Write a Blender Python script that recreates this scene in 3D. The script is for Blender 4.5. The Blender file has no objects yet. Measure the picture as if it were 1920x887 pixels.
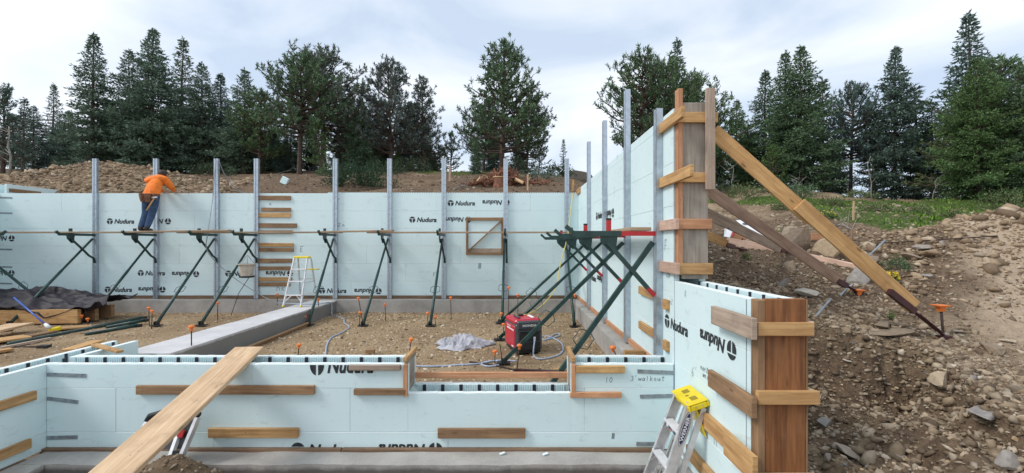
import bpy, bmesh, math, random
import numpy as np
from mathutils import Vector, Matrix

random.seed(11)
rng = np.random.default_rng(11)
SC = bpy.context.scene
COL = SC.collection
R = math.radians
PI = math.pi

# ------------------------------------------------------------------ camera, sky, sun, exposure
F, VX, VY, EYE = 850.0, 964.0, 457.0, 1.75      # focal length in photo pixels, vanishing point, eye height
cam = bpy.data.cameras.new('camera')
cam.sensor_width = 36.0
cam.lens = 36.0 * F / 1920.0
cam.shift_x = -4.0 / 1920.0
cam.shift_y = 13.5 / 1920.0
cam.clip_start = 0.05
cam.clip_end = 900.0
camo = bpy.data.objects.new('camera', cam)
COL.objects.link(camo)
camo.location = (0, 0, EYE)
camo.rotation_euler = (R(90), 0, 0)
SC.camera = camo

SUN_EL, SUN_AZ = 44.0, 250.0                    # degrees; azimuth clockwise from +Y: behind the camera, to its left
world = bpy.data.worlds.new('World')
SC.world = world
world.use_nodes = True
wn, wl = world.node_tree.nodes, world.node_tree.links
wn.clear()
w_out = wn.new('ShaderNodeOutputWorld')
w_bg = wn.new('ShaderNodeBackground')
w_sky = wn.new('ShaderNodeTexSky')
w_sky.sky_type = 'NISHITA'
w_sky.sun_disc = False
w_sky.sun_elevation = R(SUN_EL)
w_sky.sun_rotation = R(SUN_AZ)
w_sky.altitude = 2500
w_bg.inputs['Strength'].default_value = 0.10
w_tc = wn.new('ShaderNodeTexCoord')
w_map = wn.new('ShaderNodeMapping')
w_map.inputs['Scale'].default_value = (1.0, 1.0, 2.4)
w_map.inputs['Location'].default_value = (1.2, 0.4, 0.0)
w_n1 = wn.new('ShaderNodeTexNoise')
w_n1.inputs['Scale'].default_value = 1.5
w_n1.inputs['Detail'].default_value = 6.0
w_n1.inputs['Roughness'].default_value = 0.5
w_n1.inputs['Distortion'].default_value = 0.8
w_r1 = wn.new('ShaderNodeValToRGB')
w_r1.color_ramp.elements[0].position = 0.34
w_r1.color_ramp.elements[0].color = (4.3, 5.1, 6.2, 1)     # thin grey blue cloud
w_r1.color_ramp.elements[1].position = 0.64
w_r1.color_ramp.elements[1].color = (7.8, 8.0, 8.3, 1)     # bright white cloud
w_mix = wn.new('ShaderNodeMix')
w_mix.data_type = 'RGBA'
w_mix.inputs['Factor'].default_value = 0.9
wl.new(w_tc.outputs['Generated'], w_map.inputs['Vector'])
wl.new(w_map.outputs['Vector'], w_n1.inputs['Vector'])
wl.new(w_n1.outputs['Fac'], w_r1.inputs['Fac'])
wl.new(w_sky.outputs['Color'], w_mix.inputs['A'])
wl.new(w_r1.outputs['Color'], w_mix.inputs['B'])
wl.new(w_mix.outputs['Result'], w_bg.inputs['Color'])
wl.new(w_bg.outputs['Background'], w_out.inputs['Surface'])

sun = bpy.data.lights.new('sun', 'SUN')
sun.energy = 1.4
sun.angle = R(18)
sun.color = (1.0, 0.96, 0.9)
suno = bpy.data.objects.new('sun', sun)
COL.objects.link(suno)
_d = Vector((math.sin(R(SUN_AZ)) * math.cos(R(SUN_EL)), math.cos(R(SUN_AZ)) * math.cos(R(SUN_EL)), math.sin(R(SUN_EL))))
suno.rotation_euler = _d.to_track_quat('Z', 'Y').to_euler()
SC.view_settings.view_transform = 'Standard'
SC.view_settings.look = 'None'
SC.view_settings.gamma = 1.0
SC.view_settings.exposure = 0.66
SC.render.engine = 'CYCLES'
SC.cycles.max_bounces = 6
SC.cycles.use_denoising = True

# ------------------------------------------------------------------ measuring helpers
def at(px, py, Y):
    return Vector(((px - VX) * Y / F, Y, EYE - (py - VY) * Y / F))

def onz(px, py, z):
    return at(px, py, (EYE - z) * F / (py - VY))

def onx(px, py, X):
    return at(px, py, X * F / (px - VX))

def sstep(a, b, x):
    t = np.clip((x - a) / (b - a), 0, 1)
    return t * t * (3 - 2 * t)

_tab = np.random.default_rng(3).random((256, 256))
def vnoise(x, y):
    xi, yi = np.floor(x).astype(int), np.floor(y).astype(int)
    fx, fy = x - xi, y - yi
    fx, fy = fx * fx * (3 - 2 * fx), fy * fy * (3 - 2 * fy)
    a, b = _tab[xi & 255, yi & 255], _tab[(xi + 1) & 255, yi & 255]
    c, d = _tab[xi & 255, (yi + 1) & 255], _tab[(xi + 1) & 255, (yi + 1) & 255]
    return (a * (1 - fx) + b * fx) * (1 - fy) + (c * (1 - fx) + d * fx) * fy

def fbm(x, y, f, n=4, gain=0.5):
    s, a, t = 0.0, 1.0, 0.0
    for k in range(n):
        s = s + a * (vnoise(x * f + 17.3 * k, y * f - 9.1 * k) - 0.5)
        t += a
        a *= gain
        f *= 2.03
    return s / t * 2

# ------------------------------------------------------------------ node material helpers
def mat_base(name):
    m = bpy.data.materials.new(name)
    m.use_nodes = True
    n, l = m.node_tree.nodes, m.node_tree.links
    p = n['Principled BSDF']
    return m, n, l, p

def nd(n, t, **kw):
    x = n.new('ShaderNode' + t)
    for k, v in kw.items():
        if k in x.inputs:
            x.inputs[k].default_value = v
        else:
            setattr(x, k, v)
    return x

def ramp(n, stops, interp='LINEAR'):
    x = n.new('ShaderNodeValToRGB')
    cr = x.color_ramp
    cr.interpolation = interp
    while len(cr.elements) < len(stops):
        cr.elements.new(0.5)
    for e, (p, c) in zip(cr.elements, stops):
        e.position = p
        e.color = (c[0], c[1], c[2], 1) if not isinstance(c, (int, float)) else (c, c, c, 1)
    return x

def mixc(n, l, fac, a, b, blend='MIX'):
    x = n.new('ShaderNodeMix')
    x.data_type = 'RGBA'
    x.blend_type = blend
    for s, v in (('Factor', fac), ('A', a), ('B', b)):
        if hasattr(v, 'is_output') or isinstance(v, bpy.types.NodeSocket):
            l.new(v, x.inputs[s])
        elif s == 'Factor':
            x.inputs[s].default_value = v
        else:
            x.inputs[s].default_value = (v[0], v[1], v[2], 1)
    return x.outputs['Result']

def math_(n, l, op, a, b=0.0, clamp=False):
    x = n.new('ShaderNodeMath')
    x.operation = op
    x.use_clamp = clamp
    for i, v in enumerate((a, b)):
        if isinstance(v, bpy.types.NodeSocket):
            l.new(v, x.inputs[i])
        else:
            x.inputs[i].default_value = v
    return x.outputs[0]

def noise(n, l, vec, scale, detail=4.0, rough=0.55, dist=0.0):
    x = nd(n, 'TexNoise', Scale=scale, Detail=detail, Roughness=rough, Distortion=dist)
    if vec is not None:
        l.new(vec, x.inputs['Vector'])
    return x.outputs['Fac']

def bump(n, l, p, h, strength=0.3, dist=0.01):
    b = nd(n, 'Bump', Strength=strength, Distance=dist)
    l.new(h, b.inputs['Height'])
    l.new(b.outputs['Normal'], p.inputs['Normal'])

def plain(name, c, rough=0.6, metal=0.0, var=0.12, scale=6.0, bstr=0.0, bscale=60.0, objrand=0.0):
    m, n, l, p = mat_base(name)
    tc = nd(n, 'TexCoord').outputs['Object']
    f = noise(n, l, tc, scale, 5.0)
    lo = [max(0, v * (1 - var)) for v in c]
    hi = [min(1, v * (1 + var)) for v in c]
    r = ramp(n, [(0.3, lo), (0.7, hi)])
    l.new(f, r.inputs['Fac'])
    col = r.outputs['Color']
    if objrand:
        oi = nd(n, 'ObjectInfo').outputs['Random']
        v = math_(n, l, 'MULTIPLY_ADD', oi, objrand)
        n_ = v.node
        n_.inputs[2].default_value = 1 - objrand / 2
        hs = nd(n, 'HueSaturation')
        l.new(v, hs.inputs['Value'])
        l.new(col, hs.inputs['Color'])
        col = hs.outputs['Color']
    l.new(col, p.inputs['Base Color'])
    rr = math_(n, l, 'MULTIPLY_ADD', f, 0.2)
    rr.node.inputs[2].default_value = max(0.02, rough - 0.1)
    l.new(rr, p.inputs['Roughness'])
    p.inputs['Metallic'].default_value = metal
    if bstr:
        bump(n, l, p, noise(n, l, tc, bscale, 3.0), bstr, 0.004 if bscale > 10 else 0.05)
    return m

def wood(name, dark, light, rough=0.75, stain=None, objrand=0.3, bstr=0.35):
    m, n, l, p = mat_base(name)
    uv = nd(n, 'UVMap').outputs['UV']
    mp = nd(n, 'Mapping')
    mp.inputs['Scale'].default_value = (1.6, 34.0, 1.0)
    l.new(uv, mp.inputs['Vector'])
    g = noise(n, l, mp.outputs['Vector'], 1.0, 6.0, 0.6, 0.6)
    mp2 = nd(n, 'Mapping')
    mp2.inputs['Scale'].default_value = (1.3, 9.0, 1.0)
    l.new(uv, mp2.inputs['Vector'])
    b = noise(n, l, mp2.outputs['Vector'], 1.6, 3.0, 0.5, 0.8)
    s = math_(n, l, 'ADD', math_(n, l, 'MULTIPLY', g, 0.6), math_(n, l, 'MULTIPLY', b, 0.4))
    r = ramp(n, [(0.36, dark), (0.62, light)])
    l.new(s, r.inputs['Fac'])
    col = r.outputs['Color']
    # knots: rare dark elongated spots
    mp3 = nd(n, 'Mapping')
    mp3.inputs['Scale'].default_value = (2.6, 8.5, 1.0)
    l.new(uv, mp3.inputs['Vector'])
    vo = nd(n, 'TexVoronoi', Scale=1.0, Randomness=1.0)
    l.new(mp3.outputs['Vector'], vo.inputs['Vector'])
    k = ramp(n, [(0.05, 1.0), (0.13, 0.0)])
    l.new(vo.outputs['Distance'], k.inputs['Fac'])
    col = mixc(n, l, math_(n, l, 'MULTIPLY', k.outputs['Color'], 0.75), col, [v * 0.28 for v in dark])
    mp4 = nd(n, 'Mapping')
    mp4.inputs['Scale'].default_value = (5.5, 18.0, 1.0)
    l.new(uv, mp4.inputs['Vector'])
    v2 = nd(n, 'TexVoronoi', Scale=1.0, Randomness=1.0)
    l.new(mp4.outputs['Vector'], v2.inputs['Vector'])
    k2 = ramp(n, [(0.045, 1.0), (0.06, 0.0)])
    l.new(v2.outputs['Distance'], k2.inputs['Fac'])
    col = mixc(n, l, math_(n, l, 'MULTIPLY', k2.outputs['Color'], 0.8), col, (0.035, 0.03, 0.028))
    # dirt blotches
    big = noise(n, l, uv, 5.0, 5.0, 0.6)
    rb = ramp(n, [(0.5, 0.0), (0.72, 1.0)])
    l.new(big, rb.inputs['Fac'])
    col = mixc(n, l, math_(n, l, 'MULTIPLY', rb.outputs['Color'], 0.45), col, stain or [v * 0.6 for v in dark])
    oi = nd(n, 'ObjectInfo').outputs['Random']
    v = math_(n, l, 'MULTIPLY_ADD', oi, objrand)
    v.node.inputs[2].default_value = 1 - objrand / 2
    hs = nd(n, 'HueSaturation')
    l.new(v, hs.inputs['Value'])
    l.new(col, hs.inputs['Color'])
    l.new(hs.outputs['Color'], p.inputs['Base Color'])
    p.inputs['Roughness'].default_value = rough
    bump(n, l, p, g, bstr, 0.003)
    return m

MT = {}
MT['honey'] = wood('honey_lumber', (0.36, 0.19, 0.07), (0.60, 0.37, 0.16))
MT['fir'] = wood('orange_fir_lumber', (0.42, 0.19, 0.09), (0.62, 0.33, 0.18))
MT['pale'] = wood('pale_plank', (0.42, 0.27, 0.15), (0.64, 0.46, 0.29))
MT['brownwood'] = wood('brown_cleat_lumber', (0.175, 0.10, 0.052), (0.34, 0.205, 0.105))
MT['grey'] = wood('weathered_grey_lumber', (0.27, 0.20, 0.15), (0.46, 0.36, 0.28))
MT['stained'] = wood('stained_form_board', (0.14, 0.052, 0.017), (0.33, 0.135, 0.045), stain=(0.30, 0.15, 0.075), objrand=0.1)
MT['darkwood'] = wood('dark_plate_lumber', (0.10, 0.06, 0.036), (0.235, 0.145, 0.085))
MT['ply'] = wood('grey_form_plywood', (0.215, 0.185, 0.15), (0.36, 0.32, 0.265), stain=(0.42, 0.39, 0.35), objrand=0.1)
MT['redgrey'] = wood('reddish_grey_lumber', (0.22, 0.135, 0.095), (0.40, 0.275, 0.205))
MT['plank_edge'] = wood('scaffold_plank', (0.26, 0.18, 0.11), (0.46, 0.34, 0.23))
MT['pink'] = wood('pinkish_lumber', (0.46, 0.29, 0.21), (0.66, 0.47, 0.37))

def foam():
    m, n, l, p = mat_base('pale_blue_foam')
    tc = nd(n, 'TexCoord').outputs['Object']
    geo = nd(n, 'NewGeometry')
    pos = geo.outputs['Position']
    f1 = noise(n, l, pos, 0.9, 4.0, 0.55)
    r = ramp(n, [(0.3, (0.625, 0.79, 0.815)), (0.7, (0.68, 0.835, 0.855))])
    l.new(f1, r.inputs['Fac'])
    col = r.outputs['Color']
    # faint vertical stripes left by the hot mould
    mp = nd(n, 'Mapping')
    mp.inputs['Scale'].default_value = (24.0, 24.0, 0.25)
    l.new(pos, mp.inputs['Vector'])
    st = noise(n, l, mp.outputs['Vector'], 1.0, 2.0, 0.5)
    rs = ramp(n, [(0.42, 0.0), (0.6, 1.0)])
    l.new(st, rs.inputs['Fac'])
    col = mixc(n, l, math_(n, l, 'MULTIPLY', rs.outputs['Color'], 0.16), col, (0.74, 0.84, 0.845))
    # scuffs and grime
    mp2 = nd(n, 'Mapping')
    mp2.inputs['Scale'].default_value = (3.0, 3.0, 6.0)
    l.new(pos, mp2.inputs['Vector'])
    sc = noise(n, l, mp2.outputs['Vector'], 1.7, 9.0, 0.72, 0.4)
    r2 = ramp(n, [(0.57, 0.0), (0.74, 1.0)])
    l.new(sc, r2.inputs['Fac'])
    col = mixc(n, l, math_(n, l, 'MULTIPLY', r2.outputs['Color'], 0.45), col, (0.36, 0.38, 0.36))
    mp3 = nd(n, 'Mapping')
    mp3.inputs['Scale'].default_value = (9.0, 9.0, 30.0)
    mp3.inputs['Location'].default_value = (3.3, 1.7, 9.2)
    l.new(pos, mp3.inputs['Vector'])
    sc2 = noise(n, l, mp3.outputs['Vector'], 0.9, 5.0, 0.7, 1.0)
    r3 = ramp(n, [(0.66, 0.0), (0.70, 1.0)])
    l.new(sc2, r3.inputs['Fac'])
    col = mixc(n, l, math_(n, l, 'MULTIPLY', r3.outputs['Color'], 0.5), col, (0.72, 0.82, 0.83))
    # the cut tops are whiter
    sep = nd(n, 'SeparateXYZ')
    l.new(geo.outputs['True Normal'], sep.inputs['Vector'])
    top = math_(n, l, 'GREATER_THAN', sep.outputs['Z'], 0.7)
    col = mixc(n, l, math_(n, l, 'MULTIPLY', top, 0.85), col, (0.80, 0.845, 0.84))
    l.new(col, p.inputs['Base Color'])
    p.inputs['Roughness'].default_value = 0.6
    p.inputs['Specular IOR Level'].default_value = 0.3
    hb = math_(n, l, 'ADD', math_(n, l, 'MULTIPLY', sc, 0.8), math_(n, l, 'MULTIPLY', noise(n, l, pos, 120.0, 2.0), 0.25))
    bump(n, l, p, hb, 0.35, 0.006)
    return m
MT['foam'] = foam()
MT['web'] = plain('black_web_plastic', (0.02, 0.022, 0.035), 0.5)
MT['print'] = plain('printed_ink', (0.025, 0.03, 0.035), 0.7, var=0.5, scale=25)
MT['marker'] = plain('marker_ink', (0.10, 0.11, 0.13), 0.8)
MT['pencil'] = plain('chalk_line', (0.22, 0.28, 0.36), 0.8)
MT['galv'] = plain('galvanised_steel', (0.46, 0.52, 0.58), 0.36, 0.8, var=0.16, scale=14, bstr=0.1)
MT['strap'] = plain('steel_strap', (0.30, 0.34, 0.37), 0.5, 0.6, var=0.3, scale=20)
MT['green'] = plain('dark_green_paint', (0.012, 0.045, 0.04), 0.42, 0.0, var=0.5, scale=8)
MT['red'] = plain('red_paint', (0.45, 0.02, 0.025), 0.4, var=0.25)
MT['black'] = plain('black_paint', (0.015, 0.017, 0.018), 0.5, var=0.3)
MT['hole'] = plain('dark_hole', (0.03, 0.035, 0.045), 0.8)
MT['rebar'] = plain('rusty_rebar', (0.055, 0.038, 0.032), 0.8, 0.3, var=0.5, scale=30)
MT['maroon'] = plain('maroon_steel', (0.055, 0.016, 0.02), 0.5, 0.2, var=0.4, scale=15)
MT['orange'] = plain('orange_plastic', (0.80, 0.20, 0.035), 0.45, var=0.12, objrand=0.25)
MT['alu'] = plain('aluminium', (0.62, 0.62, 0.63), 0.4, 0.55, var=0.18, scale=12, bstr=0.08)
MT['aluwhite'] = plain('bright_aluminium', (0.78, 0.79, 0.81), 0.4, 0.2, var=0.1, scale=12)
MT['yellow'] = plain('yellow_plastic', (0.78, 0.60, 0.015), 0.42, var=0.1)
MT['white'] = plain('white_plastic', (0.76, 0.77, 0.79), 0.5, var=0.08)
MT['navy'] = plain('navy_label', (0.02, 0.03, 0.09), 0.4)
MT['genred'] = plain('generator_red', (0.50, 0.015, 0.04), 0.32, var=0.12)
MT['gengrey'] = plain('generator_grey', (0.055, 0.06, 0.068), 0.45, var=0.25)
MT['blue'] = plain('blue_handle', (0.045, 0.11, 0.42), 0.4, var=0.15)
MT['cord'] = plain('pale_blue_cord', (0.36, 0.43, 0.56), 0.55, var=0.25, scale=30)
MT['cordy'] = plain('yellow_cord', (0.62, 0.52, 0.14), 0.55, var=0.2)
MT['rope'] = plain('grey_cable', (0.30, 0.33, 0.38), 0.6, var=0.2)
MT['canvas'] = plain('canvas', (0.47, 0.42, 0.35), 0.85, var=0.25, scale=14, bstr=0.3)
MT['greytarp'] = plain('grey_tarp', (0.42, 0.42, 0.46), 0.55, var=0.25, scale=5)
MT['blacktarp'] = plain('black_tarp', (0.024, 0.021, 0.028), 0.55, var=0.6, scale=7, bstr=0.5, bscale=16)
MT['blacktarp'].node_tree.nodes['Principled BSDF'].inputs['Specular IOR Level'].default_value = 0.22
MT['bark'] = plain('bark', (0.085, 0.058, 0.042), 0.9, var=0.5, scale=14, bstr=0.6, bscale=30)
MT['palebark'] = plain('pale_bark', (0.27, 0.25, 0.22), 0.9, var=0.4, scale=9, bstr=0.4, bscale=30)
MT['stump'] = plain('torn_stump_wood', (0.20, 0.085, 0.05), 0.85, var=0.55, scale=9, bstr=0.4, bscale=25)
MT['cutwood'] = plain('cut_wood', (0.62, 0.44, 0.24), 0.8, var=0.2, scale=20)
MT['skin'] = plain('skin', (0.46, 0.25, 0.17), 0.55)
MT['shirt'] = plain('orange_shirt', (0.84, 0.20, 0.02), 0.8, var=0.2, scale=9, bstr=1.0, bscale=9)
MT['jeans'] = plain('blue_jeans', (0.035, 0.075, 0.16), 0.85, var=0.45, scale=12, bstr=0.4, bscale=20)
MT['boots'] = plain('dark_boots', (0.03, 0.02, 0.016), 0.6)
MT['leather'] = plain('brown_leather', (0.17, 0.075, 0.04), 0.65, var=0.4, scale=15)
MT['hair'] = plain('dark_hair', (0.03, 0.022, 0.018), 0.7)

def concrete(name, c, dark):
    m, n, l, p = mat_base(name)
    pos = nd(n, 'NewGeometry').outputs['Position']
    f1 = noise(n, l, pos, 2.2, 8.0, 0.65)
    r = ramp(n, [(0.3, dark), (0.65, c)])
    l.new(f1, r.inputs['Fac'])
    f2 = noise(n, l, pos, 45.0, 4.0, 0.7)
    col = mixc(n, l, 0.25, r.outputs['Color'], f2, 'OVERLAY')
    l.new(col, p.inputs['Base Color'])
    p.inputs['Roughness'].default_value = 0.85
    bump(n, l, p, math_(n, l, 'ADD', f1, math_(n, l, 'MULTIPLY', f2, 0.4)), 0.5, 0.012)
    return m
MT['conc'] = concrete('footing_concrete', (0.43, 0.412, 0.385), (0.285, 0.27, 0.25))
MT['conclight'] = concrete('smooth_concrete', (0.60, 0.59, 0.59), (0.46, 0.455, 0.46))

# ------------------------------------------------------------------ mesh helpers
class MB:
    """collects shapes (world coordinates) and links them as ONE mesh object"""
    def __init__(s):
        s.v, s.f, s.uv, s.mi = [], [], [], []
        s.cur = 0
    def add(s, vs, fs, uvs=None):
        o = len(s.v)
        s.v.extend(tuple(v) for v in vs)
        for i, f in enumerate(fs):
            s.f.append(tuple(o + k for k in f))
            s.mi.append(s.cur)
            s.uv.extend(uvs[i] if uvs else [(0.0, 0.0)] * len(f))
        return s
    def beam(s, p0, p1, w, h, up=(0, 0, 1), w1=None, h1=None):
        p0, p1 = Vector(p0), Vector(p1)
        d = p1 - p0
        L = d.length
        d = d / L
        up = Vector(up)
        if abs(d.dot(up)) > 0.97:
            up = Vector((0, 1, 0)) if abs(d.y) < 0.9 else Vector((1, 0, 0))
        sd = d.cross(up).normalized()
        u = sd.cross(d)
        vs = []
        for p, ww, hh in ((p0, w, h), (p1, w1 or w, h1 or h)):
            for a, b in ((-1, -1), (1, -1), (1, 1), (-1, 1)):
                vs.append(p + sd * (a * ww / 2) + u * (b * hh / 2))
        fs = [(0, 1, 2, 3), (7, 6, 5, 4), (4, 5, 1, 0), (5, 6, 2, 1), (6, 7, 3, 2), (7, 4, 0, 3)]
        ou, ov = random.random() * 40, random.random() * 40
        e = lambda a, b: (ou + a * 0.3, ov + b)
        uvs = [[e(0, 0), e(w, 0), e(w, h), e(0, h)], [e(0, 0), e(w, 0), e(w, h), e(0, h)]]
        for k, cw in enumerate((w, h, w, h)):
            b0 = ov + 0.37 * k
            uvs.append([(ou + L, b0), (ou + L, b0 + cw), (ou, b0 + cw), (ou, b0)])
        return s.add(vs, fs, uvs)
    def box(s, x0, x1, y0, y1, z0, z1):
        cx, cy, cz = (x0 + x1) / 2, (y0 + y1) / 2, (z0 + z1) / 2
        dx, dy, dz = abs(x1 - x0), abs(y1 - y0), abs(z1 - z0)
        if dx >= dy and dx >= dz:
            return s.beam((x0, cy, cz), (x1, cy, cz), dy, dz)
        if dy >= dz:
            return s.beam((cx, y0, cz), (cx, y1, cz), dx, dz)
        return s.beam((cx, cy, z0), (cx, cy, z1), dx, dy, (0, 1, 0))
    def tube(s, pts, r, n=8, cap=True):
        pts = [Vector(p) for p in pts]
        m = len(pts)
        rs = r if isinstance(r, (list, tuple, np.ndarray)) else [r] * m
        vs, fs = [], []
        prev = None
        for i, p in enumerate(pts):
            t = (pts[min(i + 1, m - 1)] - pts[max(i - 1, 0)]).normalized()
            a = Vector((0, 0, 1)) if abs(t.z) < 0.9 else Vector((1, 0, 0))
            if prev is None:
                prev = t.cross(a).normalized()
            sd = (prev - t * prev.dot(t)).normalized()
            prev = sd
            u = t.cross(sd)
            for k in range(n):
                q = 2 * PI * k / n
                vs.append(p + (sd * math.cos(q) + u * math.sin(q)) * rs[i])
        for i in range(m - 1):
            for k in range(n):
                k2 = (k + 1) % n
                fs.append((i * n + k, i * n + k2, (i + 1) * n + k2, (i + 1) * n + k))
        if cap:
            fs.append(tuple(range(n - 1, -1, -1)))
            fs.append(tuple((m - 1) * n + k for k in range(n)))
        return s.add(vs, fs)
    def lathe(s, c, prof, n=12):
        c = Vector(c)
        vs, fs = [], []
        for r, z in prof:
            for k in range(n):
                q = 2 * PI * k / n
                vs.append(c + Vector((r * math.cos(q), r * math.sin(q), z)))
        for i in range(len(prof) - 1):
            for k in range(n):
                k2 = (k + 1) % n
                fs.append((i * n + k, i * n + k2, (i + 1) * n + k2, (i + 1) * n + k))
        fs.append(tuple(range(n - 1, -1, -1)))
        fs.append(tuple((len(prof) - 1) * n + k for k in range(n)))
        return s.add(vs, fs)
    def prism(s, poly, off):
        """poly: list of 3-D points in one plane; off: thickness vector"""
        off = Vector(off)
        k = len(poly)
        vs = [Vector(p) for p in poly] + [Vector(p) + off for p in poly]
        fs = [tuple(range(k - 1, -1, -1)), tuple(range(k, 2 * k))]
        fs += [(i, (i + 1) % k, k + (i + 1) % k, k + i) for i in range(k)]
        return s.add(vs, fs)
    def build(s, name, mats, parent=None, smooth=False, bevel=0.0, fix=True):
        me = bpy.data.meshes.new(name)
        off = parent['_o'] if parent is not None and '_o' in parent else (0, 0, 0)
        me.from_pydata([(a - off[0], b - off[1], c - off[2]) for a, b, c in s.v], [], s.f)
        if fix:
            bm = bmesh.new()
            bm.from_mesh(me)
            bmesh.ops.recalc_face_normals(bm, faces=bm.faces)
            # remember loops order is kept by recalc only for unflipped faces, so UVs are set by vertex
            lay = bm.loops.layers.uv.new('UVMap')
            bm.faces.ensure_lookup_table()
            k = 0
            for fi, f in enumerate(s.f):
                d = {vi: s.uv[k + j] for j, vi in enumerate(f)}
                for lp in bm.faces[fi].loops:
                    lp[lay].uv = d[lp.vert.index]
                bm.faces[fi].material_index = s.mi[fi]
                bm.faces[fi].smooth = smooth
                k += len(f)
            bm.to_mesh(me)
            bm.free()
        for m in (mats if isinstance(mats, (list, tuple)) else [mats]):
            me.materials.append(MT[m] if isinstance(m, str) else m)
        o = bpy.data.objects.new(name, me)
        COL.objects.link(o)
        if parent is not None:
            o.parent = parent
        if bevel:
            b = o.modifiers.new('edge', 'BEVEL')
            b.width = bevel
            b.segments = 1
            b.limit_method = 'ANGLE'
        return o

def tag(o, label=None, cat=None, group=None, kind=None):
    if label: o['label'] = label
    if cat: o['category'] = cat
    if group: o['group'] = group
    if kind: o['kind'] = kind
    return o

def thing(name, loc, label, cat, group=None):
    o = bpy.data.objects.new(name, None)
    o.empty_display_size = 0.1
    COL.objects.link(o)
    o.location = loc
    o['_o'] = tuple(loc)
    return tag(o, label, cat, group, 'thing' if cat else None)

def dup(root, loc=None, rotz=None, scale=None, label=None, group=None):
    def cp(o, par):
        c = o.copy()
        COL.objects.link(c)
        if par is not None:
            c.parent = par
        for ch in list(kids.get(o.name, ())):
            cp(ch, c)
        return c
    kids = {}
    st = [root]
    while st:
        q = st.pop()
        kids[q.name] = list(q.children)
        st.extend(q.children)
    r = cp(root, None)
    if loc is not None: r.location = loc
    if rotz is not None: r.rotation_euler = (0, 0, rotz)
    if scale is not None: r.scale = scale
    return tag(r, label, None, group)

def tri_mesh(name, v, t, mat, parent=None, smooth=False, colors=None):
    me = bpy.data.meshes.new(name)
    v = np.ascontiguousarray(v, dtype=np.float32)
    t = np.ascontiguousarray(t, dtype=np.int32)
    me.vertices.add(len(v))
    me.vertices.foreach_set('co', v.ravel())
    k = t.shape[1]
    me.loops.add(t.size)
    me.loops.foreach_set('vertex_index', t.ravel())
    me.polygons.add(len(t))
    me.polygons.foreach_set('loop_start', np.arange(0, t.size, k, dtype=np.int32))
    me.polygons.foreach_set('loop_total', np.full(len(t), k, dtype=np.int32))
    if smooth:
        me.polygons.foreach_set('use_smooth', np.ones(len(t), dtype=bool))
    if colors is not None:
        for nm, arr in colors.items():
            a = me.color_attributes.new(nm, 'FLOAT_COLOR', 'POINT')
            a.data.foreach_set('color', np.ascontiguousarray(arr, dtype=np.float32).ravel())
    me.update(calc_edges=True)
    me.materials.append(MT[mat] if isinstance(mat, str) else mat)
    o = bpy.data.objects.new(name, me)
    COL.objects.link(o)
    if parent is not None:
        o.parent = parent
    return o

def board(name, x0, x1, y0, y1, z0, z1, mat, parent=None):
    return MB().box(x0, x1, y0, y1, z0, z1).build(name, mat, parent, bevel=0.004)

# ------------------------------------------------------------------ terrain
PR = ([-20, 0, 2.5, 3.6, 4.7, 5.6, 7, 8, 10, 14, 20, 26, 31, 36, 50, 80, 140, 300],
      [-1.5, -1.4, -1.28, -1.16, -0.98, -0.64, -0.10, 0.14, 0.55, 1.2, 2.2, 3.3, 4.15, 4.25, 1.0, -8, -18, -30])
PL = ([11.9, 12.8, 13.6, 16, 20, 26, 31, 36, 50, 80, 140, 300],
      [-0.6, 0.9, 1.45, 2.05, 3.05, 4.15, 4.5, 4.3, 1.0, -8, -18, -30])
PIT = np.array([(1.5, 5.5), (2.5, 5.35), (3.2, 5.05), (3.6, 4.72), (4.0, 4.5), (4.12, 4.05), (3.85, 3.7), (3.55, 3.1), (3.25, 2.2), (3.0, 0.5), (1.5, 0.5)])

def poly_sd(X, Y, P):
    d = np.full(X.shape, 1e9)
    inside = np.zeros(X.shape, bool)
    n = len(P)
    for i in range(n):
        a, b = P[i], P[(i + 1) % n]
        ex, ey = b - a
        t = np.clip(((X - a[0]) * ex + (Y - a[1]) * ey) / (ex * ex + ey * ey), 0, 1)
        d = np.minimum(d, np.hypot(X - a[0] - t * ex, Y - a[1] - t * ey))
        c = ((a[1] <= Y) & (b[1] > Y)) | ((b[1] <= Y) & (a[1] > Y))
        xs = a[0] + (Y - a[1]) * ex / (ey if abs(ey) > 1e-9 else 1e-9)
        inside ^= c & (X < xs)
    return np.where(inside, d, -d)

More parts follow.
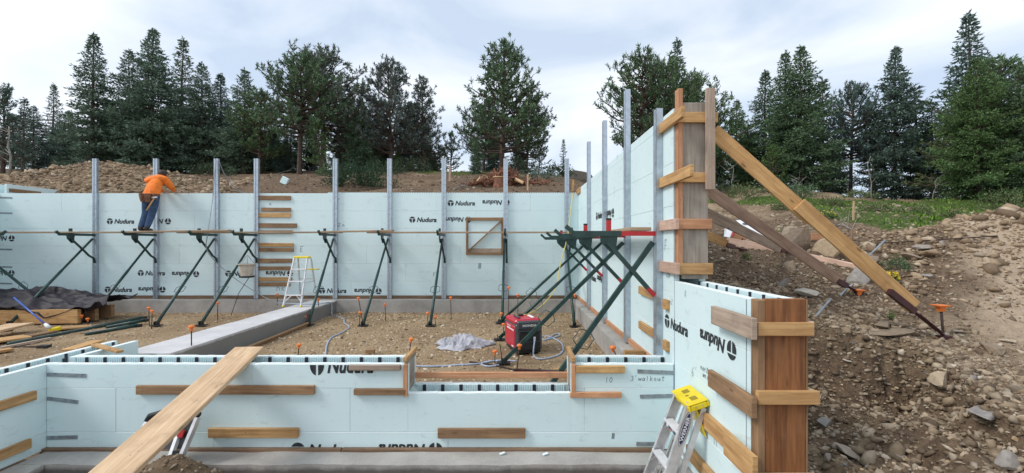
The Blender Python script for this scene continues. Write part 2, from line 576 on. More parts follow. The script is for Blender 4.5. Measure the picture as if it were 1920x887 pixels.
def terrain(X, Y, detail=True):
    X, Y = np.asarray(X, float), np.asarray(Y, float)
    pr, pl = np.interp(Y, *PR), np.interp(Y, *PL)
    w = np.maximum(sstep(1.5, 4.5, X), 1 - sstep(11.9, 13.0, Y))
    z = pl * (1 - w) + pr * w
    z = z + 0.72 * np.exp(-((X + 14.0) / 2.9) ** 2 - ((Y - 15.3) / 1.5) ** 2)
    z = z + 0.35 * np.exp(-((X + 8.2) / 1.5) ** 2 - ((Y - 15.5) / 1.5) ** 2)
    z = z + (0.62 * sstep(5.0, 7.7, X) + 0.6 * sstep(7.7, 11, X)) * np.exp(-((Y - 6.85) / 0.75) ** 2)
    z = z - 1.0 * sstep(9, 20, X) * sstep(14, 26, Y)
    z = z + sstep(12, 16, Y) * 0.35 * fbm(X, Y, 0.16, 2)
    if detail:
        z = z + 0.10 * fbm(X, Y, 0.9, 5, 0.6) * sstep(0.5, 4, Y + 4)
        # excavation beside the low wall
    sd = poly_sd(X, Y, PIT) + (0.40 * fbm(X + 5, Y, 1.6, 6, 0.66) if detail else 0)
    fl = -1.74 + 0.07 * (X - 2.1) + 0.16 * np.maximum(0, 3.5 - Y)
    if detail:
        fl = fl + 0.30 * fbm(X, Y + 9, 1.5, 5, 0.62) + 0.10 * (0.5 - np.abs(fbm(X + 3, Y, 3.2, 3)))
    t = sstep(-0.03, 0.30, sd)
    z = np.where(X > 1.7, z * (1 - t) + np.minimum(fl, z) * t, z)
    if detail:
        sdp = poly_sd(X, Y, PIT)
        z = z + 0.22 * fbm(X + 9, Y, 0.55, 3) * sstep(8, 10, Y) * sstep(2.5, 4.5, X) * (1 - sstep(24, 30, Y))
        z = z + (0.045 * fbm(X, Y, 5.5, 3, 0.6) + 0.07 * (0.4 - np.abs(fbm(X - 8, Y + 2, 1.9, 4, 0.6))) * sstep(-0.6, 0.0, sdp)) * sstep(1.9, 2.2, X) * (1 - sstep(9, 12, Y)) + 0.10 * fbm(X + 40, Y, 2.6, 3, 0.6) * np.exp(-((X + 14.2) / 3.6) ** 2 - ((Y - 15.3) / 2.0) ** 2)
    z = z + EYE
    pad = 0.018 * fbm(X, Y, 1.7, 3) if detail else 0.0
    inside = (X < 1.84) & (Y < 12.0) & (X > -13.5)
    z = np.where(inside & (Y >= 4.9), pad, z)
    front = -0.62 + (0.06 * fbm(X, Y, 1.1, 4) if detail else 0)
    front = front + 0.42 * np.exp(-((X + 3.12) / 0.42) ** 2 - ((Y - 4.13) / 0.30) ** 2)
    z = np.where((X < 1.84) & (Y < 4.9), front, z)
    return z

def gz(x, y):
    return float(terrain(np.array([x]), np.array([y]))[0])

_YY = np.concatenate([np.arange(1.5, 14, 0.01), np.arange(14, 60, 0.04)])
def hit(px, py, ymin=1.5):
    """where the sight line through a photo pixel meets the ground"""
    X = (px - VX) * _YY / F
    Z = EYE - (py - VY) * _YY / F
    b = (Z <= terrain(X, _YY)) & (_YY >= ymin)
    i = int(np.argmax(b)) if b.any() else len(_YY) - 1
    return Vector((X[i], _YY[i], float(terrain(X[i:i + 1], _YY[i:i + 1])[0])))

def seg(*a):
    out = [np.linspace(p, q, n, endpoint=False) for p, q, n in a]
    return np.concatenate(out + [np.array([a[-1][1]], float)])
gx = seg((-220, -40, 18), (-40, -16, 40), (-16, -5, 110), (-5, 1.4, 80), (1.4, 2.1, 14), (2.1, 5.2, 140), (5.2, 12, 110), (12, 24, 70), (24, 60, 40), (60, 220, 18))
gy = seg((-30, 0.5, 12), (0.5, 2.0, 20), (2.0, 5.8, 170), (5.8, 11.4, 110), (11.4, 12.6, 24), (12.6, 20, 110), (20, 36, 110), (36, 60, 24), (60, 320, 16))
GX, GY = np.meshgrid(gx, gy)
GZ = terrain(GX, GY)
nv = GX.size
idx = np.arange(nv).reshape(GX.shape)
quads = np.stack([idx[:-1, :-1], idx[:-1, 1:], idx[1:, 1:], idx[1:, :-1]], -1).reshape(-1, 4)

def masks(X, Y):
    pad = ((X < 1.84) & (Y > 4.9) & (Y < 12.0) & (X > -13.5)).astype(float)
    nz = 0.75 * fbm(X, Y, 0.55, 4) + 0.55 * fbm(X + 5, Y - 3, 1.7, 3)
    # green ground cover
    u = X / np.maximum(Y, 1.0)
    yb = np.interp(u, [0.30, 0.42, 0.52, 0.62, 0.85, 1.04, 1.3], [19.0, 15.5, 13.6, 10.6, 7.7, 7.6, 7.6])
    g = sstep(-0.25, 0.35, nz + 1.5 * (sstep(yb - 0.4, yb + 1.0, Y) * (1 - 0.9 * sstep(14.5, 18, Y)) * sstep(0.30, 0.45, u) - 0.42))
    g2 = sstep(0.0, 0.5, nz + 0.9 * sstep(17.5, 20, Y) - 0.75 - 0.5 * sstep(-3.0, -6.0, X) + 0.25 * sstep(-6, -2, X) * (1 - sstep(0, 3, X)))
    g = np.maximum(g, 0.7 * g2) * (Y > 7)
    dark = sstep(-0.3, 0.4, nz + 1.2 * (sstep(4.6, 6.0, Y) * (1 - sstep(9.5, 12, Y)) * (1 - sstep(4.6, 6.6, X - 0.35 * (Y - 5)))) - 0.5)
    dark = np.maximum(dark, 0.75 * sstep(16.5, 20, Y))  # ground under the trees darkened: undergrowth, with tree shade put into the colour
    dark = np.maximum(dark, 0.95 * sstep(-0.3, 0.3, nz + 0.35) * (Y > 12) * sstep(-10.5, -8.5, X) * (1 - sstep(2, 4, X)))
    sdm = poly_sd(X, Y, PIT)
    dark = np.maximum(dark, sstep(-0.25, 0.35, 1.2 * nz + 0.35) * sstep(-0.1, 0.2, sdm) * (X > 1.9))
    path = sstep(4.3, 5.6, X - 0.25 * (Y - 5)) * (1 - sstep(7.4, 8.6, Y))
    return pad, g * (1 - pad), dark * (1 - pad), path * (1 - pad)
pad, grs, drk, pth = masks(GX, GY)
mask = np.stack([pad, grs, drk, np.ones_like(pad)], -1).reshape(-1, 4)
mask2 = np.stack([pth, np.zeros_like(pad), np.zeros_like(pad), np.ones_like(pad)], -1).reshape(-1, 4)

def ground_mat():
    m, n, l, p = mat_base('stony_soil')
    pos = nd(n, 'NewGeometry').outputs['Position']
    a1 = nd(n, 'VertexColor', layer_name='mask')
    sp = nd(n, 'SeparateColor')
    l.new(a1.outputs['Color'], sp.inputs['Color'])
    a2 = nd(n, 'VertexColor', layer_name='mask2')
    sp2 = nd(n, 'SeparateColor')
    l.new(a2.outputs['Color'], sp2.inputs['Color'])
    f1 = noise(n, l, pos, 0.8, 9.0, 0.66, 0.5)
    f2 = noise(n, l, pos, 14.0, 6.0, 0.7)
    f3 = noise(n, l, pos, 60.0, 4.0, 0.7)
    r = ramp(n, [(0.36, (0.105, 0.073, 0.047)), (0.5, (0.235, 0.17, 0.11)), (0.62, (0.41, 0.315, 0.21))])
    l.new(math_(n, l, 'ADD', math_(n, l, 'MULTIPLY', f1, 0.7), math_(n, l, 'MULTIPLY', f2, 0.3)), r.inputs['Fac'])
    col = r.outputs['Color']
    rp = ramp(n, [(0.3, (0.37, 0.28, 0.195)), (0.7, (0.56, 0.44, 0.32))])
    l.new(f2, rp.inputs['Fac'])
    col = mixc(n, l, sp2.outputs['Red'], col, rp.outputs['Color'])
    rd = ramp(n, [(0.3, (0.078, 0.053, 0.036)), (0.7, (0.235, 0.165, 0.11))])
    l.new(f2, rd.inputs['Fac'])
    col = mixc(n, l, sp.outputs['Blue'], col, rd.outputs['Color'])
    rg = ramp(n, [(0.3, (0.19, 0.13, 0.077)), (0.5, (0.34, 0.24, 0.145)), (0.7, (0.52, 0.395, 0.25))])
    l.new(math_(n, l, 'ADD', math_(n, l, 'MULTIPLY', f3, 0.4), math_(n, l, 'MULTIPLY', f1, 0.6)), rg.inputs['Fac'])
    col = mixc(n, l, sp.outputs['Red'], col, rg.outputs['Color'])
    rgr = ramp(n, [(0.3, (0.045, 0.065, 0.022)), (0.7, (0.10, 0.15, 0.035))])
    l.new(f2, rgr.inputs['Fac'])
    col = mixc(n, l, sp.outputs['Green'], col, rgr.outputs['Color'])
    l.new(col, p.inputs['Base Color'])
    p.inputs['Roughness'].default_value = 0.95
    p.inputs['Specular IOR Level'].default_value = 0.15
    h = math_(n, l, 'ADD', f2, math_(n, l, 'MULTIPLY', f3, 0.35))
    bump(n, l, p, h, 0.9, 0.05)
    return m
MT['ground'] = ground_mat()
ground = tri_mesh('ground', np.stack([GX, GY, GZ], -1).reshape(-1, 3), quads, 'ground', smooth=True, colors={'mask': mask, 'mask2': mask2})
tag(ground, kind='structure')

# ------------------------------------------------------------------ stones
_t = (1 + 5 ** 0.5) / 2
ICO_V = np.array([(-1, _t, 0), (1, _t, 0), (-1, -_t, 0), (1, -_t, 0), (0, -1, _t), (0, 1, _t), (0, -1, -_t), (0, 1, -_t), (_t, 0, -1), (_t, 0, 1), (-_t, 0, -1), (-_t, 0, 1)]) / math.hypot(1, _t)
ICO_F = np.array([(0, 11, 5), (0, 5, 1), (0, 1, 7), (0, 7, 10), (0, 10, 11), (1, 5, 9), (5, 11, 4), (11, 10, 2), (10, 7, 6), (7, 1, 8), (3, 9, 4), (3, 4, 2), (3, 2, 6), (3, 6, 8), (3, 8, 9), (4, 9, 5), (2, 4, 11), (6, 2, 10), (8, 6, 7), (9, 8, 1)])

def stones_arrays(P, S, flat=(0.3, 0.7), g=rng):
    n = len(P)
    V = np.repeat(ICO_V[None], n, 0) * (1 + g.uniform(-0.5, 0.42, (n, 12, 1)))
    sc = np.stack([g.uniform(0.75, 1.3, n), g.uniform(0.55, 1.0, n), g.uniform(*flat, n)], -1) * S[:, None] * 0.5
    V = V * sc[:, None, :]
    q = g.normal(size=(n, 4)) * np.array([1, 0.18, 0.18, 1.0])
    q /= np.linalg.norm(q, axis=1, keepdims=True)
    w, x, y, z = q.T
    M_ = np.stack([np.stack([1 - 2 * (y * y + z * z), 2 * (x * y - z * w), 2 * (x * z + y * w)], -1),
                   np.stack([2 * (x * y + z * w), 1 - 2 * (x * x + z * z), 2 * (y * z - x * w)], -1),
                   np.stack([2 * (x * z - y * w), 2 * (y * z + x * w), 1 - 2 * (x * x + y * y)], -1)], 1)
    V = np.einsum('nij,nkj->nki', M_, V) + P[:, None, :]
    T = ICO_F[None] + (np.arange(n) * 12)[:, None, None]
    return V.reshape(-1, 3), T.reshape(-1, 3)

def stone_mat(name, stops, island=True):
    m, n, l, p = mat_base(name)
    pos = nd(n, 'NewGeometry')
    r = ramp(n, stops)
    if island:
        l.new(pos.outputs['Random Per Island'], r.inputs['Fac'])
    else:
        l.new(nd(n, 'ObjectInfo').outputs['Random'], r.inputs['Fac'])
    f = noise(n, l, pos.outputs['Position'], 22.0, 6.0, 0.65)
    col = mixc(n, l, 0.55, r.outputs['Color'], f, 'OVERLAY')
    l.new(col, p.inputs['Base Color'])
    p.inputs['Roughness'].default_value = 0.9
    p.inputs['Specular IOR Level'].default_value = 0.2
    bump(n, l, p, f, 0.4, 0.02)
    return m
MT['gravelstone'] = stone_mat('gravel_stone', [(0.0, (0.15, 0.10, 0.06)), (0.25, (0.28, 0.20, 0.12)), (0.6, (0.40, 0.30, 0.19)), (0.85, (0.50, 0.40, 0.28)), (1.0, (0.60, 0.54, 0.45))])
MT['bankstone'] = stone_mat('bank_stone', [(0.0, (0.11, 0.08, 0.055)), (0.3, (0.20, 0.148, 0.10)), (0.6, (0.295, 0.225, 0.152)), (0.8, (0.32, 0.265, 0.205)), (0.95, (0.41, 0.32, 0.22)), (1.0, (0.50, 0.43, 0.34))])
MT['heapstone'] = stone_mat('heap_stone', [(0.0, (0.16, 0.115, 0.075)), (0.4, (0.25, 0.178, 0.115)), (0.8, (0.36, 0.27, 0.18)), (1.0, (0.47, 0.385, 0.285))])
MT['rock'] = stone_mat('rock', [(0.0, (0.17, 0.135, 0.10)), (0.35, (0.29, 0.22, 0.155)), (0.6, (0.27, 0.255, 0.24)), (0.8, (0.40, 0.31, 0.21)), (1.0, (0.44, 0.41, 0.36))], False)

def scatter(n, x0, x1, y0, y1, smin, smax, keep=None, power=2.6, clump=0.0):
    X, Y = rng.uniform(x0, x1, n), rng.uniform(y0, y1, n)
    if clump:
        k = rng.random(n) < 1 - clump + clump * sstep(-0.25, 0.45, fbm(X + 31, Y, 1.1, 4, 0.6))
        X, Y = X[k], Y[k]
    if keep is not None:
        k = keep(X, Y)
        X, Y = X[k], Y[k]
    u = rng.random(len(X))
    S = smin * (1 - u * (1 - (smin / smax) ** power)) ** (-1 / power)
    Z = terrain(X, Y) - S * 0.02
    return np.stack([X, Y, Z], -1), S
# ------------------------------------------------------------------ concrete footings (setting)
def darken_below(src_key='conc', z0=-0.425, z1=-0.385, col=(0.085, 0.078, 0.072), k=0.85):  # copy of a concrete with a darker tone mixed in below a height
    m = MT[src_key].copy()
    m.name = 'dark_below_concrete'
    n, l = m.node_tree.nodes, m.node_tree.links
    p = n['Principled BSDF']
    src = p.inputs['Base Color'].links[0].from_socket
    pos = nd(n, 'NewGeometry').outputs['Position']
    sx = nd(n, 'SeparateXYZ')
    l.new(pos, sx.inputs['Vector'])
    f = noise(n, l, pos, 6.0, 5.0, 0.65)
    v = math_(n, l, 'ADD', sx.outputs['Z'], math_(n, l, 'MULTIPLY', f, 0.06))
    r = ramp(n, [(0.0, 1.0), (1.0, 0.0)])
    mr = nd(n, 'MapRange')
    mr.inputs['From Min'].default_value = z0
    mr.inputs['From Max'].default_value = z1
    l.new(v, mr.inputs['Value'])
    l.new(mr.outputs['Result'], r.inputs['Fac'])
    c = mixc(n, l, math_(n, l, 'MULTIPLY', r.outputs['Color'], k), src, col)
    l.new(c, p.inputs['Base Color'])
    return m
MT['conc_damp_shade'] = darken_below()  # footing faces darker below the edge: damp, plus shade put into the colour
MT['beamconc'] = darken_below('conclight', 0.30, 0.325, (0.15, 0.142, 0.13), 0.85)  # beam concrete turns darker just below its top edge
def conc_box(name, x0, x1, y0, y1, z0, z1, mat='conc', rough=0.012, step=0.12):
    """a cast footing: a box whose top edges are a little uneven"""
    nx, ny = max(2, int((x1 - x0) / step) + 1), max(2, int((y1 - y0) / step) + 1)
    X, Y = np.meshgrid(np.linspace(x0, x1, nx), np.linspace(y0, y1, ny))
    Z = z1 + rough * 0.6 * fbm(X, Y, 1.7, 3)
    Xo = X + np.where(X == x0, rough * fbm(X + 3, Y, 5.0, 3), 0) + np.where(X == x1, rough * fbm(X + 3, Y, 5.0, 3), 0)
    Yo = Y + np.where(Y == y0, rough * fbm(X, Y + 7, 5.0, 3), 0) + np.where(Y == y1, rough * fbm(X, Y + 7, 5.0, 3), 0)
    v = [tuple(p) for p in np.stack([Xo, Yo, Z], -1).reshape(-1, 3)]
    ix = np.arange(nx * ny).reshape(ny, nx)
    f = [tuple(q) for q in np.stack([ix[:-1, :-1], ix[:-1, 1:], ix[1:, 1:], ix[1:, :-1]], -1).reshape(-1, 4)]
    ring = list(ix[0, :]) + list(ix[1:, -1]) + list(ix[-1, -2::-1]) + list(ix[-2:0:-1, 0])
    o = len(v)
    for k in ring:
        v.append((v[k][0], v[k][1], z0))
    m_ = len(ring)
    for i in range(m_):
        j = (i + 1) % m_
        f.append((ring[i], o + i, o + j, ring[j]))
    mb = MB()
    mb.add(v, f)
    return tag(mb.build(name, mat), kind='structure')

conc_box('back_footing', -13.6, 1.447, 11.5, 12.45, -0.12, 0.318)
conc_box('side_footing', 1.45, 2.3, 5.66, 12.45, -0.12, 0.318)
conc_box('front_footing', -4.83, 2.35, 4.40, 5.42, -0.9, -0.394, 'conc_damp_shade', rough=0.022, step=0.035)
conc_box('left_footing', -5.5, -4.55, 1.5, 4.395, -0.9, -0.394, 'conc_damp_shade', rough=0.022, step=0.035)
conc_box('end_footing', 1.36, 2.32, 2.7, 4.395, -0.9, -0.394, rough=0.02)
conc_box('grade_beam', -5.16, -4.5, 5.93, 8.262, -0.12, 0.316, 'beamconc', 0.006)
conc_box('grade_beam', -5.155, -4.505, 8.270, 11.497, -0.12, 0.312, 'beamconc', 0.006)

# ------------------------------------------------------------------ foam form walls
G = 0.0009
T = 0.067

def subtract(rect, holes):
    out = [rect]
    for h0, h1, k0, k1 in holes:
        nxt = []
        for a0, a1, b0, b1 in out:
            if h1 <= a0 or h0 >= a1 or k1 <= b0 or k0 >= b1:
                nxt.append((a0, a1, b0, b1))
                continue
            if a0 < h0: nxt.append((a0, h0, b0, b1))
            if a1 > h1: nxt.append((h1, a1, b0, b1))
            m0, m1 = max(a0, h0), min(a1, h1)
            if b0 < k0: nxt.append((m0, m1, b0, k0))
            if b1 > k1: nxt.append((m0, m1, k1, b1))
        out = nxt
    return out

def foam_blocks(wall, axis, s0, s1, a0, a1, zs, off=0.0, Lb=2.44, near=(), far=(), nearside=0):
    """the courses of hollow foam blocks of one wall: two skins each, every block a part"""
    for c in range(len(zs) - 1):
        z0, z1 = zs[c], zs[c + 1]
        st = s0 - ((off + c * 1.02) % Lb)
        k = 0
        while st < s1 - 1e-6:
            b0, b1 = max(st, s0), min(st + Lb, s1)
            if s1 - b1 < 0.12: b1 = s1
            mb = MB()
            j = random.uniform(-0.0012, 0.0012)
            for skin in (0, 1):
                x0, x1 = (a0 + j, a0 + T) if skin == 0 else (a1 - T, a1 + j)
                for p0, p1, q0, q1 in subtract((b0, b1, z0, z1), near if skin == nearside else far):
                    if p1 - p0 < 0.02 or q1 - q0 < 0.02: continue
                    g0, g1 = (G if p0 == b0 else 0), (G if p1 == b1 else 0)
                    h0, h1 = (G if q0 == z0 else 0), (G if q1 == z1 and c < len(zs) - 2 else 0)
                    if axis == 'x': mb.box(p0 + g0, p1 - g1, x0, x1, q0 + h0, q1 - h1)
                    else: mb.box(x0, x1, p0 + g0, p1 - g1, q0 + h0, q1 - h1)
            if mb.v:
                mb.build('foam_block', 'foam', wall, bevel=0.003)
            st = max(st + Lb, b1)

def ribs(wall, axis, s0, s1, a, z0, z1, sgn, pitch=0.0254):
    """half round ribs on the hollow side of a skin"""
    mb = MB()
    k = int((s1 - s0) / pitch)
    for i in range(k):
        c = s0 + (i + 0.5) * pitch
        r = pitch * 0.36
        pts = [(c - r, a), (c - r * 0.6, a + sgn * 0.009), (c + r * 0.6, a + sgn * 0.009), (c + r, a)]
        if axis == 'y': pts = [(q, p) for p, q in pts]
        vs = [(p, q, z) for z in (z0, z1) for p, q in pts]
        mb.add(vs, [(0, 1, 5, 4), (1, 2, 6, 5), (2, 3, 7, 6), (4, 5, 6, 7)])
    return tag(mb.build('inner_ribs', 'foam', wall, smooth=False), kind='stuff')

_webmesh = {}
def webs(wall, axis, spots, a0, a1, ztop, depth=0.34):
    """plastic ties between the two skins, one part each"""
    for s in spots:
        key = (axis, round(a1 - a0, 3), depth)
        if key not in _webmesh:
            o = wall['_o']
            mb = MB()
            i0, i1 = T, (a1 - a0) - T
            zt = -0.004
            def bx(s_, e, p, q, z0, z1):
                if axis == 'x': mb.box(o[0] + s_, o[0] + e, o[1] + p, o[1] + q, o[2] + z0, o[2] + z1)
                else: mb.box(o[0] + p, o[0] + q, o[1] + s_, o[1] + e, o[2] + z0, o[2] + z1)
            bx(-0.017, 0.017, i0 + 0.001, i0 + 0.016, zt - depth, zt)
            bx(-0.017, 0.017, i1 - 0.016, i1 - 0.001, zt - depth, zt)
            for zz in (0.11, 0.22, 0.31):
                bx(-0.004, 0.004, i0 + 0.016, i1 - 0.016, zt - zz - 0.02, zt - zz)
            ob = mb.build('web_tie', 'web', wall)
            _webmesh[key] = ob.data
        else:
            ob = bpy.data.objects.new('web_tie', _webmesh[key])
            COL.objects.link(ob)
            ob.parent = wall
        o = wall['_o']
        ob.location = ((s, a0, ztop) if axis == 'x' else (a0, s, ztop))
        ob.location = Vector(ob.location) - Vector(o)

# printed lettering -----------------------------------------------------------
_txt = {}
def text_mesh(body, size=1.0, shear=0.0, offset=0.0, extrude=0.0):
    key = (body, size, shear, offset)
    if key in _txt: return _txt[key]
    cu = bpy.data.curves.new('lettering', 'FONT')
    cu.body = body
    cu.size = size
    cu.shear = shear
    cu.offset = offset
    cu.resolution_u = 3
    ob = bpy.data.objects.new('lettering', cu)
    COL.objects.link(ob)
    dg = bpy.context.evaluated_depsgraph_get()
    me = bpy.data.meshes.new_from_object(ob.evaluated_get(dg))
    bpy.data.objects.remove(ob)
    bpy.data.curves.remove(cu)
    _txt[key] = me
    return me

def circ_part(f):
    """polygons of the round printed emblem, unit circle"""
    return f

def emblem_polys():
    P = []
    a0 = math.asin(0.42)
    P.append([(math.cos(a0 + (PI - 2 * a0) * k / 12), math.sin(a0 + (PI - 2 * a0) * k / 12)) for k in range(13)])
    for sg in (1, -1):
        top, xin = 0.24, 0.16
        p = [(sg * xin, top), (sg * math.sqrt(1 - top * top), top)]
        a1, a2 = math.asin(top), -math.acos(xin)
        for k in range(1, 9):
            a = a1 + (a2 - a1) * k / 8
            p.append((sg * math.cos(a), math.sin(a)))
        p.append((sg * xin * 0.9, -0.1))
        P.append(p)
    return P

def logo_data():
    """emblem + name, origin at the centre of the whole, overall width about 1 m at height unit"""
    tm = text_mesh('Nudura', 0.15, 0.26, 0.0052)
    v = np.array([tuple(q.co) for q in tm.vertices])
    w = v[:, 0].max() - v[:, 0].min()
    ch = 0.105
    V, Fc = [], []
    tw = 0.475
    sx = tw / w
    for q in v: V.append(((q[0] - v[:, 0].min()) * sx + 0.0, q[1] * 1.0, 0))
    for p in tm.polygons: Fc.append(tuple(p.vertices))
    for poly in emblem_polys():
        o = len(V)
        for x, y in poly: V.append((-0.105 + x * 0.073, 0.052 + y * 0.073, 0))
        Fc.append(tuple(range(o, o + len(poly))))
    V = [(x - 0.148, y - 0.052, z) for x, y, z in V]
    me = bpy.data.meshes.new('printed_logo')
    me.from_pydata(V, [], Fc)
    me.materials.append(MT['print'])
    return me
LOGO = logo_data()

def flat_print(name, me, wall, loc, face, flip=False, scale=1.0, only=None):
    """a printed mesh laid on a wall face; face 'front' looks at -Y, 'side' at -X"""
    o = bpy.data.objects.new(name, me)
    COL.objects.link(o)
    o.parent = wall
    rot = Matrix.Rotation(R(90), 4, 'X')
    if face == 'side': rot = Matrix.Rotation(R(-90), 4, 'Z') @ rot
    if flip: rot = rot @ Matrix.Rotation(PI, 4, 'Z')
    if not isinstance(scale, tuple): scale = (scale, scale, scale)
    o.matrix_local = Matrix.Translation(Vector(loc) - Vector(wall['_o'])) @ rot @ Matrix.Diagonal((*scale, 1))
    return o

def clipped(me, zlo=None, zhi=None, flip=False):
    """copy of a printed mesh cut off where the block was cut (local y limits)"""
    bm = bmesh.new()
    bm.from_mesh(me)
    if zhi is not None:
        bmesh.ops.bisect_plane(bm, geom=bm.verts[:] + bm.edges[:] + bm.faces[:], plane_co=(0, zhi, 0), plane_no=(0, 1, 0), clear_outer=True)
    if zlo is not None:
        bmesh.ops.bisect_plane(bm, geom=bm.verts[:] + bm.edges[:] + bm.faces[:], plane_co=(0, zlo, 0), plane_no=(0, -1, 0), clear_outer=True)
    r = bpy.data.meshes.new('printed_logo')
    bm.to_mesh(r)
    bm.free()
    for m in me.materials: r.materials.append(m)
    return r

STROKES = {
    '1': [[(0.5, 1), (0.5, 0)]],
    '0': [[(0.5, 1), (0.15, 0.7), (0.1, 0.3), (0.4, 0), (0.8, 0.25), (0.85, 0.7), (0.5, 1)]],
    '3': [[(0.1, 0.95), (0.6, 1), (0.8, 0.8), (0.45, 0.55), (0.85, 0.3), (0.6, 0.02), (0.1, 0.05)]],
    "'": [[(0.4, 1.2), (0.3, 0.9)]],
    'w': [[(0, 0.6), (0.25, 0.05), (0.5, 0.5), (0.75, 0.05), (1, 0.6)]],
    'a': [[(0.8, 0.5), (0.4, 0.6), (0.1, 0.3), (0.35, 0), (0.75, 0.2), (0.8, 0.55), (0.9, 0)]],
    'l': [[(0.4, 1), (0.45, 0)]],
    'k': [[(0.2, 1), (0.2, 0)], [(0.8, 0.6), (0.25, 0.3), (0.85, 0)]],
    'o': [[(0.5, 0.6), (0.15, 0.35), (0.45, 0), (0.85, 0.3), (0.5, 0.6)]],
    'u': [[(0.1, 0.55), (0.2, 0.05), (0.65, 0.05), (0.8, 0.55), (0.9, 0)]],
    't': [[(0.5, 1), (0.5, 0.05), (0.75, 0)], [(0.1, 0.65), (0.95, 0.7)]],
    '6': [[(0.7, 1), (0.25, 0.6), (0.15, 0.2), (0.5, 0), (0.8, 0.25), (0.5, 0.5), (0.2, 0.3)]],
    '8': [[(0.5, 0.55), (0.15, 0.8), (0.5, 1), (0.85, 0.8), (0.5, 0.55), (0.1, 0.25), (0.5, 0), (0.9, 0.25), (0.5, 0.55)]],
    'z': [[(0.1, 0.9), (0.9, 0.95), (0.15, 0.1), (0.95, 0.1)]],
    'n': [[(0.1, 0), (0.15, 0.6)], [(0.15, 0.4), (0.5, 0.62), (0.75, 0.4), (0.8, 0)]],
    'c': [[(0.85, 0.5), (0.4, 0.6), (0.1, 0.3), (0.4, 0), (0.85, 0.1)]],
    'r': [[(0.15, 0), (0.2, 0.6)], [(0.2, 0.4), (0.5, 0.62), (0.85, 0.55)]],
    'h': [[(0.15, 1), (0.15, 0)], [(0.15, 0.4), (0.5, 0.6), (0.8, 0.4), (0.85, 0)]],
    'E': [[(0.85, 1), (0.15, 1), (0.15, 0), (0.85, 0)], [(0.15, 0.5), (0.7, 0.5)]],
    'F': [[(0.85, 1), (0.15, 1), (0.15, 0)], [(0.15, 0.5), (0.7, 0.5)]],
    'e': [[(0.15, 0.3), (0.8, 0.35), (0.5, 0.62), (0.15, 0.3), (0.45, 0), (0.85, 0.1)]],
    'i': [[(0.5, 0.55), (0.5, 0)]],
    '[': [[(0.05, -0.15), (0.05, 1.15), (0.95, 1.15), (0.95, -0.15), (0.05, -0.15)]],
}
def hand_mesh(text, h=0.1, wdt=0.006, slant=0.1, adv=0.8, mat='marker'):
    V, Fc = [], []
    x = 0.0
    for ch in text:
        if ch in STROKES:
            for st in STROKES[ch]:
                for (ax, ay), (bx_, by) in zip(st[:-1], st[1:]):
                    p = Vector((x + (ax * 0.62 + ay * slant) * h, ay * h))
                    q = Vector((x + (bx_ * 0.62 + by * slant) * h, by * h))
                    d = (q - p).normalized()
                    s_ = Vector((-d.y, d.x)) * wdt / 2
                    p -= d * wdt * 0.3
                    q += d * wdt * 0.3
                    o = len(V)
                    V += [(*(p - s_), 0), (*(q - s_), 0), (*(q + s_), 0), (*(p + s_), 0)]
                    Fc.append((o, o + 1, o + 2, o + 3))
        x += 0 if ch == '[' else h * adv * (0.5 if ch in " '" else 1)
    me = bpy.data.meshes.new('handwriting')
    me.from_pydata(V, [], Fc)
    me.materials.append(MT[mat])
    return me

# ---- back wall -------------------------------------------------------------
YB = 11.8
back = thing('foam_form_wall', (-5.9, YB, 0.32), 'long pale blue foam wall across the back, with printed logos and a framed window', 'wall', 'foam block walls of the foundation')
WIN = (at(874, 0, YB).x, at(944, 0, YB).x, at(0, 478, YB).z, at(0, 408, YB).z)
foam_blocks(back, 'x', -13.4, 1.668, YB, YB + 0.337, [0.32, 0.777, 1.234, 1.691, 2.148, 2.605, 3.062], 0.6)
mb = MB()
x = -4.85
while x < 1.66:
    mb.box(x, x + 0.022, YB + 0.004, YB + 0.062, 3.0622, 3.085)
    mb.box(x, x + 0.022, YB + 0.275, YB + 0.333, 3.0622, 3.085)
    x += 0.045
tag(mb.build('interlock_teeth', 'foam', back), kind='stuff')
mb = MB().box(-13.38, 1.66, YB - 0.036, YB - 0.001, 0.322, 0.405)
mb.build('base_board', 'darkwood', back)
# window frame
fr = thing('window_frame', (0, 0, 0), None, None)
fr.parent = back
fr.location = -Vector(back['_o'])
x0, x1, z0, z1 = WIN
board('frame_side', x0, x0 + 0.055, YB - 0.045, YB - 0.003, z0, z1, 'brownwood', fr)
board('frame_side', x1 - 0.055, x1, YB - 0.045, YB - 0.003, z0, z1, 'brownwood', fr)
board('frame_top', x0 + 0.056, x1 - 0.056, YB - 0.045, YB - 0.003, z1 - 0.075, z1, 'brownwood', fr)
board('frame_sill', x0 + 0.056, x1 - 0.056, YB - 0.045, YB - 0.003, z0, z0 + 0.06, 'brownwood', fr)
board('sill_board', x0 + 0.056, x1 - 0.056, YB - 0.024, YB - 0.004, z0 + 0.061, z0 + 0.17, 'grey', fr)
MB().beam((x0 + 0.06, YB - 0.042, z0 + 0.1), (x1 - 0.06, YB - 0.042, z1 - 0.09), 0.03, 0.055, (0, 1, 0)).build('frame_brace', 'brownwood', fr)

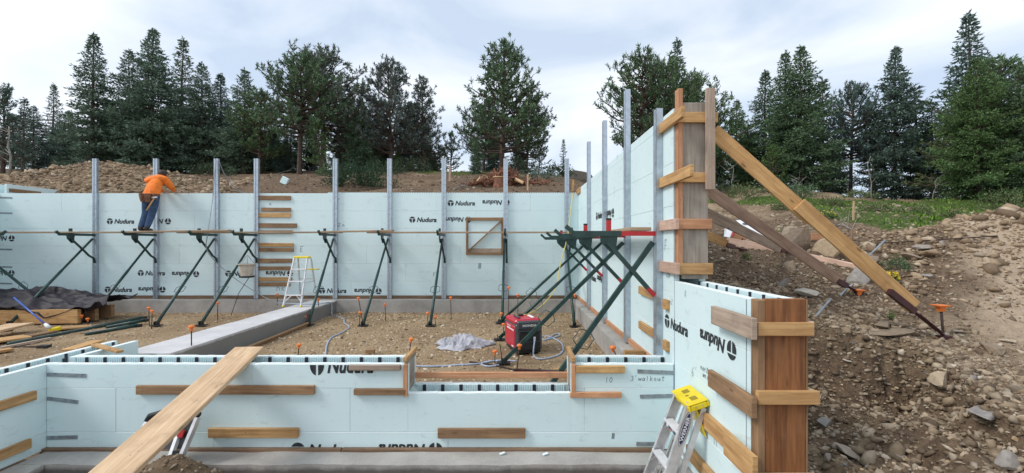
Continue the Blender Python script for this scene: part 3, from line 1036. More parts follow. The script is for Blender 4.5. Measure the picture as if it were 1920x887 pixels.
LW = 0.62   # logo width in metres
def back_logo(px, py, flip=False, w=52):
    """px, py: centre of emblem plus name in the photograph"""
    p = at(px, py, YB)
    s = w / 72.0 / 0.66
    flat_print('printed_logo', LOGO, back, (p.x, YB - 0.003, p.z), 'front', flip, s)
for px, py, fl in ((226, 415, 0), (295, 415, 1), (865, 381, 0), (930, 380, 1), (793, 412, 0), (858, 412, 1), (284, 512, 0), (348, 514, 1), (222, 543, 0), (285, 543, 1),
                   (624, 545, 0), (690, 546, 1), (2, 512, 1), (2, 447, 1), (448, 513, 0), (524, 513, 1)):
    back_logo(px, py, bool(fl))
for tx, px, py, h in (('z n', 634, 425, 0.09), ('E', 562, 472, 0.14), ('F', 812, 518, 0.1), ('[8', 897, 502, 0.1), ('h', 518, 545, 0.16), ('k', 527, 545, 0.16), ('r', 632, 378, 0.12), ('n', 505, 385, 0.08)):
    p = at(px, py, YB)
    flat_print('handwriting', hand_mesh(tx, h, 0.012, mat='pencil'), back, (p.x, YB - 0.003, p.z), 'front')
# corner straps at the left end
for py in (370, 399, 467, 500, 531):
    p, q = at(-20, py, YB), at(23, py + 1, YB)
    MB().beam((p.x, YB - 0.004, p.z), (q.x, YB - 0.004, q.z), 0.006, 0.04).build('corner_strap', 'strap', back)
# the column of short boards screwed on at the joint
for i, (xa, xb, py, hh, mt) in enumerate(((484, 546, 371, 8, 'brownwood'), (491, 546, 393, 7, 'brownwood'), (484, 546, 403.5, 8, 'honey'), (484, 557, 422.5, 8, 'brownwood'), (484, 549, 435, 6, 'brownwood'),
                             (484, 551, 459, 7, 'honey'), (484, 551, 468.5, 7, 'brownwood'), (484, 548, 489, 8, 'brownwood'), (484, 545, 503, 7, 'brownwood'), (484, 548, 523.5, 7, 'honey'), (484, 545, 533, 7, 'brownwood'), (484, 549, 557, 8, 'brownwood'))):
    p, q = at(xa, py, YB), at(xb, py + random.uniform(-0.6, 0.6), YB)
    MB().beam((p.x, YB - 0.022, p.z), (q.x, YB - 0.022, q.z), 0.04, hh / 72.0).build('cleat_board', mt, back, bevel=0.004)

# ---- wing wall beyond the left end ------------------------------------------
wing = thing('foam_form_wall', (-13.6, 13, 0.3), 'taller pale foam block wall running back from the far left corner, dirt heap behind it', 'wall', 'foam block walls of the foundation')
foam_blocks(wing, 'y', 12.15, 16.6, -13.94, -13.60, [0.5, 0.957, 1.414, 1.871, 2.328, 2.785, 3.352], 0.4)
board('cleat_board', -13.599, -13.56, 12.2, 13.0, 3.15, 3.24, 'brownwood', wing)
# left wall, mostly outside the frame, that carries the leftmost brace
left_far = thing('foam_form_wall', (-13.5, 10, 0.3), 'pale foam block wall at the extreme left, seen end on beside the black tarp', 'wall', 'foam block walls of the foundation')
foam_blocks(left_far, 'y', 8.6, 11.796, -13.74, -13.403, [0.32, 0.777, 1.234, 1.691, 2.148, 2.605, 3.062], 0.2)

# ---- right wall, high part --------------------------------------------------
XR = 1.67
right = thing('foam_form_wall', (XR, 8.4, 0.32), 'tall pale blue foam block wall running back along the right side, steel posts against it', 'wall', 'foam block walls of the foundation')
foam_blocks(right, 'y', 4.76, 12.14, XR, XR + 0.337, [0.32, 0.777, 1.234, 1.691, 2.148, 2.605, 3.062, 3.17], 1.1)
MB().box(XR - 0.036, XR - 0.001, 5.35, 11.76, 0.322, 0.40).build('base_board', 'fir', right, bevel=0.004)
p = onx(1083, 356, XR - 0.03)
MB().beam((XR - 0.02, p.y - 0.35, 3.10), (XR - 0.02, p.y + 0.25, 3.10), 0.04, 0.14).build('cleat_board', 'honey', right, bevel=0.004)
# cleats on its face near the front joint
for zz, ya, yb, mt in ((1.145, 5.2, 5.95, 'honey'), (0.69, 5.2, 5.95, 'honey')):
    board('cleat_board', XR - 0.041, XR - 0.002, ya, yb, zz - 0.05, zz + 0.05, mt, right)
for zz in (1.09, 0.645):
    board('cleat_board', XR - 0.041, XR - 0.002, 4.86, 4.99, zz - 0.055, zz + 0.055, 'honey', right)
for px, py, fl in ((1124, 404, 0), (1143, 401, 1), (1112, 521, 0), (1126, 524, 1)):
    p = onx(px, py, XR)
    flat_print('printed_logo', LOGO, right, (XR - 0.004, p.y, p.z), 'side', bool(fl), 1.1)
for tx, px, py, h in (('F', 1246, 470, 0.12), ('zn', 1250, 520, 0.08), ('i', 1092, 462, 0.1), ('r', 1157, 300, 0.12), ('i', 1150, 370, 0.3)):
    p = onx(px, py, XR)
    flat_print('handwriting', hand_mesh(tx, h, 0.008, mat='pencil'), right, (XR - 0.004, p.y, p.z), 'side')

# ---- right wall, low part nearest the camera --------------------------------
YE = 3.2
low = thing('foam_form_wall', (XR, 4.0, -0.39), 'low pale blue foam wall nearest at right, with big logos and a stained end board', 'wall', 'foam block walls of the foundation')
foam_blocks(low, 'y', YE, 4.756, XR, XR + 0.337, [-0.39, 0.067, 0.524, 0.981, 1.36], 0.9)
ribs(low, 'y', YE + 0.02, 4.74, XR + 0.337 - T, 1.05, 1.354, -1)
webs(low, 'y', [YE + 0.1 + 0.2032 * k for k in range(8)], XR, XR + 0.337, 1.36)
for px, py, fl, s in ((1267, 610, 0, 1.0), (1344, 643, 1, 1.0)):
    p = onx(px, py, XR)
    flat_print('printed_logo', LOGO, low, (XR - 0.004, p.y, p.z), 'side', bool(fl), s * 1.02)
for tx, px, py, h, mt in (("6'", 1297, 704, 0.09, 'pencil'), ('nerz', 1314, 692, 0.05, 'marker'), ('wnic', 1318, 706, 0.05, 'marker'), ('0', 1284, 556, 0.06, 'pencil'), ('nz', 1256, 570, 0.06, 'pencil'), ('11', 1338, 832, 0.05, 'pencil')):
    p = onx(px, py, XR)
    flat_print('handwriting', hand_mesh(tx, h, 0.005, mat=mt), low, (XR - 0.004, p.y, p.z), 'side')
# pencil and chalk lines on its face
MB().box(XR - 0.003, XR - 0.001, 4.715, 4.722, -0.39, 3.0).build('chalk_line', 'pencil', right)
MB().box(XR - 0.003, XR - 0.001, YE + 0.055, YE + 0.060, -0.38, 1.35).build('chalk_line', 'pencil', low)
# boards on its face, near the end
for ya, yb, za, zb, mt, off in ((3.03, 3.66, -0.50, -0.645, 'grey', 0), (3.03, 3.72, -1.03, -1.17, 'brownwood', 0), (3.02, 3.44, -1.42, -1.60, 'honey', 0.0), (3.40, 4.32, -1.45, -1.59, 'honey', 0.041), (3.25, 4.30, -1.90, -2.02, 'honey', 0.041)):
    xo = XR - 0.002 - (0.041 if off == 0 else 0.0)
    board('cleat_board', xo - 0.040, xo, ya, yb, EYE + zb, EYE + za, mt, low)
# bulkhead at its end: form board, side studs, cross boards
bh = thing('end_bulkhead', (0, 0, 0), None, None)
bh.parent = low
bh.location = -Vector(low['_o'])
board('end_stud', XR - 0.002, XR + 0.05, YE - 0.095, YE - 0.004, -0.25, 1.365, 'brownwood', bh)
board('end_board', XR + 0.051, XR + 0.33, YE - 0.092, YE - 0.052, -0.35, 1.372, 'stained', bh)
board('end_stud', XR + 0.331, XR + 0.345, YE - 0.095, YE - 0.004, -0.25, 1.365, 'brownwood', bh)
for za, zb, x0, x1, mt in ((-0.535, -0.625, XR - 0.02, XR + 0.36, 'honey'), (-1.00, -1.09, XR - 0.02, XR + 0.40, 'honey'), (-1.565, -1.66, XR - 0.01, XR + 0.38, 'pale')):
    board('cross_board', x0, x1, YE - 0.137, YE - 0.097, EYE + zb, EYE + za, mt, bh)
for za, zb, mt, yb in ((-0.535, -0.63, 'pink', 3.7), (-1.0, -1.095, 'pale', 3.4)):
    board('outer_cleat', XR + 0.348, XR + 0.388, YE - 0.096, yb, EYE + zb, EYE + za, mt, bh)

# bulkhead at the end of the high part
hb = thing('end_bulkhead', (0, 0, 0), None, None)
hb.parent = right
hb.location = -Vector(right['_o'])
YH = 4.756
board('end_stud', XR + 0.015, XR + 0.068, YH - 0.09, YH - 0.002, 1.43, 3.35, 'fir', hb)
board('end_board', XR + 0.069, XR + 0.335, YH - 0.07, YH - 0.03, 1.385, 3.21, 'ply', hb)
board('tall_upright', XR + 0.285, XR + 0.375, YH - 0.152, YH - 0.112, 2.30, 3.335, 'grey', hb)
for za, zb, x1, mt in ((1.35, 1.245, 0.42, 'honey'), (0.73, 0.63, 0.31, 'honey'), (0.255, 0.15, 0.36, 'fir'), (-0.20, -0.315, 0.37, 'honey')):
    board('cross_board', XR + 0.0, XR + x1, YH - 0.112, YH - 0.072, EYE + zb, EYE + za, mt, hb)
for za, zb, ya, yb, mt in ((1.345, 1.235, 4.42, 5.12, 'honey'), (0.735, 0.625, 4.20, 5.12, 'honey'), (0.255, 0.145, 4.58, 5.14, 'pink'), (-0.195, -0.31, 4.56, 5.12, 'pink')):
    board('side_cleat', XR - 0.042, XR - 0.002, ya, yb, EYE + zb, EYE + za, mt, hb)

# ---- front wall -------------------------------------------------------------
YF = 4.72
TF = 0.387
front = thing('foam_form_wall', (-1.6, YF, -0.39), 'pale blue foam block wall across the foreground with a stepped down notch between wooden bucks', 'wall', 'foam block walls of the foundation')
N0, N1 = at(765, 0, YF).x, at(1071, 0, YF).x
ZN = EYE - 1.56
hole = [(N0, N1, ZN, 2.0)]
foam_blocks(front, 'x', -4.868, XR - 0.002, YF, YF + TF, [-0.39, -0.211, 0.245, 0.494], 0.7, near=hole, far=hole)
ribs(front, 'x', -4.86, N0 - 0.05, YF + TF - T, 0.2, 0.489, -1)
ribs(front, 'x', N1 + 0.05, XR - 0.01, YF + TF - T, 0.2, 0.489, -1)
ribs(front, 'x', N0 + 0.02, N1 - 0.02, YF + TF - T, -0.1, ZN - 0.005, -1)
webs(front, 'x', [-4.74 + 0.2032 * k for k in range(18)], YF, YF + TF, 0.494)
webs(front, 'x', [0.83 + 0.2032 * k for k in range(5)], YF, YF + TF, 0.494)
webs(front, 'x', [N0 + 0.11 + 0.2032 * k for k in range(9)], YF, YF + TF, ZN)
# crumbs and broken edge along the top of the skins
mb = MB()
for x0, x1, zt in ((-4.86, N0 - 0.05, 0.494), (N1 + 0.05, XR - 0.01, 0.494), (N0 + 0.01, N1 - 0.01, ZN)):
    for yy in (YF + 0.002, YF + TF - T + 0.002):
        x = x0
        while x < x1 - 0.02:
            w_ = min(random.uniform(0.02, 0.09), x1 - x)
            mb.box(x, x + w_, yy, yy + T - 0.004, zt - 0.004, zt + random.uniform(0.001, 0.006))
            x += w_
tag(mb.build('rough_top_edge', 'foam', front), kind='stuff')
# bucks
bkl = thing('window_buck', (0, 0, 0), None, None); bkl.parent = front; bkl.location = -Vector(front['_o'])
board('buck_board', N0 - 0.040, N0 - 0.002, YF + 0.002, YF + 0.40, ZN + 0.002, 0.53, 'ply', bkl)
board('buck_front_strip', N0 - 0.042, N0 + 0.002, YF - 0.040, YF - 0.001, ZN - 0.02, 0.50, 'fir', bkl)
MB().beam((N0 - 0.021, YF - 0.05, 0.553), (N0 - 0.021, YF + 0.46, 0.560), 0.044, 0.042).build('buck_top_strip', 'honey', bkl, bevel=0.004)
bkr = thing('window_buck', (0, 0, 0), None, None); bkr.parent = front; bkr.location = -Vector(front['_o'])
board('buck_board', N1 + 0.002, N1 + 0.040, YF + 0.002, YF + 0.40, ZN + 0.002, 0.53, 'ply', bkr)
board('buck_front_strip', N1 - 0.002, N1 + 0.042, YF - 0.040, YF - 0.001, ZN - 0.02, 0.50, 'fir', bkr)
MB().beam((N1 + 0.021, YF - 0.05, 0.553), (N1 + 0.021, YF + 0.46, 0.560), 0.044, 0.042).build('buck_top_strip', 'honey', bkr, bevel=0.004)
board('spreader_board', N0 - 0.001, N1 + 0.001, YF + 0.33, YF + 0.37, EYE - 1.50, EYE - 1.435, 'fir', front)
# boards screwed to its face
for xa, xb, ya, yb, mt in ((257, 590, 722.5, 739, 'brownwood'), (392, 560, 802.5, 820, 'honey'), (821, 985, 803, 821, 'brownwood'), (655, 751, 684, 694, 'grey'), (664, 762, 729, 740, 'brownwood'),
                           (1080, 1171, 685.5, 699, 'honey'), (1069, 1165, 735, 745, 'fir')):
    p, q = at(xa, ya, YF - 0.02), at(xb, yb, YF - 0.02)
    board('cleat_board', p.x, q.x, YF - 0.041, YF - 0.002, q.z, p.z, mt, front)
for xa, xb in ((78, 640), (642, 1228)):
    p, q = at(xa, 840.5, YF - 0.03), at(xb, 851, YF - 0.03)
    board('base_board', p.x, q.x, YF - 0.050, YF - 0.002, q.z, p.z, 'darkwood', front)
for xa, ya, xb, yb in ((89, 702, 162, 704.5), (89, 747, 147, 754), (89, 821, 146, 819.5), (1195, 696, 1264, 699), (1200, 743.5, 1264, 742), (1193, 832, 1240, 832)):
    p, q = at(xa, ya, YF), at(xb, yb, YF)
    MB().beam((p.x, YF - 0.004, p.z), (q.x, YF - 0.004, q.z), 0.005, 0.04).build('corner_strap', 'strap', front)
# prints: name cut off by the top edge, and one hidden by the base board
p = at(641, 683.5, YF)
flat_print('printed_logo', clipped(LOGO, zhi=0.0), front, (p.x, YF - 0.003, 0.488), 'front', False, (1.02, 1.5, 1))
for px, fl in ((605, 0), (770, 1)):
    p = at(px, 843, YF)
    flat_print('printed_logo', LOGO, front, (p.x, YF - 0.003, p.z), 'front', bool(fl), 1.02)
for tx, px, py, h in (('10', 1134, 717, 0.055), ("3' walkout", 1182, 714, 0.050), ('[8', 1147, 821, 0.04)):
    p = at(px, py, YF)
    flat_print('handwriting', hand_mesh(tx, h, 0.0042), front, (p.x, YF - 0.003, p.z), 'front')
MB().box(XR - 0.012, XR - 0.006, YF - 0.003, YF - 0.001, -0.38, 0.49).build('chalk_line', 'pencil', front)

# ---- wall at left, corner with the front wall -------------------------------
leftw = thing('foam_form_wall', (-5.0, 4.4, -0.39), 'low pale blue foam wall at the left edge, joining the foreground wall in a corner', 'wall', 'foam block walls of the foundation')
foam_blocks(leftw, 'y', 2.6, 5.88, -5.207, -4.87, [-0.39, -0.211, 0.245, 0.494], 0.3, near=[(4.80, 5.03, -1, 2)], nearside=1)
ribs(leftw, 'y', 2.7, 5.86, -5.207 + T, 0.2, 0.489, 1)
webs(leftw, 'y', [2.75 + 0.2032 * k for k in range(16)], -5.207, -4.87, 0.494)
for px, za, zb, y0 in ((70, -1.485, -1.578, 3.6), (60, -1.95, -2.045, 3.6), (52, -2.14, -2.20, 3.6)):
    y1 = 4.83 * F / (VX - px)
    board('cleat_board', -4.868, -4.829, y0, y1, EYE + zb, EYE + za, 'honey' if za > -2.1 else 'darkwood', leftw)
# ------------------------------------------------------------------ wall braces with scaffold brackets
def brace(label, o, n, ztop, arm_z, foot, pipe_top_a=0.09, red=False, square=False, gus=0.70, arm_len=0.98, zbot=0.33):
    o, n = Vector(o), Vector(n)
    s = Vector((0, 0, 1)).cross(n)
    P = lambda a, b, z: Vector((o.x, o.y, 0)) + n * a + s * b + Vector((0, 0, z))
    t = thing('wall_brace', (o.x, o.y, zbot), label, 'wall brace', 'steel wall braces with scaffold brackets')
    mb = MB()
    # rolled steel channel: closed face to the room, with a groove and holes
    prof = [(0.003, -0.056), (0.075, -0.056), (0.075, -0.02), (0.06, -0.014), (0.06, 0.014), (0.075, 0.02), (0.075, 0.056), (0.003, 0.056),
            (0.003, 0.053), (0.072, 0.053), (0.072, 0.0225), (0.057, 0.0165), (0.057, -0.0165), (0.072, -0.0225), (0.072, -0.053), (0.003, -0.053)]
    k = len(prof)
    vs = [P(a, b, zbot) for a, b in prof] + [P(a, b, ztop) for a, b in prof]
    mb.add(vs, [(i, (i + 1) % k, k + (i + 1) % k, k + i) for i in range(k)])
    for i in range(7):
        mb.add([P(*prof[i], ztop), P(*prof[i + 1], ztop), P(*prof[14 - i], ztop), P(*prof[15 - i], ztop)], [(0, 1, 2, 3)])
    mb.build('strongback_post', 'galv', t)
    mb = MB()
    z = zbot + 0.2
    while z < ztop - 0.05:
        for b in (0.038,):
            c = [P(0.0755, b + 0.008 * math.cos(q), z + 0.008 * math.sin(q)) for q in [PI / 4 * j for j in range(8)]]
            mb.add(c, [tuple(range(8))])
        z += 0.305
    tag(mb.build('post_holes', 'hole', t), kind='stuff')
    a_red = arm_len * 0.50
    a0 = 0.076
    if red:
        MB().beam(P(a0, 0, arm_z), P(a_red, 0, arm_z), 0.042, 0.052).build('arm_sleeve', 'red', t)
        a0 = a_red - 0.04
    mb = MB().beam(P(a0, 0, arm_z), P(arm_len, 0, arm_z), 0.05, 0.060)
    mb.beam(P(arm_len - 0.02, 0, arm_z - 0.01), P(arm_len + 0.085, 0, arm_z + 0.085), 0.045, 0.045)
    arm = mb.build('bracket_arm', 'green', t)
    mb = MB()
    g = gus
    poly = [P(g + 0.10, -0.008, arm_z - 0.028), P(g + 0.09, -0.008, arm_z - 0.10), P(g - 0.02, -0.008, arm_z - 0.21), P(g - 0.08, -0.008, arm_z - 0.205), P(g - 0.10, -0.008, arm_z - 0.028)]
    mb.prism(poly, s * 0.016)
    mb.build('gusset_plate', 'green', t)
    st = MB().beam(P(g - 0.0, 0, arm_z + 0.03), P(g, 0, arm_z + 0.15), 0.05, 0.05)
    so = st.build('guardrail_socket', 'red' if red else 'green', t)
    if red:
        MB().beam(P(g, 0, arm_z + 0.151), P(g, 0, arm_z + 0.175), 0.052, 0.052).build('socket_cap', 'black', t)
    if red:
        e = P(0.085, 0, arm_z - 0.70)
        q0 = P(g + 0.02, 0.03, arm_z - 0.10)
        d = (e - q0)
        MB().beam(q0, q0 + d * 0.86, 0.045, 0.045).build('knee_strut', 'green', t)
        MB().beam(q0 + d * 0.861, e, 0.045, 0.045).build('strut_sleeve', 'red', t)
    else:
        pts = [P(g, 0.03, arm_z - 0.12), P(g * 0.55, 0.03, arm_z - 0.40), P(g * 0.36, 0.03, arm_z - 0.53), P(0.12, 0.03, arm_z - 0.60), P(0.10, 0.03, arm_z - 0.72)]
        MB().tube(pts, 0.026, 8).build('knee_strut', 'green', t, smooth=True)
    foot = Vector(foot)
    top = P(pipe_top_a, -0.035, arm_z - 0.10)
    if square:
        MB().beam(top, foot, 0.052, 0.052).build('diagonal_pipe', 'green', t)
    else:
        MB().tube([top, foot.lerp(top, 0.58), foot.lerp(top, 0.579), foot], [0.026, 0.026, 0.031, 0.031], 9).build('diagonal_pipe', 'green', t, smooth=True)
    d = (foot - top).normalized()
    c = foot.lerp(top, 0.36)
    side = d.cross(Vector((0, 1, 0)) if abs(n.x) > 0.5 else Vector((1, 0, 0))).normalized()
    view = side
    side = d.cross(view).normalized() if abs(n.x) < 0.5 else view
    loop = [c - d * 0.10 + side * 0.03, c - d * 0.07 + side * 0.10, c + d * 0.07 + side * 0.10, c + d * 0.10 + side * 0.03,
            c + d * 0.10 - side * 0.03, c + d * 0.07 - side * 0.10, c - d * 0.07 - side * 0.10, c - d * 0.10 - side * 0.03, c - d * 0.10 + side * 0.03]
    MB().tube(loop, 0.006, 5).build('turn_handle', 'green', t)
    mb = MB().box(foot.x - 0.10, foot.x + 0.10, foot.y - 0.07, foot.y + 0.07, foot.z - 0.03, foot.z - 0.012)
    mb.beam(foot + Vector((-0.03, 0, -0.02)), foot + Vector((-0.03, 0, 0.06)), 0.012, 0.07)
    mb.beam(foot + Vector((0.03, 0, -0.02)), foot + Vector((0.03, 0, 0.06)), 0.012, 0.07)
    mb.build('foot_plate', 'black', t)
    return t

ARM = 1.975
bk = [(177, 18, 611, 'leftmost of the tall steel posts in view, its brace running down behind the black tarp'),
      (291, 166, 603, 'steel brace whose post stands right behind the workman in orange'),
      (405, 293, 612, 'steel brace next right of the workman, a cable hanging from its post top'),
      (480, 377, 611, 'steel brace with the canvas bucket hanging from it'),
      (628, 578, 609, 'steel brace just right of the stepladder at the end of the concrete beam'),
      (730, 681, 610, 'steel brace second to the right of the small stepladder, a leaning rebar at its foot'),
      (832, 807, 611, 'steel brace just left of the framed window opening'),
      (948, 942, 602, 'steel brace right against the right side of the framed window opening'),
      (1063, 1077, 612, 'steel brace in the back right corner of the foundation')]
for px, fx, fy, lab in bk:
    p = at(px, 400, YB - 0.07)
    f = onz(fx, fy, 0.02)
    f.z = gz(f.x, f.y) + 0.05
    brace(lab, (p.x, YB, 0), (0, -1, 0), 3.955, ARM, f, red=False)
# left wall brace, its post outside the frame
brace('steel brace at the extreme left edge, leaning the other way from its neighbours', (-13.40, 11.0, 0), (1, 0, 0), 3.95, ARM, (-11.05, 10.95, 0.06))
rt = [(1101, 938, 607, 2.22, False, 'steel brace farthest back along the tall right wall'),
      (1130, 936, 640, 2.21, False, 'steel brace along the right wall whose pipe comes down behind the generator'),
      (1171, 944, 684, 2.215, True, 'steel brace along the right wall whose pipe crosses in front of the generator'),
      (1228, 1022, 750, 1.52, True, 'nearest steel brace on the right wall, with red bracket sleeve and shorter post')]
for px, fx, fy, top, sq, lab in rt:
    Y = (XR - 0.075) * F / (px - VX)
    f = onz(fx, fy, 0.02)
    brace(lab, (XR, Y, 0), (-1, 0, 0), EYE + top, 1.865, (f.x, Y, gz(f.x, Y) + 0.05), red=True, square=sq, gus=0.64 if px < 1200 else 0.60, arm_len=1.0)

# ------------------------------------------------------------------ scaffold planks
def plank(label, p0, p1, w, h, mat, group='scaffold planks', name='scaffold_plank', up=(0, 0, 1)):
    p0, p1 = Vector(p0), Vector(p1)
    mid = (p0 + p1) / 2
    b = MB().beam(p0 - mid, p1 - mid, w, h, up).build(name, mat, bevel=0.004)
    b.location = mid
    return tag(b, label, 'plank', group)
def bplank(label, xa, xb, dy, za, zb, mat='plank_edge'):
    Y = 11.05 + dy
    a, b = at(xa, 0, Y), at(xb, 0, Y)
    plank(label, (a.x, Y, za), (b.x, Y, zb), 0.235, 0.038, mat)
bplank('long scaffold plank under the workman, running left out of the picture', -60, 300, 0.12, 2.028, 2.030)
bplank('scaffold plank just right of the workman, lying on top of another', 236, 434, -0.14, 2.030, 2.068)
bplank('scaffold plank passing in front of the column of short boards', 337, 640, 0.13, 2.026, 2.031)
bplank('scaffold plank just right of the stepladder, slightly raised at its right end', 605, 737, -0.13, 2.032, 2.066)
bplank('long scaffold plank crossing in front of the framed window', 690, 1062, 0.14, 2.026, 2.030)
plank('scaffold plank along the right wall, its pale end facing the camera', (1.43, 5.11, 1.917), (1.43, 8.7, 1.917), 0.235, 0.04, 'plank_edge')
plank('scaffold plank along the right wall farther back toward the corner', (1.40, 8.3, 1.958), (1.40, 11.4, 1.958), 0.235, 0.04, 'plank_edge')

# ------------------------------------------------------------------ rebar stakes with orange caps
def stake(label, cap_px, base_px, z=None, big=False, name='rebar_stake', r=0.008, capr=0.03):
    b = onz(base_px[0], base_px[1], 0.0) if z is None else Vector(z)
    if z is None:
        b.z = gz(b.x, b.y)
    tp = at(cap_px[0], cap_px[1], b.y)
    t = thing(name, (b.x, b.y, b.z), label, 'stake', 'rebar stakes with orange caps')
    d = (tp - b).normalized()
    MB().tube([b - d * 0.08, tp - d * 0.01], r, 6).build('rebar', 'rebar', t, smooth=True)
    mb = MB()
    if big:
        mb.add(*_sq(tp, 0.020, 0.034, -0.055, 0.0))
        mb.add(*_sq(tp, 0.058, 0.062, 0.001, 0.012))
        mb.build('safety_cap', 'orange', t)
    else:
        k = capr / 0.03
        mb.lathe(tp, [(0.016 * k, -0.05 * k), (0.017 * k, -0.012 * k), (0.034 * k, -0.010 * k), (0.037 * k, 0.004 * k), (0.030 * k, 0.018 * k), (0.012 * k, 0.024 * k)], 10)
        mb.build('safety_cap', 'orange', t, smooth=False)
    return t
def _sq(c, rb, rt_, z0, z1):
    vs = []
    for z, r in ((z0, rb if z0 < -0.01 else rb), (z1, rt_)):
        vs += [c + Vector((a * r, b * r, z)) for a, b in ((-1, -1), (1, -1), (1, 1), (-1, 1))]
    return vs, [(3, 2, 1, 0), (4, 5, 6, 7), (0, 1, 5, 4), (1, 2, 6, 5), (2, 3, 7, 6), (3, 0, 4, 7)]

ST = [((279, 577.5), (280, 613), 'tall orange-capped stake left of the green brace foot nearest the concrete beam'),
      ((285.5, 583.5), (284, 618), 'orange-capped stake just in front of a taller one near the dark pipes'),
      ((299, 602), (299, 611), 'low orange cap right at the foot of the second brace from the left'),
      ((408, 568), (408, 601), 'orange-capped stake standing alone against the back footing left of the concrete beam'),
      ((153, 592), (153, 609), 'short orange-capped stake beside the end of the long timber under the tarp'),
      ((164.5, 598), (164.5, 612), 'short orange-capped stake beside the foot of the brace near the tarp'),
      ((597, 561), (597, 599), 'orange-capped stake at the right side of the concrete beam, behind the brace pipe'),
      ((582, 590), (582, 607), 'short orange-capped stake on the right of the pair by the concrete beam'),
      ((572, 594), (572, 609), 'short orange-capped stake on the left of the pair by the concrete beam'),
      ((672, 559), (681, 609), 'long orange-capped rebar leaning onto a brace foot in the middle of the gravel'),
      ((675, 586), (674, 612), 'short orange-capped stake beside the leaning rebar'),
      ((722, 571), (723, 601), 'orange-capped stake standing alone in the gravel left of the window'),
      ((802, 587), (802, 611), 'short orange-capped stake left of the brace foot below the window'),
      ((817, 594), (817, 610), 'short orange-capped stake right of the brace foot below the window'),
      ((845, 558), (846, 601), 'tall thin orange-capped stake directly below the window opening'),
      ((954, 539), (953, 602), 'tall orange-capped stake just left of the generator, beside a brace pipe'),
      ((940, 588), (940, 610), 'orange-capped stake behind the left top of the generator'),
      ((971, 553), (971, 604), 'tall thin orange-capped stake behind the generator'),
      ((944, 608), (944, 626), 'low orange cap touching the left top edge of the generator'),
      ((928, 659), (928, 684), 'orange-capped stake in front of the generator, left of the brace foot'),
      ((974, 648), (969, 697), 'tall leaning orange-capped stake in front of the generator'),
      ((1078, 553), (1078, 606), 'orange-capped stake in the back right corner of the gravel'),
      ((560.5, 647), (558, 676), 'orange-capped stake right behind the foreground wall, right of the long plank'),
      ((771, 636), (766, 674), 'orange-capped stake behind the left window buck of the foreground wall')]
for c, b, lab in ST:
    stake(lab, c, b)
b = onz(359, 690, 0.0)
stake('nearest orange-capped stake at left, standing in front of the concrete beam', (359, 613), (359, 690), capr=0.034)
b = onz(520, 566, 0.316)
stake('orange-capped stake on the concrete beam left of the stepladder', (520, 552), None, z=(b.x, b.y, 0.316))
b = onz(1149, 664, 0.318)
stake('orange-capped stake on the right footing behind the foreground wall', (1149, 652), None, z=(1.43, 6.05, 0.1), capr=0.036)
MB_ = None
# plain rebar beside the nearest brace foot
p = onz(944, 688, 0.0)
tag(MB().tube([p, at(937, 645, p.y)], 0.008, 6).build('rebar_rod', 'rebar', smooth=True), 'bare rebar rod stuck upright beside the front brace foot', 'rebar')

# ------------------------------------------------------------------ stepladders
def ladder_rail(mb, a, b, w=0.066, d=0.024, up=(0, -1, 0)):
    mb.beam(a, b, d, w, up)
# small open stepladder on the concrete beam
zb = 0.316
FL, FR = at(530.5, 575, 10.27), at(564, 575, 10.27)
TL, TR = at(552, 484, 10.52), at(576.5, 484, 10.52)
for v_ in (FL, FR): v_.z = zb
t = thing('stepladder', ((FL + FR) / 2), 'small open aluminium stepladder with yellow top standing on the concrete beam', 'stepladder', 'stepladders')
rail_s = []
for a, b in ((FL, TL), (FR, TR)):
    mb = MB(); ladder_rail(mb, a, b, 0.06, 0.02); mb.build('front_rail', 'aluwhite', t)
    MB().beam(a + Vector((0, 0, 0)), a + (b - a) * 0.03, 0.03, 0.075, (0, -1, 0)).build('foot_pad', 'yellow', t)
RL, RR = Vector((FL.x + 0.05, 11.02, zb)), Vector((FR.x + 0.05, 11.02, zb))
TL2, TR2 = TL + Vector((0.03, 0.12, -0.01)), TR + Vector((0.03, 0.12, -0.01))
for a, b in ((RL, TL2), (RR, TR2)):
    mb = MB(); ladder_rail(mb, a, b, 0.04, 0.02); mb.build('rear_rail', 'alu', t)
for k in (0.24, 0.52, 0.77):
    a, b = FL.lerp(TL, k), FR.lerp(TR, k)
    MB().beam(a + Vector((0, -0.02, 0)), b + Vector((0, -0.02, 0)), 0.075, 0.022).build('step', 'aluwhite', t)
for k in (0.22, 0.55):
    a, b = RL.lerp(TL2, k), RR.lerp(TR2, k)
    MB().beam(a, b, 0.012, 0.03).build('rear_bar', 'alu', t)
for s0, s1 in ((FL.lerp(TL, 0.10), FL.lerp(FR, 0.36).lerp(TL.lerp(TR, 0.36), 0.235)), (FR.lerp(TR, 0.10), FL.lerp(FR, 0.64).lerp(TL.lerp(TR, 0.64), 0.235)),
               (FL.lerp(TL, 0.68), FL.lerp(FR, 0.24).lerp(TL.lerp(TR, 0.24), 0.765)), (FR.lerp(TR, 0.68), FL.lerp(FR, 0.76).lerp(TL.lerp(TR, 0.76), 0.765))):
    MB().beam(s0, s1, 0.008, 0.022).build('step_brace', 'aluwhite', t)
for k, (a, b) in enumerate(((FL.lerp(TL, 0.48), RL.lerp(TL2, 0.5)), (FR.lerp(TR, 0.48), RR.lerp(TR2, 0.5)))):
    MB().beam(a, b, 0.006, 0.016).build('spreader', 'alu', t)
mb = MB()
c = (TL + TR) / 2 + Vector((0.01, 0.05, 0.02))
mb.beam(c - Vector((0.175, 0, 0)), c + Vector((0.175, 0, 0)), 0.17, 0.045)
mb.build('top_cap', 'yellow', t, bevel=0.012)
a, b = RL.lerp(TL2, 0.76), RR.lerp(TR2, 0.76)
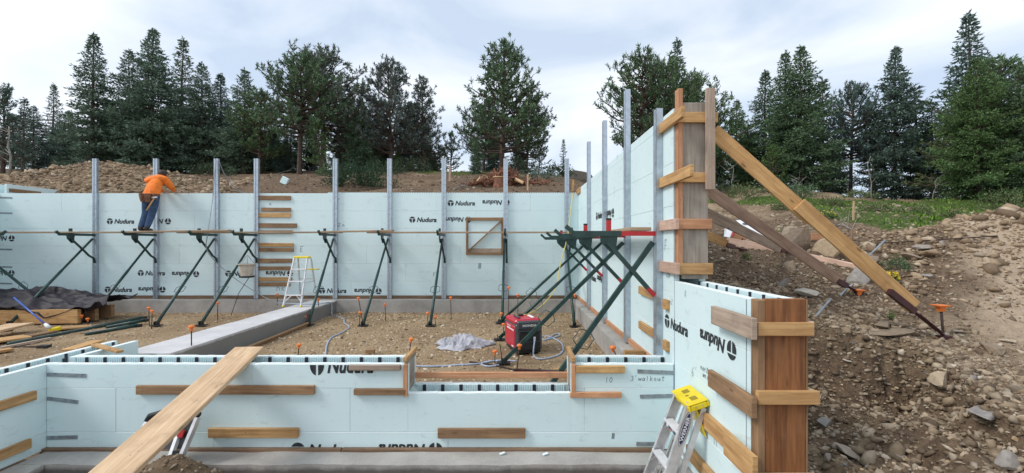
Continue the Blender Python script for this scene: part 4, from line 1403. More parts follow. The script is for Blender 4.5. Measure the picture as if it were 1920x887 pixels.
MB().beam(a + Vector((0.06, 0.05, 0.0)), b + Vector((0.11, 0.05, 0.0)), 0.18, 0.025).build('paint_shelf', 'yellow', t, bevel=0.006)

# folded ladder leaning on the right wall, yellow cap
cf, cn = Vector((1.515, 4.235, EYE - 1.39)), Vector((1.515, 3.885, EYE - 1.38))
dn = Vector((-0.335, 0, -1.0)).normalized()
t = thing('stepladder', (1.2, 4.0, -0.6), 'folded aluminium stepladder with big yellow top leaning on the right wall in the foreground', 'stepladder', 'stepladders')
LEN = 1.15
nrm = Vector((1.0, 0, -0.335)).normalized()
ff0, ff1 = cf + Vector((0.02, -0.015, 0)), cf + dn * LEN + Vector((0, 0.06, 0))
nf0, nf1 = cn + Vector((0.02, 0.015, 0)), cn + dn * LEN + Vector((0, -0.06, 0))
def channel(mb, a, b, web_w, flange, outward, face):
    """an aluminium channel: web in the plane of face, flanges turned inward"""
    d = (b - a).normalized()
    u = Vector(face)
    u = (u - d * u.dot(d)).normalized()
    mb.beam(a + Vector(outward) * 0.0, b, 0.004, web_w, u)
    for sg in (-1, 1):
        off = u * (sg * (web_w / 2 - 0.002))
        inn = Vector(outward) * (-flange / 2 - 0.0022)
        mb.beam(a + off + inn, b + off + inn, flange, 0.004, u)
for a, b, ow in ((ff0, ff1, (0, 1, 0)), (nf0, nf1, (0, -1, 0))):
    mb = MB(); channel(mb, a, b, 0.088, 0.03, ow, nrm); mb.build('front_rail', 'alu', t)
off = nrm * 0.105
for a, b, ow in ((ff0 + off, ff1 + off + Vector((0, -0.02, 0)), (0, 1, 0)), (nf0 + off, nf1 + off + Vector((0, 0.03, 0)), (0, -1, 0))):
    mb = MB(); channel(mb, a, b, 0.045, 0.022, ow, nrm); mb.build('rear_rail', 'alu', t)
for s_ in (0.262, 0.575, 0.89):
    a, b = ff0 + (ff1 - ff0) * (s_ / LEN), nf0 + (nf1 - nf0) * (s_ / LEN)
    mb = MB()
    mb.beam(a - nrm * 0.01 + Vector((0, -0.004, 0)), b - nrm * 0.01 + Vector((0, 0.004, 0)), 0.078, 0.022)
    for k in range(4):
        q = -0.03 + k * 0.02
        mb.beam(a + Vector((q - 0.01, -0.006, 0.013)), b + Vector((q - 0.01, 0.006, 0.013)), 0.006, 0.004)
    mb.build('step', 'aluwhite', t)
    if s_ < 0.8:
        for e0, e1, sg in ((a, ff0 + (ff1 - ff0) * ((s_ + 0.11) / LEN), -1), (b, nf0 + (nf1 - nf0) * ((s_ + 0.11) / LEN), 1)):
            MB().beam(e0 + Vector((-0.035, sg * 0.10, -0.012)), e1 + Vector((-0.03, sg * 0.012, 0)), 0.004, 0.02, (1, 0, 0)).build('step_brace', 'alu', t)
for s_ in (0.45, 0.8):
    a, b = ff0 + off + (ff1 - ff0) * (s_ / LEN), nf0 + off + (nf1 - nf0) * (s_ / LEN)
    MB().beam(a, b, 0.02, 0.02).build('rear_bar', 'alu', t)
# moulded cap with a tray
ax = Vector((0, -1, 0))
ux = Vector((1.0, 0, 0.34)).normalized()
up_ = ux.cross(ax).normalized() * (1 if ux.cross(ax).z > 0 else -1)
c0 = (cf + cn) / 2
def Q(a, u, h): return c0 + ax * a + ux * u + up_ * h
mb = MB()
def qbox(a0, a1, u0, u1, h0, h1):
    vs = [Q(a, u, h) for h in (h0, h1) for a, u in ((a0, u0), (a1, u0), (a1, u1), (a0, u1))]
    mb.add(vs, [(3, 2, 1, 0), (4, 5, 6, 7), (0, 1, 5, 4), (1, 2, 6, 5), (2, 3, 7, 6), (3, 0, 4, 7)])
qbox(-0.2, 0.2, -0.035, 0.15, 0.0, 0.018)
qbox(-0.2, 0.2, -0.035, -0.012, -0.05, 0.0)
qbox(-0.2, 0.2, 0.13, 0.15, -0.05, 0.0)
qbox(0.18, 0.2, -0.0118, 0.1298, -0.05, 0.0)
qbox(-0.2, -0.18, -0.0118, 0.1298, -0.05, 0.0)
mb.build('top_cap', 'yellow', t, bevel=0.008)
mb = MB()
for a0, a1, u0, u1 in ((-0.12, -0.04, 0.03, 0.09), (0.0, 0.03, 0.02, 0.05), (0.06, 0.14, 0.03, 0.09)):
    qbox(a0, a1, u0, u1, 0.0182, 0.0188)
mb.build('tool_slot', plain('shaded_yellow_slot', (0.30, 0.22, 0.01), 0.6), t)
for k, a in enumerate((-0.12, 0.0, 0.12)):
    mb = MB()
    qbox(a - 0.02, a + 0.02, -0.0362, -0.0352, -0.034, -0.026)
    mb.build('cap_print', 'print', t)
mb = MB()
for u in (0.03, 0.09):
    for h in (-0.02,):
        cc = Q(0.2006, u, h)
        mb.tube([cc, cc + ax * 0.002], 0.006, 8)
mb.build('rivet', 'galv', t)
# yellow shelf folded between the rails
a, b = Q(-0.16, 0.05, -0.06), Q(0.165, 0.05, -0.06)
pl = [Q(-0.02, 0.03, -0.05), Q(0.165, 0.03, -0.05), Q(0.165, 0.03, -0.30), Q(0.06, 0.03, -0.30)]
mb = MB(); mb.prism(pl, ux * 0.012); mb.build('paint_shelf', 'yellow', t)
# oval maker's label on the near rail
d = (nf1 - nf0).normalized()
cen = nf0 + d * 0.22 + Vector((0, -0.0035, 0))
u = (nrm - d * nrm.dot(d)).normalized()
def oval(rx, ry, y, m_, nm):
    mb = MB()
    k = 28
    top = [cen + d * (rx * math.cos(2 * PI * i / k)) + u * (ry * math.sin(2 * PI * i / k)) + Vector((0, y, 0)) for i in range(k)]
    mb.add(top, [tuple(range(k))])
    return mb.build(nm, m_, t)
oval(0.155, 0.034, -0.0005, 'navy', 'label_border')
oval(0.148, 0.029, -0.0015, 'white', 'label_ground')
oval(0.139, 0.0245, -0.0025, 'navy', 'label_oval')
wm = text_mesh('WERNER', 0.05, 0.0, 0.001)
vs = np.array([tuple(q.co) for q in wm.vertices])
wc = (vs.max(0) + vs.min(0)) / 2
me = bpy.data.meshes.new('label_lettering')
wx = 0.215 / (vs[:, 0].max() - vs[:, 0].min())
wy = 0.030 / (vs[:, 1].max() - vs[:, 1].min())
me.from_pydata([tuple(cen - d * ((q[0] - wc[0]) * wx) - u * ((q[1] - wc[1]) * wy) + Vector((0, -0.0036, 0)) - Vector(t['_o'])) for q in vs], [], [tuple(reversed(p_.vertices)) for p_ in wm.polygons])
me.materials.append(MT['white'])
o = bpy.data.objects.new('label_lettering', me); COL.objects.link(o); o.parent = t
# warning stickers on the top step
a = ff0 + (ff1 - ff0) * (0.262 / LEN)
for k, mt_ in enumerate(('white', 'navy', 'red', 'navy')):
    q = a + Vector((-0.052, -0.09 - 0.055 * k, -0.012))
    MB().beam(q + Vector((-0.001, 0, 0)), q + Vector((-0.001, -0.04, 0)), 0.002, 0.018).build('sticker', mt_, t)

# folded step stool leaning under the long plank
t = thing('step_stool', (-3.2, 4.4, -0.25), 'folded aluminium step stool with black top leaning under the long plank', 'step stool')
def ldr(px, py, Y): return at(px, py, Y)
r0a, r0b = ldr(336, 812, 4.42), ldr(318, 862, 4.30)
r1a, r1b = ldr(371, 783, 4.46), ldr(334, 872, 4.28)
MB().beam(r0a, r0b, 0.03, 0.05, (0, -1, 0.2)).build('stool_rail', 'aluwhite', t)
MB().beam(r1a, r1b, 0.03, 0.06, (0, -1, 0.2)).build('stool_rail', 'alu', t)
l0 = ldr(281, 786, 4.46)
MB().beam(ldr(276, 791, 4.46), ldr(262, 822, 4.40), 0.03, 0.05, (0, -1, 0.2)).build('stool_rail', 'aluwhite', t)
mb = MB()
mb.tube([ldr(274, 794, 4.47), ldr(281, 780, 4.49), ldr(305, 773, 4.50), ldr(350, 771, 4.50), ldr(374, 778, 4.49)], 0.028, 8)
mb.build('top_handle', 'black', t, smooth=True)
MB().prism([ldr(286, 786, 4.47), ldr(368, 782, 4.47), ldr(352, 822, 4.40), ldr(270, 826, 4.40)], (0, 0.02, 0)).build('stool_step', 'black', t)
MB().prism([ldr(300, 824, 4.41), ldr(350, 822, 4.41), ldr(342, 842, 4.38), ldr(292, 842, 4.38)], (0, 0.03, 0)).build('stool_step', 'gengrey', t)
MB().beam(ldr(342, 806, 4.40), ldr(337, 820, 4.385), 0.05, 0.02, (0, -1, 0)).build('hinge_pad', 'red', t)
MB().beam(ldr(330, 845, 4.33), ldr(326, 862, 4.31), 0.06, 0.02, (0, -1, 0)).build('hinge_pad', 'black', t)

# ------------------------------------------------------------------ long plank over the front wall
pA, pB = Vector((-2.935, 5.03, 0.590)), Vector((-2.637, 1.8, -0.119))
mid = (pA + pB) / 2
b = MB().beam(pA - mid, pB - mid, 0.305, 0.042).build('long_plank', 'pale', bevel=0.005)
b.location = mid
tag(b, 'long wide plank sloping down from the foreground wall toward the camera', 'plank')

# ------------------------------------------------------------------ generator
g0 = Vector((0.03, 7.05, 0.0))
ea = Vector((-0.29, 0.957, 0)); eb = Vector((0.957, 0.29, 0))     # long red side, dark end
LN, WD, HT = 0.66, 0.44, 0.57
t = thing('generator', g0 + ea * LN / 2 + eb * WD / 2, 'red and dark grey portable generator standing on the gravel', 'generator')
def GP(a, b_, z): return g0 + ea * a + eb * b_ + Vector((0, 0, z))
def gbox(nm, a0, a1, b0, b1, z0, z1, m_, bev=0.0):
    mb = MB()
    vs = [GP(a, b_, z) for z in (z0, z1) for a, b_ in ((a0, b0), (a1, b0), (a1, b1), (a0, b1))]
    mb.add(vs, [(3, 2, 1, 0), (4, 5, 6, 7), (0, 1, 5, 4), (1, 2, 6, 5), (2, 3, 7, 6), (3, 0, 4, 7)])
    return mb.build(nm, m_, t, bevel=bev)
gbox('body', 0.0, LN, 0.0, WD, 0.06, 0.50, 'gengrey', 0.035)
gbox('base_skid', 0.02, LN - 0.02, 0.02, WD - 0.02, 0.03, 0.062, 'black', 0.01)
gbox('side_panel', 0.07, LN - 0.09, -0.012, 0.02, 0.10, 0.455, 'genred', 0.012)
gbox('side_panel', 0.07, LN - 0.09, WD - 0.02, WD + 0.012, 0.10, 0.455, 'genred', 0.012)
gbox('top_cover', 0.05, LN - 0.05, 0.0, WD, 0.46, 0.555, 'genred', 0.03)
gbox('end_top_panel', -0.012, 0.08, 0.02, WD - 0.02, 0.40, 0.535, 'gengrey', 0.02)
gbox('carry_handle', -0.045, -0.014, 0.04, WD - 0.04, 0.365, 0.39, 'black', 0.008)
gbox('control_recess', -0.008, 0.03, 0.05, WD - 0.05, 0.22, 0.355, 'black', 0.008)
gbox('vent_panel', -0.010, 0.03, 0.04, WD - 0.04, 0.09, 0.205, 'black', 0.008)
gbox('filler_cap', 0.40, 0.50, 0.16, 0.26, 0.556, 0.585, 'black', 0.012)
gbox('top_handle', 0.16, 0.44, 0.08, 0.13, 0.556, 0.580, 'gengrey', 0.01)
gbox('top_handle', 0.12, 0.36, 0.30, 0.35, 0.556, 0.580, 'white', 0.01)
for a in (0.1, LN - 0.1):
    for b_ in (0.08, WD - 0.08):
        gbox('rubber_foot', a - 0.04, a + 0.04, b_ - 0.03, b_ + 0.03, 0.0, 0.03, 'black', 0.006)
gbox('side_stripe', 0.09, LN - 0.2, -0.0145, -0.0125, 0.375, 0.395, 'white')
gbox('spec_label', 0.1, 0.2, -0.0145, -0.0125, 0.12, 0.14, 'white')
gbox('tag_card', -0.022, -0.020, 0.28, 0.315, 0.22, 0.29, 'white')
def gen_text(body, ca, cb, cz, width, height, right, nm):
    tm = text_mesh(body, 0.1, 0.0, 0.003)
    v = np.array([tuple(q.co) for q in tm.vertices])
    c = (v.max(0) + v.min(0)) / 2
    sx, sy = width / (v[:, 0].max() - v[:, 0].min()), height / (v[:, 1].max() - v[:, 1].min())
    base = GP(ca, cb, cz) - Vector(t['_o'])
    me = bpy.data.meshes.new(nm)
    me.from_pydata([tuple(base + right * ((q[0] - c[0]) * sx) + Vector((0, 0, (q[1] - c[1]) * sy))) for q in v], [], [tuple(p_.vertices) for p_ in tm.polygons])
    me.materials.append(MT['white'])
    o = bpy.data.objects.new(nm, me); COL.objects.link(o); o.parent = t
gen_text('HONDA', -0.0135, WD / 2, 0.468, 0.23, 0.035, eb, 'name_lettering')
gen_text('HONDA', 0.36, -0.0135, 0.425, 0.22, 0.03, -ea, 'name_lettering')

# ------------------------------------------------------------------ cords, cables, hoses
def cord(label, pts, r, mat, name='power_cord', cat='cord', ground_it=False):
    P = [Vector(p) for p in pts]
    out = []
    for i in range(len(P) - 1):
        p0, p1, p2, p3 = P[max(i - 1, 0)], P[i], P[i + 1], P[min(i + 2, len(P) - 1)]
        for k in range(6):
            u = k / 6
            out.append(0.5 * ((2 * p1) + (p2 - p0) * u + (2 * p0 - 5 * p1 + 4 * p2 - p3) * u * u + (3 * p1 - p0 - 3 * p2 + p3) * u ** 3))
    out.append(P[-1])
    if ground_it:
        out = [Vector((p.x, p.y, max(p.z, gz(p.x, p.y) + r))) for p in out]
    return tag(MB().tube(out, r, 6).build(name, mat, smooth=True), label, cat)
def gl(*px):
    r = []
    for x, y in px:
        p = onz(x, y, 0.0)
        p.z = gz(p.x, p.y) + 0.012
        r.append(p)
    return r
a = [onz(x, y, 0.325) for x, y in ((520, 568), (560, 570), (596, 570))]
for q in a: q.y = min(q.y, 11.44)
bm_edge = onz(606, 571, 0.325)
cord('pale blue power cord running off the concrete beam and winding across the gravel', a + [Vector((-4.49, 11.1, 0.30)), Vector((-4.42, 11.0, 0.03))] + gl((632, 593), (644, 598), (646, 607), (655, 614), (640, 625), (622, 634), (613, 648), (610, 668)), 0.013, 'cord', ground_it=True)
cord('pale blue power cord looped round the right side of the generator', [GP(-0.03, 0.30, 0.26), GP(-0.08, 0.26, 0.10)] + gl((1001, 668), (1008, 674), (1030, 673), (1050, 666), (1056, 655), (1052, 645), (1040, 638), (1026, 632), (1012, 634), (1022, 639), (1040, 629), (1049, 628), (1046, 633), (1020, 640)), 0.013, 'cord', ground_it=True)
cord('pale blue power cord lying coiled on the gravel in front of the generator', gl((770, 688), (800, 689), (840, 688), (885, 686), (905, 683), (925, 678), (936, 680), (934, 687), (915, 689), (903, 686), (912, 680), (940, 677), (968, 679)), 0.013, 'cord', ground_it=True)
cord('thin yellow cord hanging from the corner brackets down to the generator', [at(1074, 362, 11.3), at(1068, 410, 10.2), at(1065, 440, 9.9), at(1050, 500, 9.6), at(1042, 540, 9.3), at(1015, 574, 8.6), at(992, 588, 7.9), at(986, 590, 7.6), GP(0.45, 0.1, 0.56)], 0.011, 'cordy')
cord('grey cable sagging between the post tops behind the workman', [at(411, 303, 11.73), at(420, 325, 11.95), at(435, 346, 12.2), at(452, 360, 12.4), at(474, 364, 12.5)], 0.010, 'rope', 'steel_cable', 'cable')
cord('long blue grey cable hung down from a post and along to the stepladder', [at(404, 300, 11.70), at(399, 370, 11.55), at(389, 440, 11.2), at(387, 465, 11.2), at(400, 486, 11.25), at(435, 518, 11.3), at(480, 548, 11.3), at(510, 564, 11.2), at(530, 569, 11.1)], 0.010, 'rope', 'steel_cable', 'cable')
cord('dark rod lying bent across the gravel before the brace foot', gl((880, 680), (910, 684), (960, 694), (985, 698)), 0.012, 'rebar', 'rebar_rod', 'rebar', True)
p0, p1 = gl((965, 697), (1062, 702))
tag(MB().beam(p0 + Vector((0, 0, 0.012)), p1 + Vector((0, 0, 0.012)), 0.06, 0.03).build('steel_bar', 'maroon'), 'maroon steel bar lying on the gravel behind the window notch', 'steel bar')
p0, p1 = gl((1038, 696), (1060, 696))
tag(MB().beam(p0 + Vector((0, 0, 0.012)), p1 + Vector((0, 0, 0.012)), 0.09, 0.03).build('wood_scrap', 'honey'), 'small pale wood scrap lying beside the maroon steel bar', 'wood scrap')
p0 = gl((695, 664))[0]
tag(MB().beam(p0 + Vector((-0.06, 0, 0.03)), p0 + Vector((0.06, 0, 0.03)), 0.09, 0.06).build('wood_scrap', 'brownwood'), 'small brown wood block lying on the gravel right behind the foreground wall', 'wood scrap')
p0, p1 = Vector((-4.33, 6.35, 0.03)), Vector((-4.40, 9.7, 0.03))
tag(MB().beam(p0, p1, 0.05, 0.10, (0.4, 0, 1)).build('timber', 'brownwood', bevel=0.004), 'long thin timber lying on the gravel along the concrete beam', 'timber')
# loose board on the right footing
tag(board('wood_block', 1.37, 1.62, 5.62, 5.70, 0.33, 0.42, 'honey'), 'short wood block lying at the near end of the right footing', 'wood block')

# bucket hanging from the brace pipe
c = at(463, 506, 10.75)
t = thing('hanging_bucket', c, 'pale canvas bucket hanging on cords under the scaffold', 'bucket')
mb = MB(); mb.lathe(c, [(0.135, -0.14), (0.165, 0.11), (0.205, 0.125), (0.205, 0.14), (0.15, 0.14), (0.12, -0.12)], 18); mb.build('bucket_body', 'canvas', t, smooth=False)
mb = MB(); mb.lathe(c, [(0.13, -0.185), (0.165, -0.175), (0.165, -0.141), (0.13, -0.1405)], 18); mb.build('bucket_base', 'black', t)
topp = at(464, 478, 10.75)
for q in range(4):
    e = c + Vector((0.17 * math.cos(q * PI / 2 + 0.5), 0.17 * math.sin(q * PI / 2 + 0.5), 0.13))
    MB().tube([e, (e + topp) / 2 + Vector((0.0, 0, -0.01)), topp], 0.007, 5).build('hanging_cord', 'rope', t)
q = onz(433, 592, 0)
MB().tube([c + Vector((0.05, 0, -0.18)), c.lerp(q, 0.5), q], 0.008, 5).build('tail_cord', 'black', t)

# ------------------------------------------------------------------ tarps
def sheet(fn, nu, nv_, name, mat, thick=0.006):
    V = []
    for j in range(nv_):
        for i in range(nu):
            V.append(fn(i / (nu - 1), j / (nv_ - 1)))
    ix = np.arange(nu * nv_).reshape(nv_, nu)
    q = np.stack([ix[:-1, :-1], ix[:-1, 1:], ix[1:, 1:], ix[1:, :-1]], -1).reshape(-1, 4)
    o = tri_mesh(name, np.array(V), q, mat, smooth=True)
    so = o.modifiers.new('thick', 'SOLIDIFY'); so.thickness = thick
    return o
def crumple(u, v, s, k=2):
    x, y = np.array([u * s]), np.array([v * s])
    a = 0
    for i in range(k):
        f = 2.0 ** i
        a += (0.5 - abs(float(fbm(x + 3.1 * i, y - i, f, 2)[0]))) / f
    return a
cx_, cy_ = onz(866, 648, 0.0).x, onz(866, 648, 0.0).y
def gt(u, v):
    a = (u - 0.5) * 2; b_ = (v - 0.5) * 2
    r = math.hypot(a, b_)
    ang = math.atan2(b_, a)
    k = 1 / max(1, max(abs(a), abs(b_)) / max(r, 1e-6)) if r > 0 else 1
    R_ = 1 + 0.16 * math.sin(3 * ang + 1) + 0.1 * math.sin(7 * ang)
    x = a * max(abs(a), abs(b_)) / max(r, 1e-6) if r else 0
    y = b_ * max(abs(a), abs(b_)) / max(r, 1e-6) if r else 0
    h = 0.30 * max(0, 1 - (x * x + y * y)) ** 0.7 * max(0, crumple(u, v, 4.6, 3) - 0.10) + 0.012
    X, Y = cx_ + x * 0.47 * R_, cy_ + y * 0.36 * R_
    return (X, Y, gz(X, Y) + max(0.012, h))
tag(sheet(gt, 56, 44, 'crumpled_tarp', 'greytarp'), 'crumpled pale grey plastic sheet lying on the gravel', 'tarp')

# pile at left under the black tarp
def bt(u, v):
    # u along x from left to right, v from front to back
    X = -12.4 + 3.28 * u + 0.12 * math.sin(v * 9)
    Y = 9.62 + 1.2 * v + 0.10 * u
    prof = (1 - 0.62 * max(0, u - 0.45) / 0.55) * (0.55 + 0.45 * math.sin(PI * min(1, 0.15 + u * 0.75)))
    hv = math.sin(PI * min(1.0, max(0.0, 0.05 + v * 0.75))) ** 0.8
    h = 0.34 + 0.46 * prof * hv + 0.26 * (crumple(u, v, 3.2, 3) - 0.75)
    if u > 0.86: h += (u - 0.86) * 0.9
    return (X, Y, max(h, gz(X, Y) + 0.06))
tag(sheet(bt, 120, 60, 'black_tarp', 'blacktarp', 0.01), 'black plastic tarp thrown over the timber stack at left', 'tarp')
stk = thing('timber_stack', (-11.0, 10.1, 0), 'stack of thick timbers under the black tarp at left', 'timber stack')
for k, (yy, zz) in enumerate(((9.74, 0.0), (10.1, 0.0), (10.45, 0.0))):
    mb = MB().beam((-12.6, yy, 0.16), (-9.36 + 0.05 * k, yy + 0.02, 0.19), 0.09, 0.30)
    mb.build('timber', 'honey' if k == 0 else 'brownwood', stk, bevel=0.005)
tag(MB().tube([at(161, 572, 9.9), at(161, 592, 9.9)], 0.02, 6).build('support_stick', 'rebar'), 'short dark stick propping the right end of the tarp', 'stick')
# broom
t = thing('push_broom', onz(100, 622, 0.0), 'blue handled broom with white socket and yellow head leaning on the tarp', 'broom')
h0, h1 = at(26, 558, 9.45), onz(92, 614, 0.12)
d = (h1 - h0)
MB().tube([h0, h0 + d * 0.9], 0.016, 8).build('handle', 'blue', t, smooth=True)
MB().tube([h0 + d * 0.9, h1], [0.03, 0.04], 8).build('socket', 'white', t, smooth=True)
e0, e1 = onz(93, 620, 0.05), onz(113, 615, 0.07)
MB().beam(e0, e1, 0.09, 0.07).build('head', 'yellow', t, bevel=0.01)
# boards lying about at left
def gboard(label, a, b, w, h, mat, lift=0.03, up=(0, 0, 1), name='loose_board', lift2=None):
    p, q = onz(*a, 0.0), onz(*b, 0.0)
    p.z, q.z = gz(p.x, p.y) + lift, gz(q.x, q.y) + (lift if lift2 is None else lift2)
    return tag(MB().beam(p, q, w, h, up).build(name, mat, bevel=0.004), label, 'board', 'loose boards on the ground at left')
gboard('wide pale board raised on others at the left edge', (-30, 640), (40, 622), 0.42, 0.045, 'pale', 0.16)
gboard('orange sheathing board lying under the wide pale board at left', (-30, 648), (52, 637), 0.40, 0.03, 'honey', 0.06)
gboard('thin board lying flat in front of the timber stack, beside the broom head', (98, 622), (166, 615), 0.26, 0.03, 'honey', 0.05)
gboard('narrow offcut beside the broom head', (52, 634), (104, 624), 0.14, 0.03, 'brownwood', 0.03)
gboard('short tan board near the left edge, nearest the foreground wall', (-30, 668), (22, 660), 0.16, 0.04, 'honey', 0.04)
gboard('tan triangular offcut lying just beyond the foam wall stub', (128, 662), (184, 645), 0.2, 0.03, 'honey', 0.05)
gboard('grey brown board hidden among the offcuts at the left edge', (-20, 633), (18, 628), 0.3, 0.03, 'brownwood', 0.10)
p, q = at(177, 659, 5.55), at(225, 665, 5.22)
tag(MB().beam((p.x, p.y, 0.512), (q.x, q.y, 0.508), 0.07, 0.03).build('wood_wedge', 'honey', bevel=0.003), 'narrow wood offcut lying on top of the foam wall stub', 'wood scrap')
def gpipe(label, a, b, r, mat='green', lift=0.03):
    p, q = onz(*a, 0.0), onz(*b, 0.0)
    p.z, q.z = gz(p.x, p.y) + lift, gz(q.x, q.y) + lift
    t = thing('steel_pipe', (p + q) / 2, label, 'pipe', 'dark steel pipes lying on the ground')
    MB().tube([p, p.lerp(q, 0.55), p.lerp(q, 0.551), q], [r, r, r * 1.25, r * 1.25], 8).build('pipe', mat, t, smooth=True)
    MB().box(q.x - 0.10, q.x + 0.06, q.y - 0.05, q.y + 0.05, q.z - 0.03, q.z + 0.03).build('end_plate', 'black', t)
    return t
gpipe('longest dark green pipe lying on the ground at left', (15, 648), (268, 598), 0.032)
gpipe('short dark green pipe lying in front of the longest one', (160, 629), (258, 614), 0.035)
gpipe('dark green pipe lying across the short one, nearer the stakes', (200, 622), (272, 609), 0.028, lift=0.09)
gpipe('thin dark rod lying near the left edge of the ground', (0, 652), (85, 652), 0.012, 'rebar', 0.02)
# second lumber behind the boards
gboard('long grey strip lying along the front of the pipes', (0, 657), (96, 637), 0.07, 0.04, 'grey', 0.03)

# ------------------------------------------------------------------ braces of the bulkhead, outside at right
def kicker(label, top, foot, mat, split=1.0, lower=None, tb=0.22, w=0.14, h=0.04, group='timber braces holding the tall bulkhead'):
    top, foot = Vector(top), Vector(foot)
    d = foot - top
    t = thing('timber_brace', foot, label, 'timber brace', group)
    up = Vector((0, 1, 0))
    e = top + d * (1 - tb)
    if lower:
        m0 = top + d * split
        MB().beam(top, m0 + d * 0.03, h, w, (0.3, -0.2, 1)).build('upper_board', mat, t, bevel=0.004)
        o2 = Vector((0.01, -0.042, 0.0))
        MB().beam(m0 - d * 0.04 + o2, foot - d * 0.15 + o2, h, w, (0.3, -0.2, 1)).build('lower_board', lower, t, bevel=0.004)
    else:
        MB().beam(top, e + d * 0.02, h, w, (0.3, -0.2, 1)).build('upper_board', mat, t, bevel=0.004)
    mb = MB()
    dn_ = d.normalized()
    under = Vector((-0.03, -0.078, -0.05)) if lower else Vector((0, 0, -0.02))
    s0 = top + d * (1 - tb - (0.05 if lower else 0)) + under
    f2 = foot + Vector((0, -0.01, 0.02))
    mb.beam(s0, s0.lerp(f2, 0.45), 0.05, 0.06)
    mb.tube([s0.lerp(f2, 0.42), f2], 0.014, 6)
    q = Vector((0, 0.03, 0))
    mb.tube([s0.lerp(f2, 0.5) + q, s0.lerp(f2, 0.9) + q], 0.008, 5)
    mb.tube([s0.lerp(f2, 0.5) - q, s0.lerp(f2, 0.9) - q], 0.008, 5)
    mb.build('turnbuckle', 'maroon', t)
    MB().box(foot.x - 0.05, foot.x + 0.05, foot.y - 0.04, foot.y + 0.04, foot.z - 0.02, foot.z + 0.025).build('foot_plate', 'maroon', t)
    return t
fA = hit(1770, 634); fB = hit(1608, 551); fC = hit(1477, 474); fD = hit(1392, 470)
kicker('longest timber brace, honey coloured and spliced, running down to the big orange cap', (2.06, 4.70, EYE + 1.17), fA, 'honey', 0.40, 'honey', 0.2, 0.145)
kicker('grey brown timber brace running down to a low orange cap', (2.04, 4.82, EYE + 0.58), fB, 'redgrey', tb=0.16, w=0.12)
kicker('pale grey timber brace ending near the white plastic chute', (2.04, 4.95, EYE + 0.36), fC, 'grey', tb=0.12, w=0.12)
kicker('short orange brown timber brace low beside the tall bulkhead', (2.04, 4.95, EYE + 0.12), fD, 'honey', tb=0.5, w=0.10)
stake('big square orange cap on a stake at the foot of the longest timber brace', (1764, 574), None, z=hit(1769, 634), big=True, r=0.012)
stake('square orange cap sitting low at the foot of the grey brown timber brace', (1609, 545), None, z=hit(1611, 553), big=True, r=0.012)
stake('thin stake with small red tip at the foot of the pale grey timber brace', (1478, 463), None, z=hit(1478, 474), capr=0.016, r=0.012)
p = hit(1392, 463)
tag(MB().tube([p, p + Vector((0, 0, 0.14))], 0.012, 6).build('rebar_rod', 'rebar'), 'short dark peg beside the foot of the short timber brace', 'rebar')
# lath and hub stakes
def lath(label, px, ytop, ybase, mat='pale', w=0.05):
    b_ = hit(px, ybase)
    tp = at(px, ytop, b_.y)
    return tag(MB().beam(b_ - Vector((0, 0, 0.05)), (b_.x + 0.01, b_.y, tp.z), w * b_.y / 14, 0.02, (0, 1, 0)).build('survey_stake', mat), label, 'survey stake', 'wooden survey stakes')
lath('pale wooden survey stake standing in the green ground cover at right', 1600, 377, 413)
lath('short weathered survey stake among the rocks behind the longest timber brace', 1597, 429, 456, 'brownwood', 0.06)
lath('pinkish survey stake on the bank behind the back wall, between two posts', 843, 311, 340, 'pink', 0.06)
lath('pale survey stake just right of the stump pile', 989, 327, 357, 'pale', 0.05)
lath('pale survey stake near the back right corner of the wall', 1074, 337, 358, 'honey', 0.07)
# planks lying on the bank
def bboard(label, a, b, w, h, mat, lift=0.03, up=(0, 0, 1)):
    p, q = hit(*a), hit(*b)
    return tag(MB().beam(p + Vector((0, 0, lift)), q + Vector((0, 0, lift)), w, h, up).build('loose_board', mat, bevel=0.004), label, 'board', 'loose boards on the bank at right')
bboard('orange board lying on the bank behind the short timber brace', (1368, 449), (1462, 452), 0.06, 0.14, 'fir', 0.05)
bboard('pinkish board lying on the dirt in front of the orange board', (1362, 455), (1490, 478), 0.05, 0.13, 'pink', 0.02)
bboard('pinkish board with pale end lying between two timber braces', (1505, 481), (1606, 503), 0.12, 0.07, 'pink', 0.02)
bboard('orange board end showing between the two big boulders', (1520, 453), (1552, 453), 0.05, 0.12, 'fir', 0.08)
# white plastic chute
c = hit(1400, 455)
def wp(px, py, dy=0.0): return at(px, py, c.y + dy)
t = thing('plastic_chute', c, 'white plastic chute with red edge lying on the bank behind the timber braces', 'plastic chute')
MB().prism([wp(1362, 415, 0.25), wp(1379, 424, 0.2), wp(1369, 446), wp(1357, 444), wp(1359, 425, 0.1)], (0.06, 0.12, 0.0)).build('bent_leg', 'white', t, bevel=0.01)
MB().prism([wp(1379, 424, 0.19), wp(1382, 424, 0.2), wp(1373, 443, 0), wp(1370, 445, 0)], (0.05, 0.05, 0.01)).build('red_edge', 'red', t)
MB().prism([wp(1384, 417, 0.35), wp(1407, 416, 0.4), wp(1440, 440, 0.05), wp(1436, 445, 0.0), wp(1424, 443, 0.0)], (0.02, 0.14, 0.05)).build('chute_tray', 'white', t, bevel=0.012)
MB().prism([wp(1393, 419, 0.30), wp(1409, 419, 0.34), wp(1411, 421, 0.3), wp(1394, 421, 0.28)], (0.0, 0.02, 0.01)).build('tray_slot', 'gengrey', t)
# white foam block on the bank
c = hit(535, 345)
b = MB().beam(at(531, 345, c.y), at(537, 333, c.y), 0.22, 0.10, (0, -1, 0)).build('foam_offcut', 'foam', bevel=0.01)
tag(b, 'white foam offcut standing on the bank below the two pine trunks', 'foam offcut')
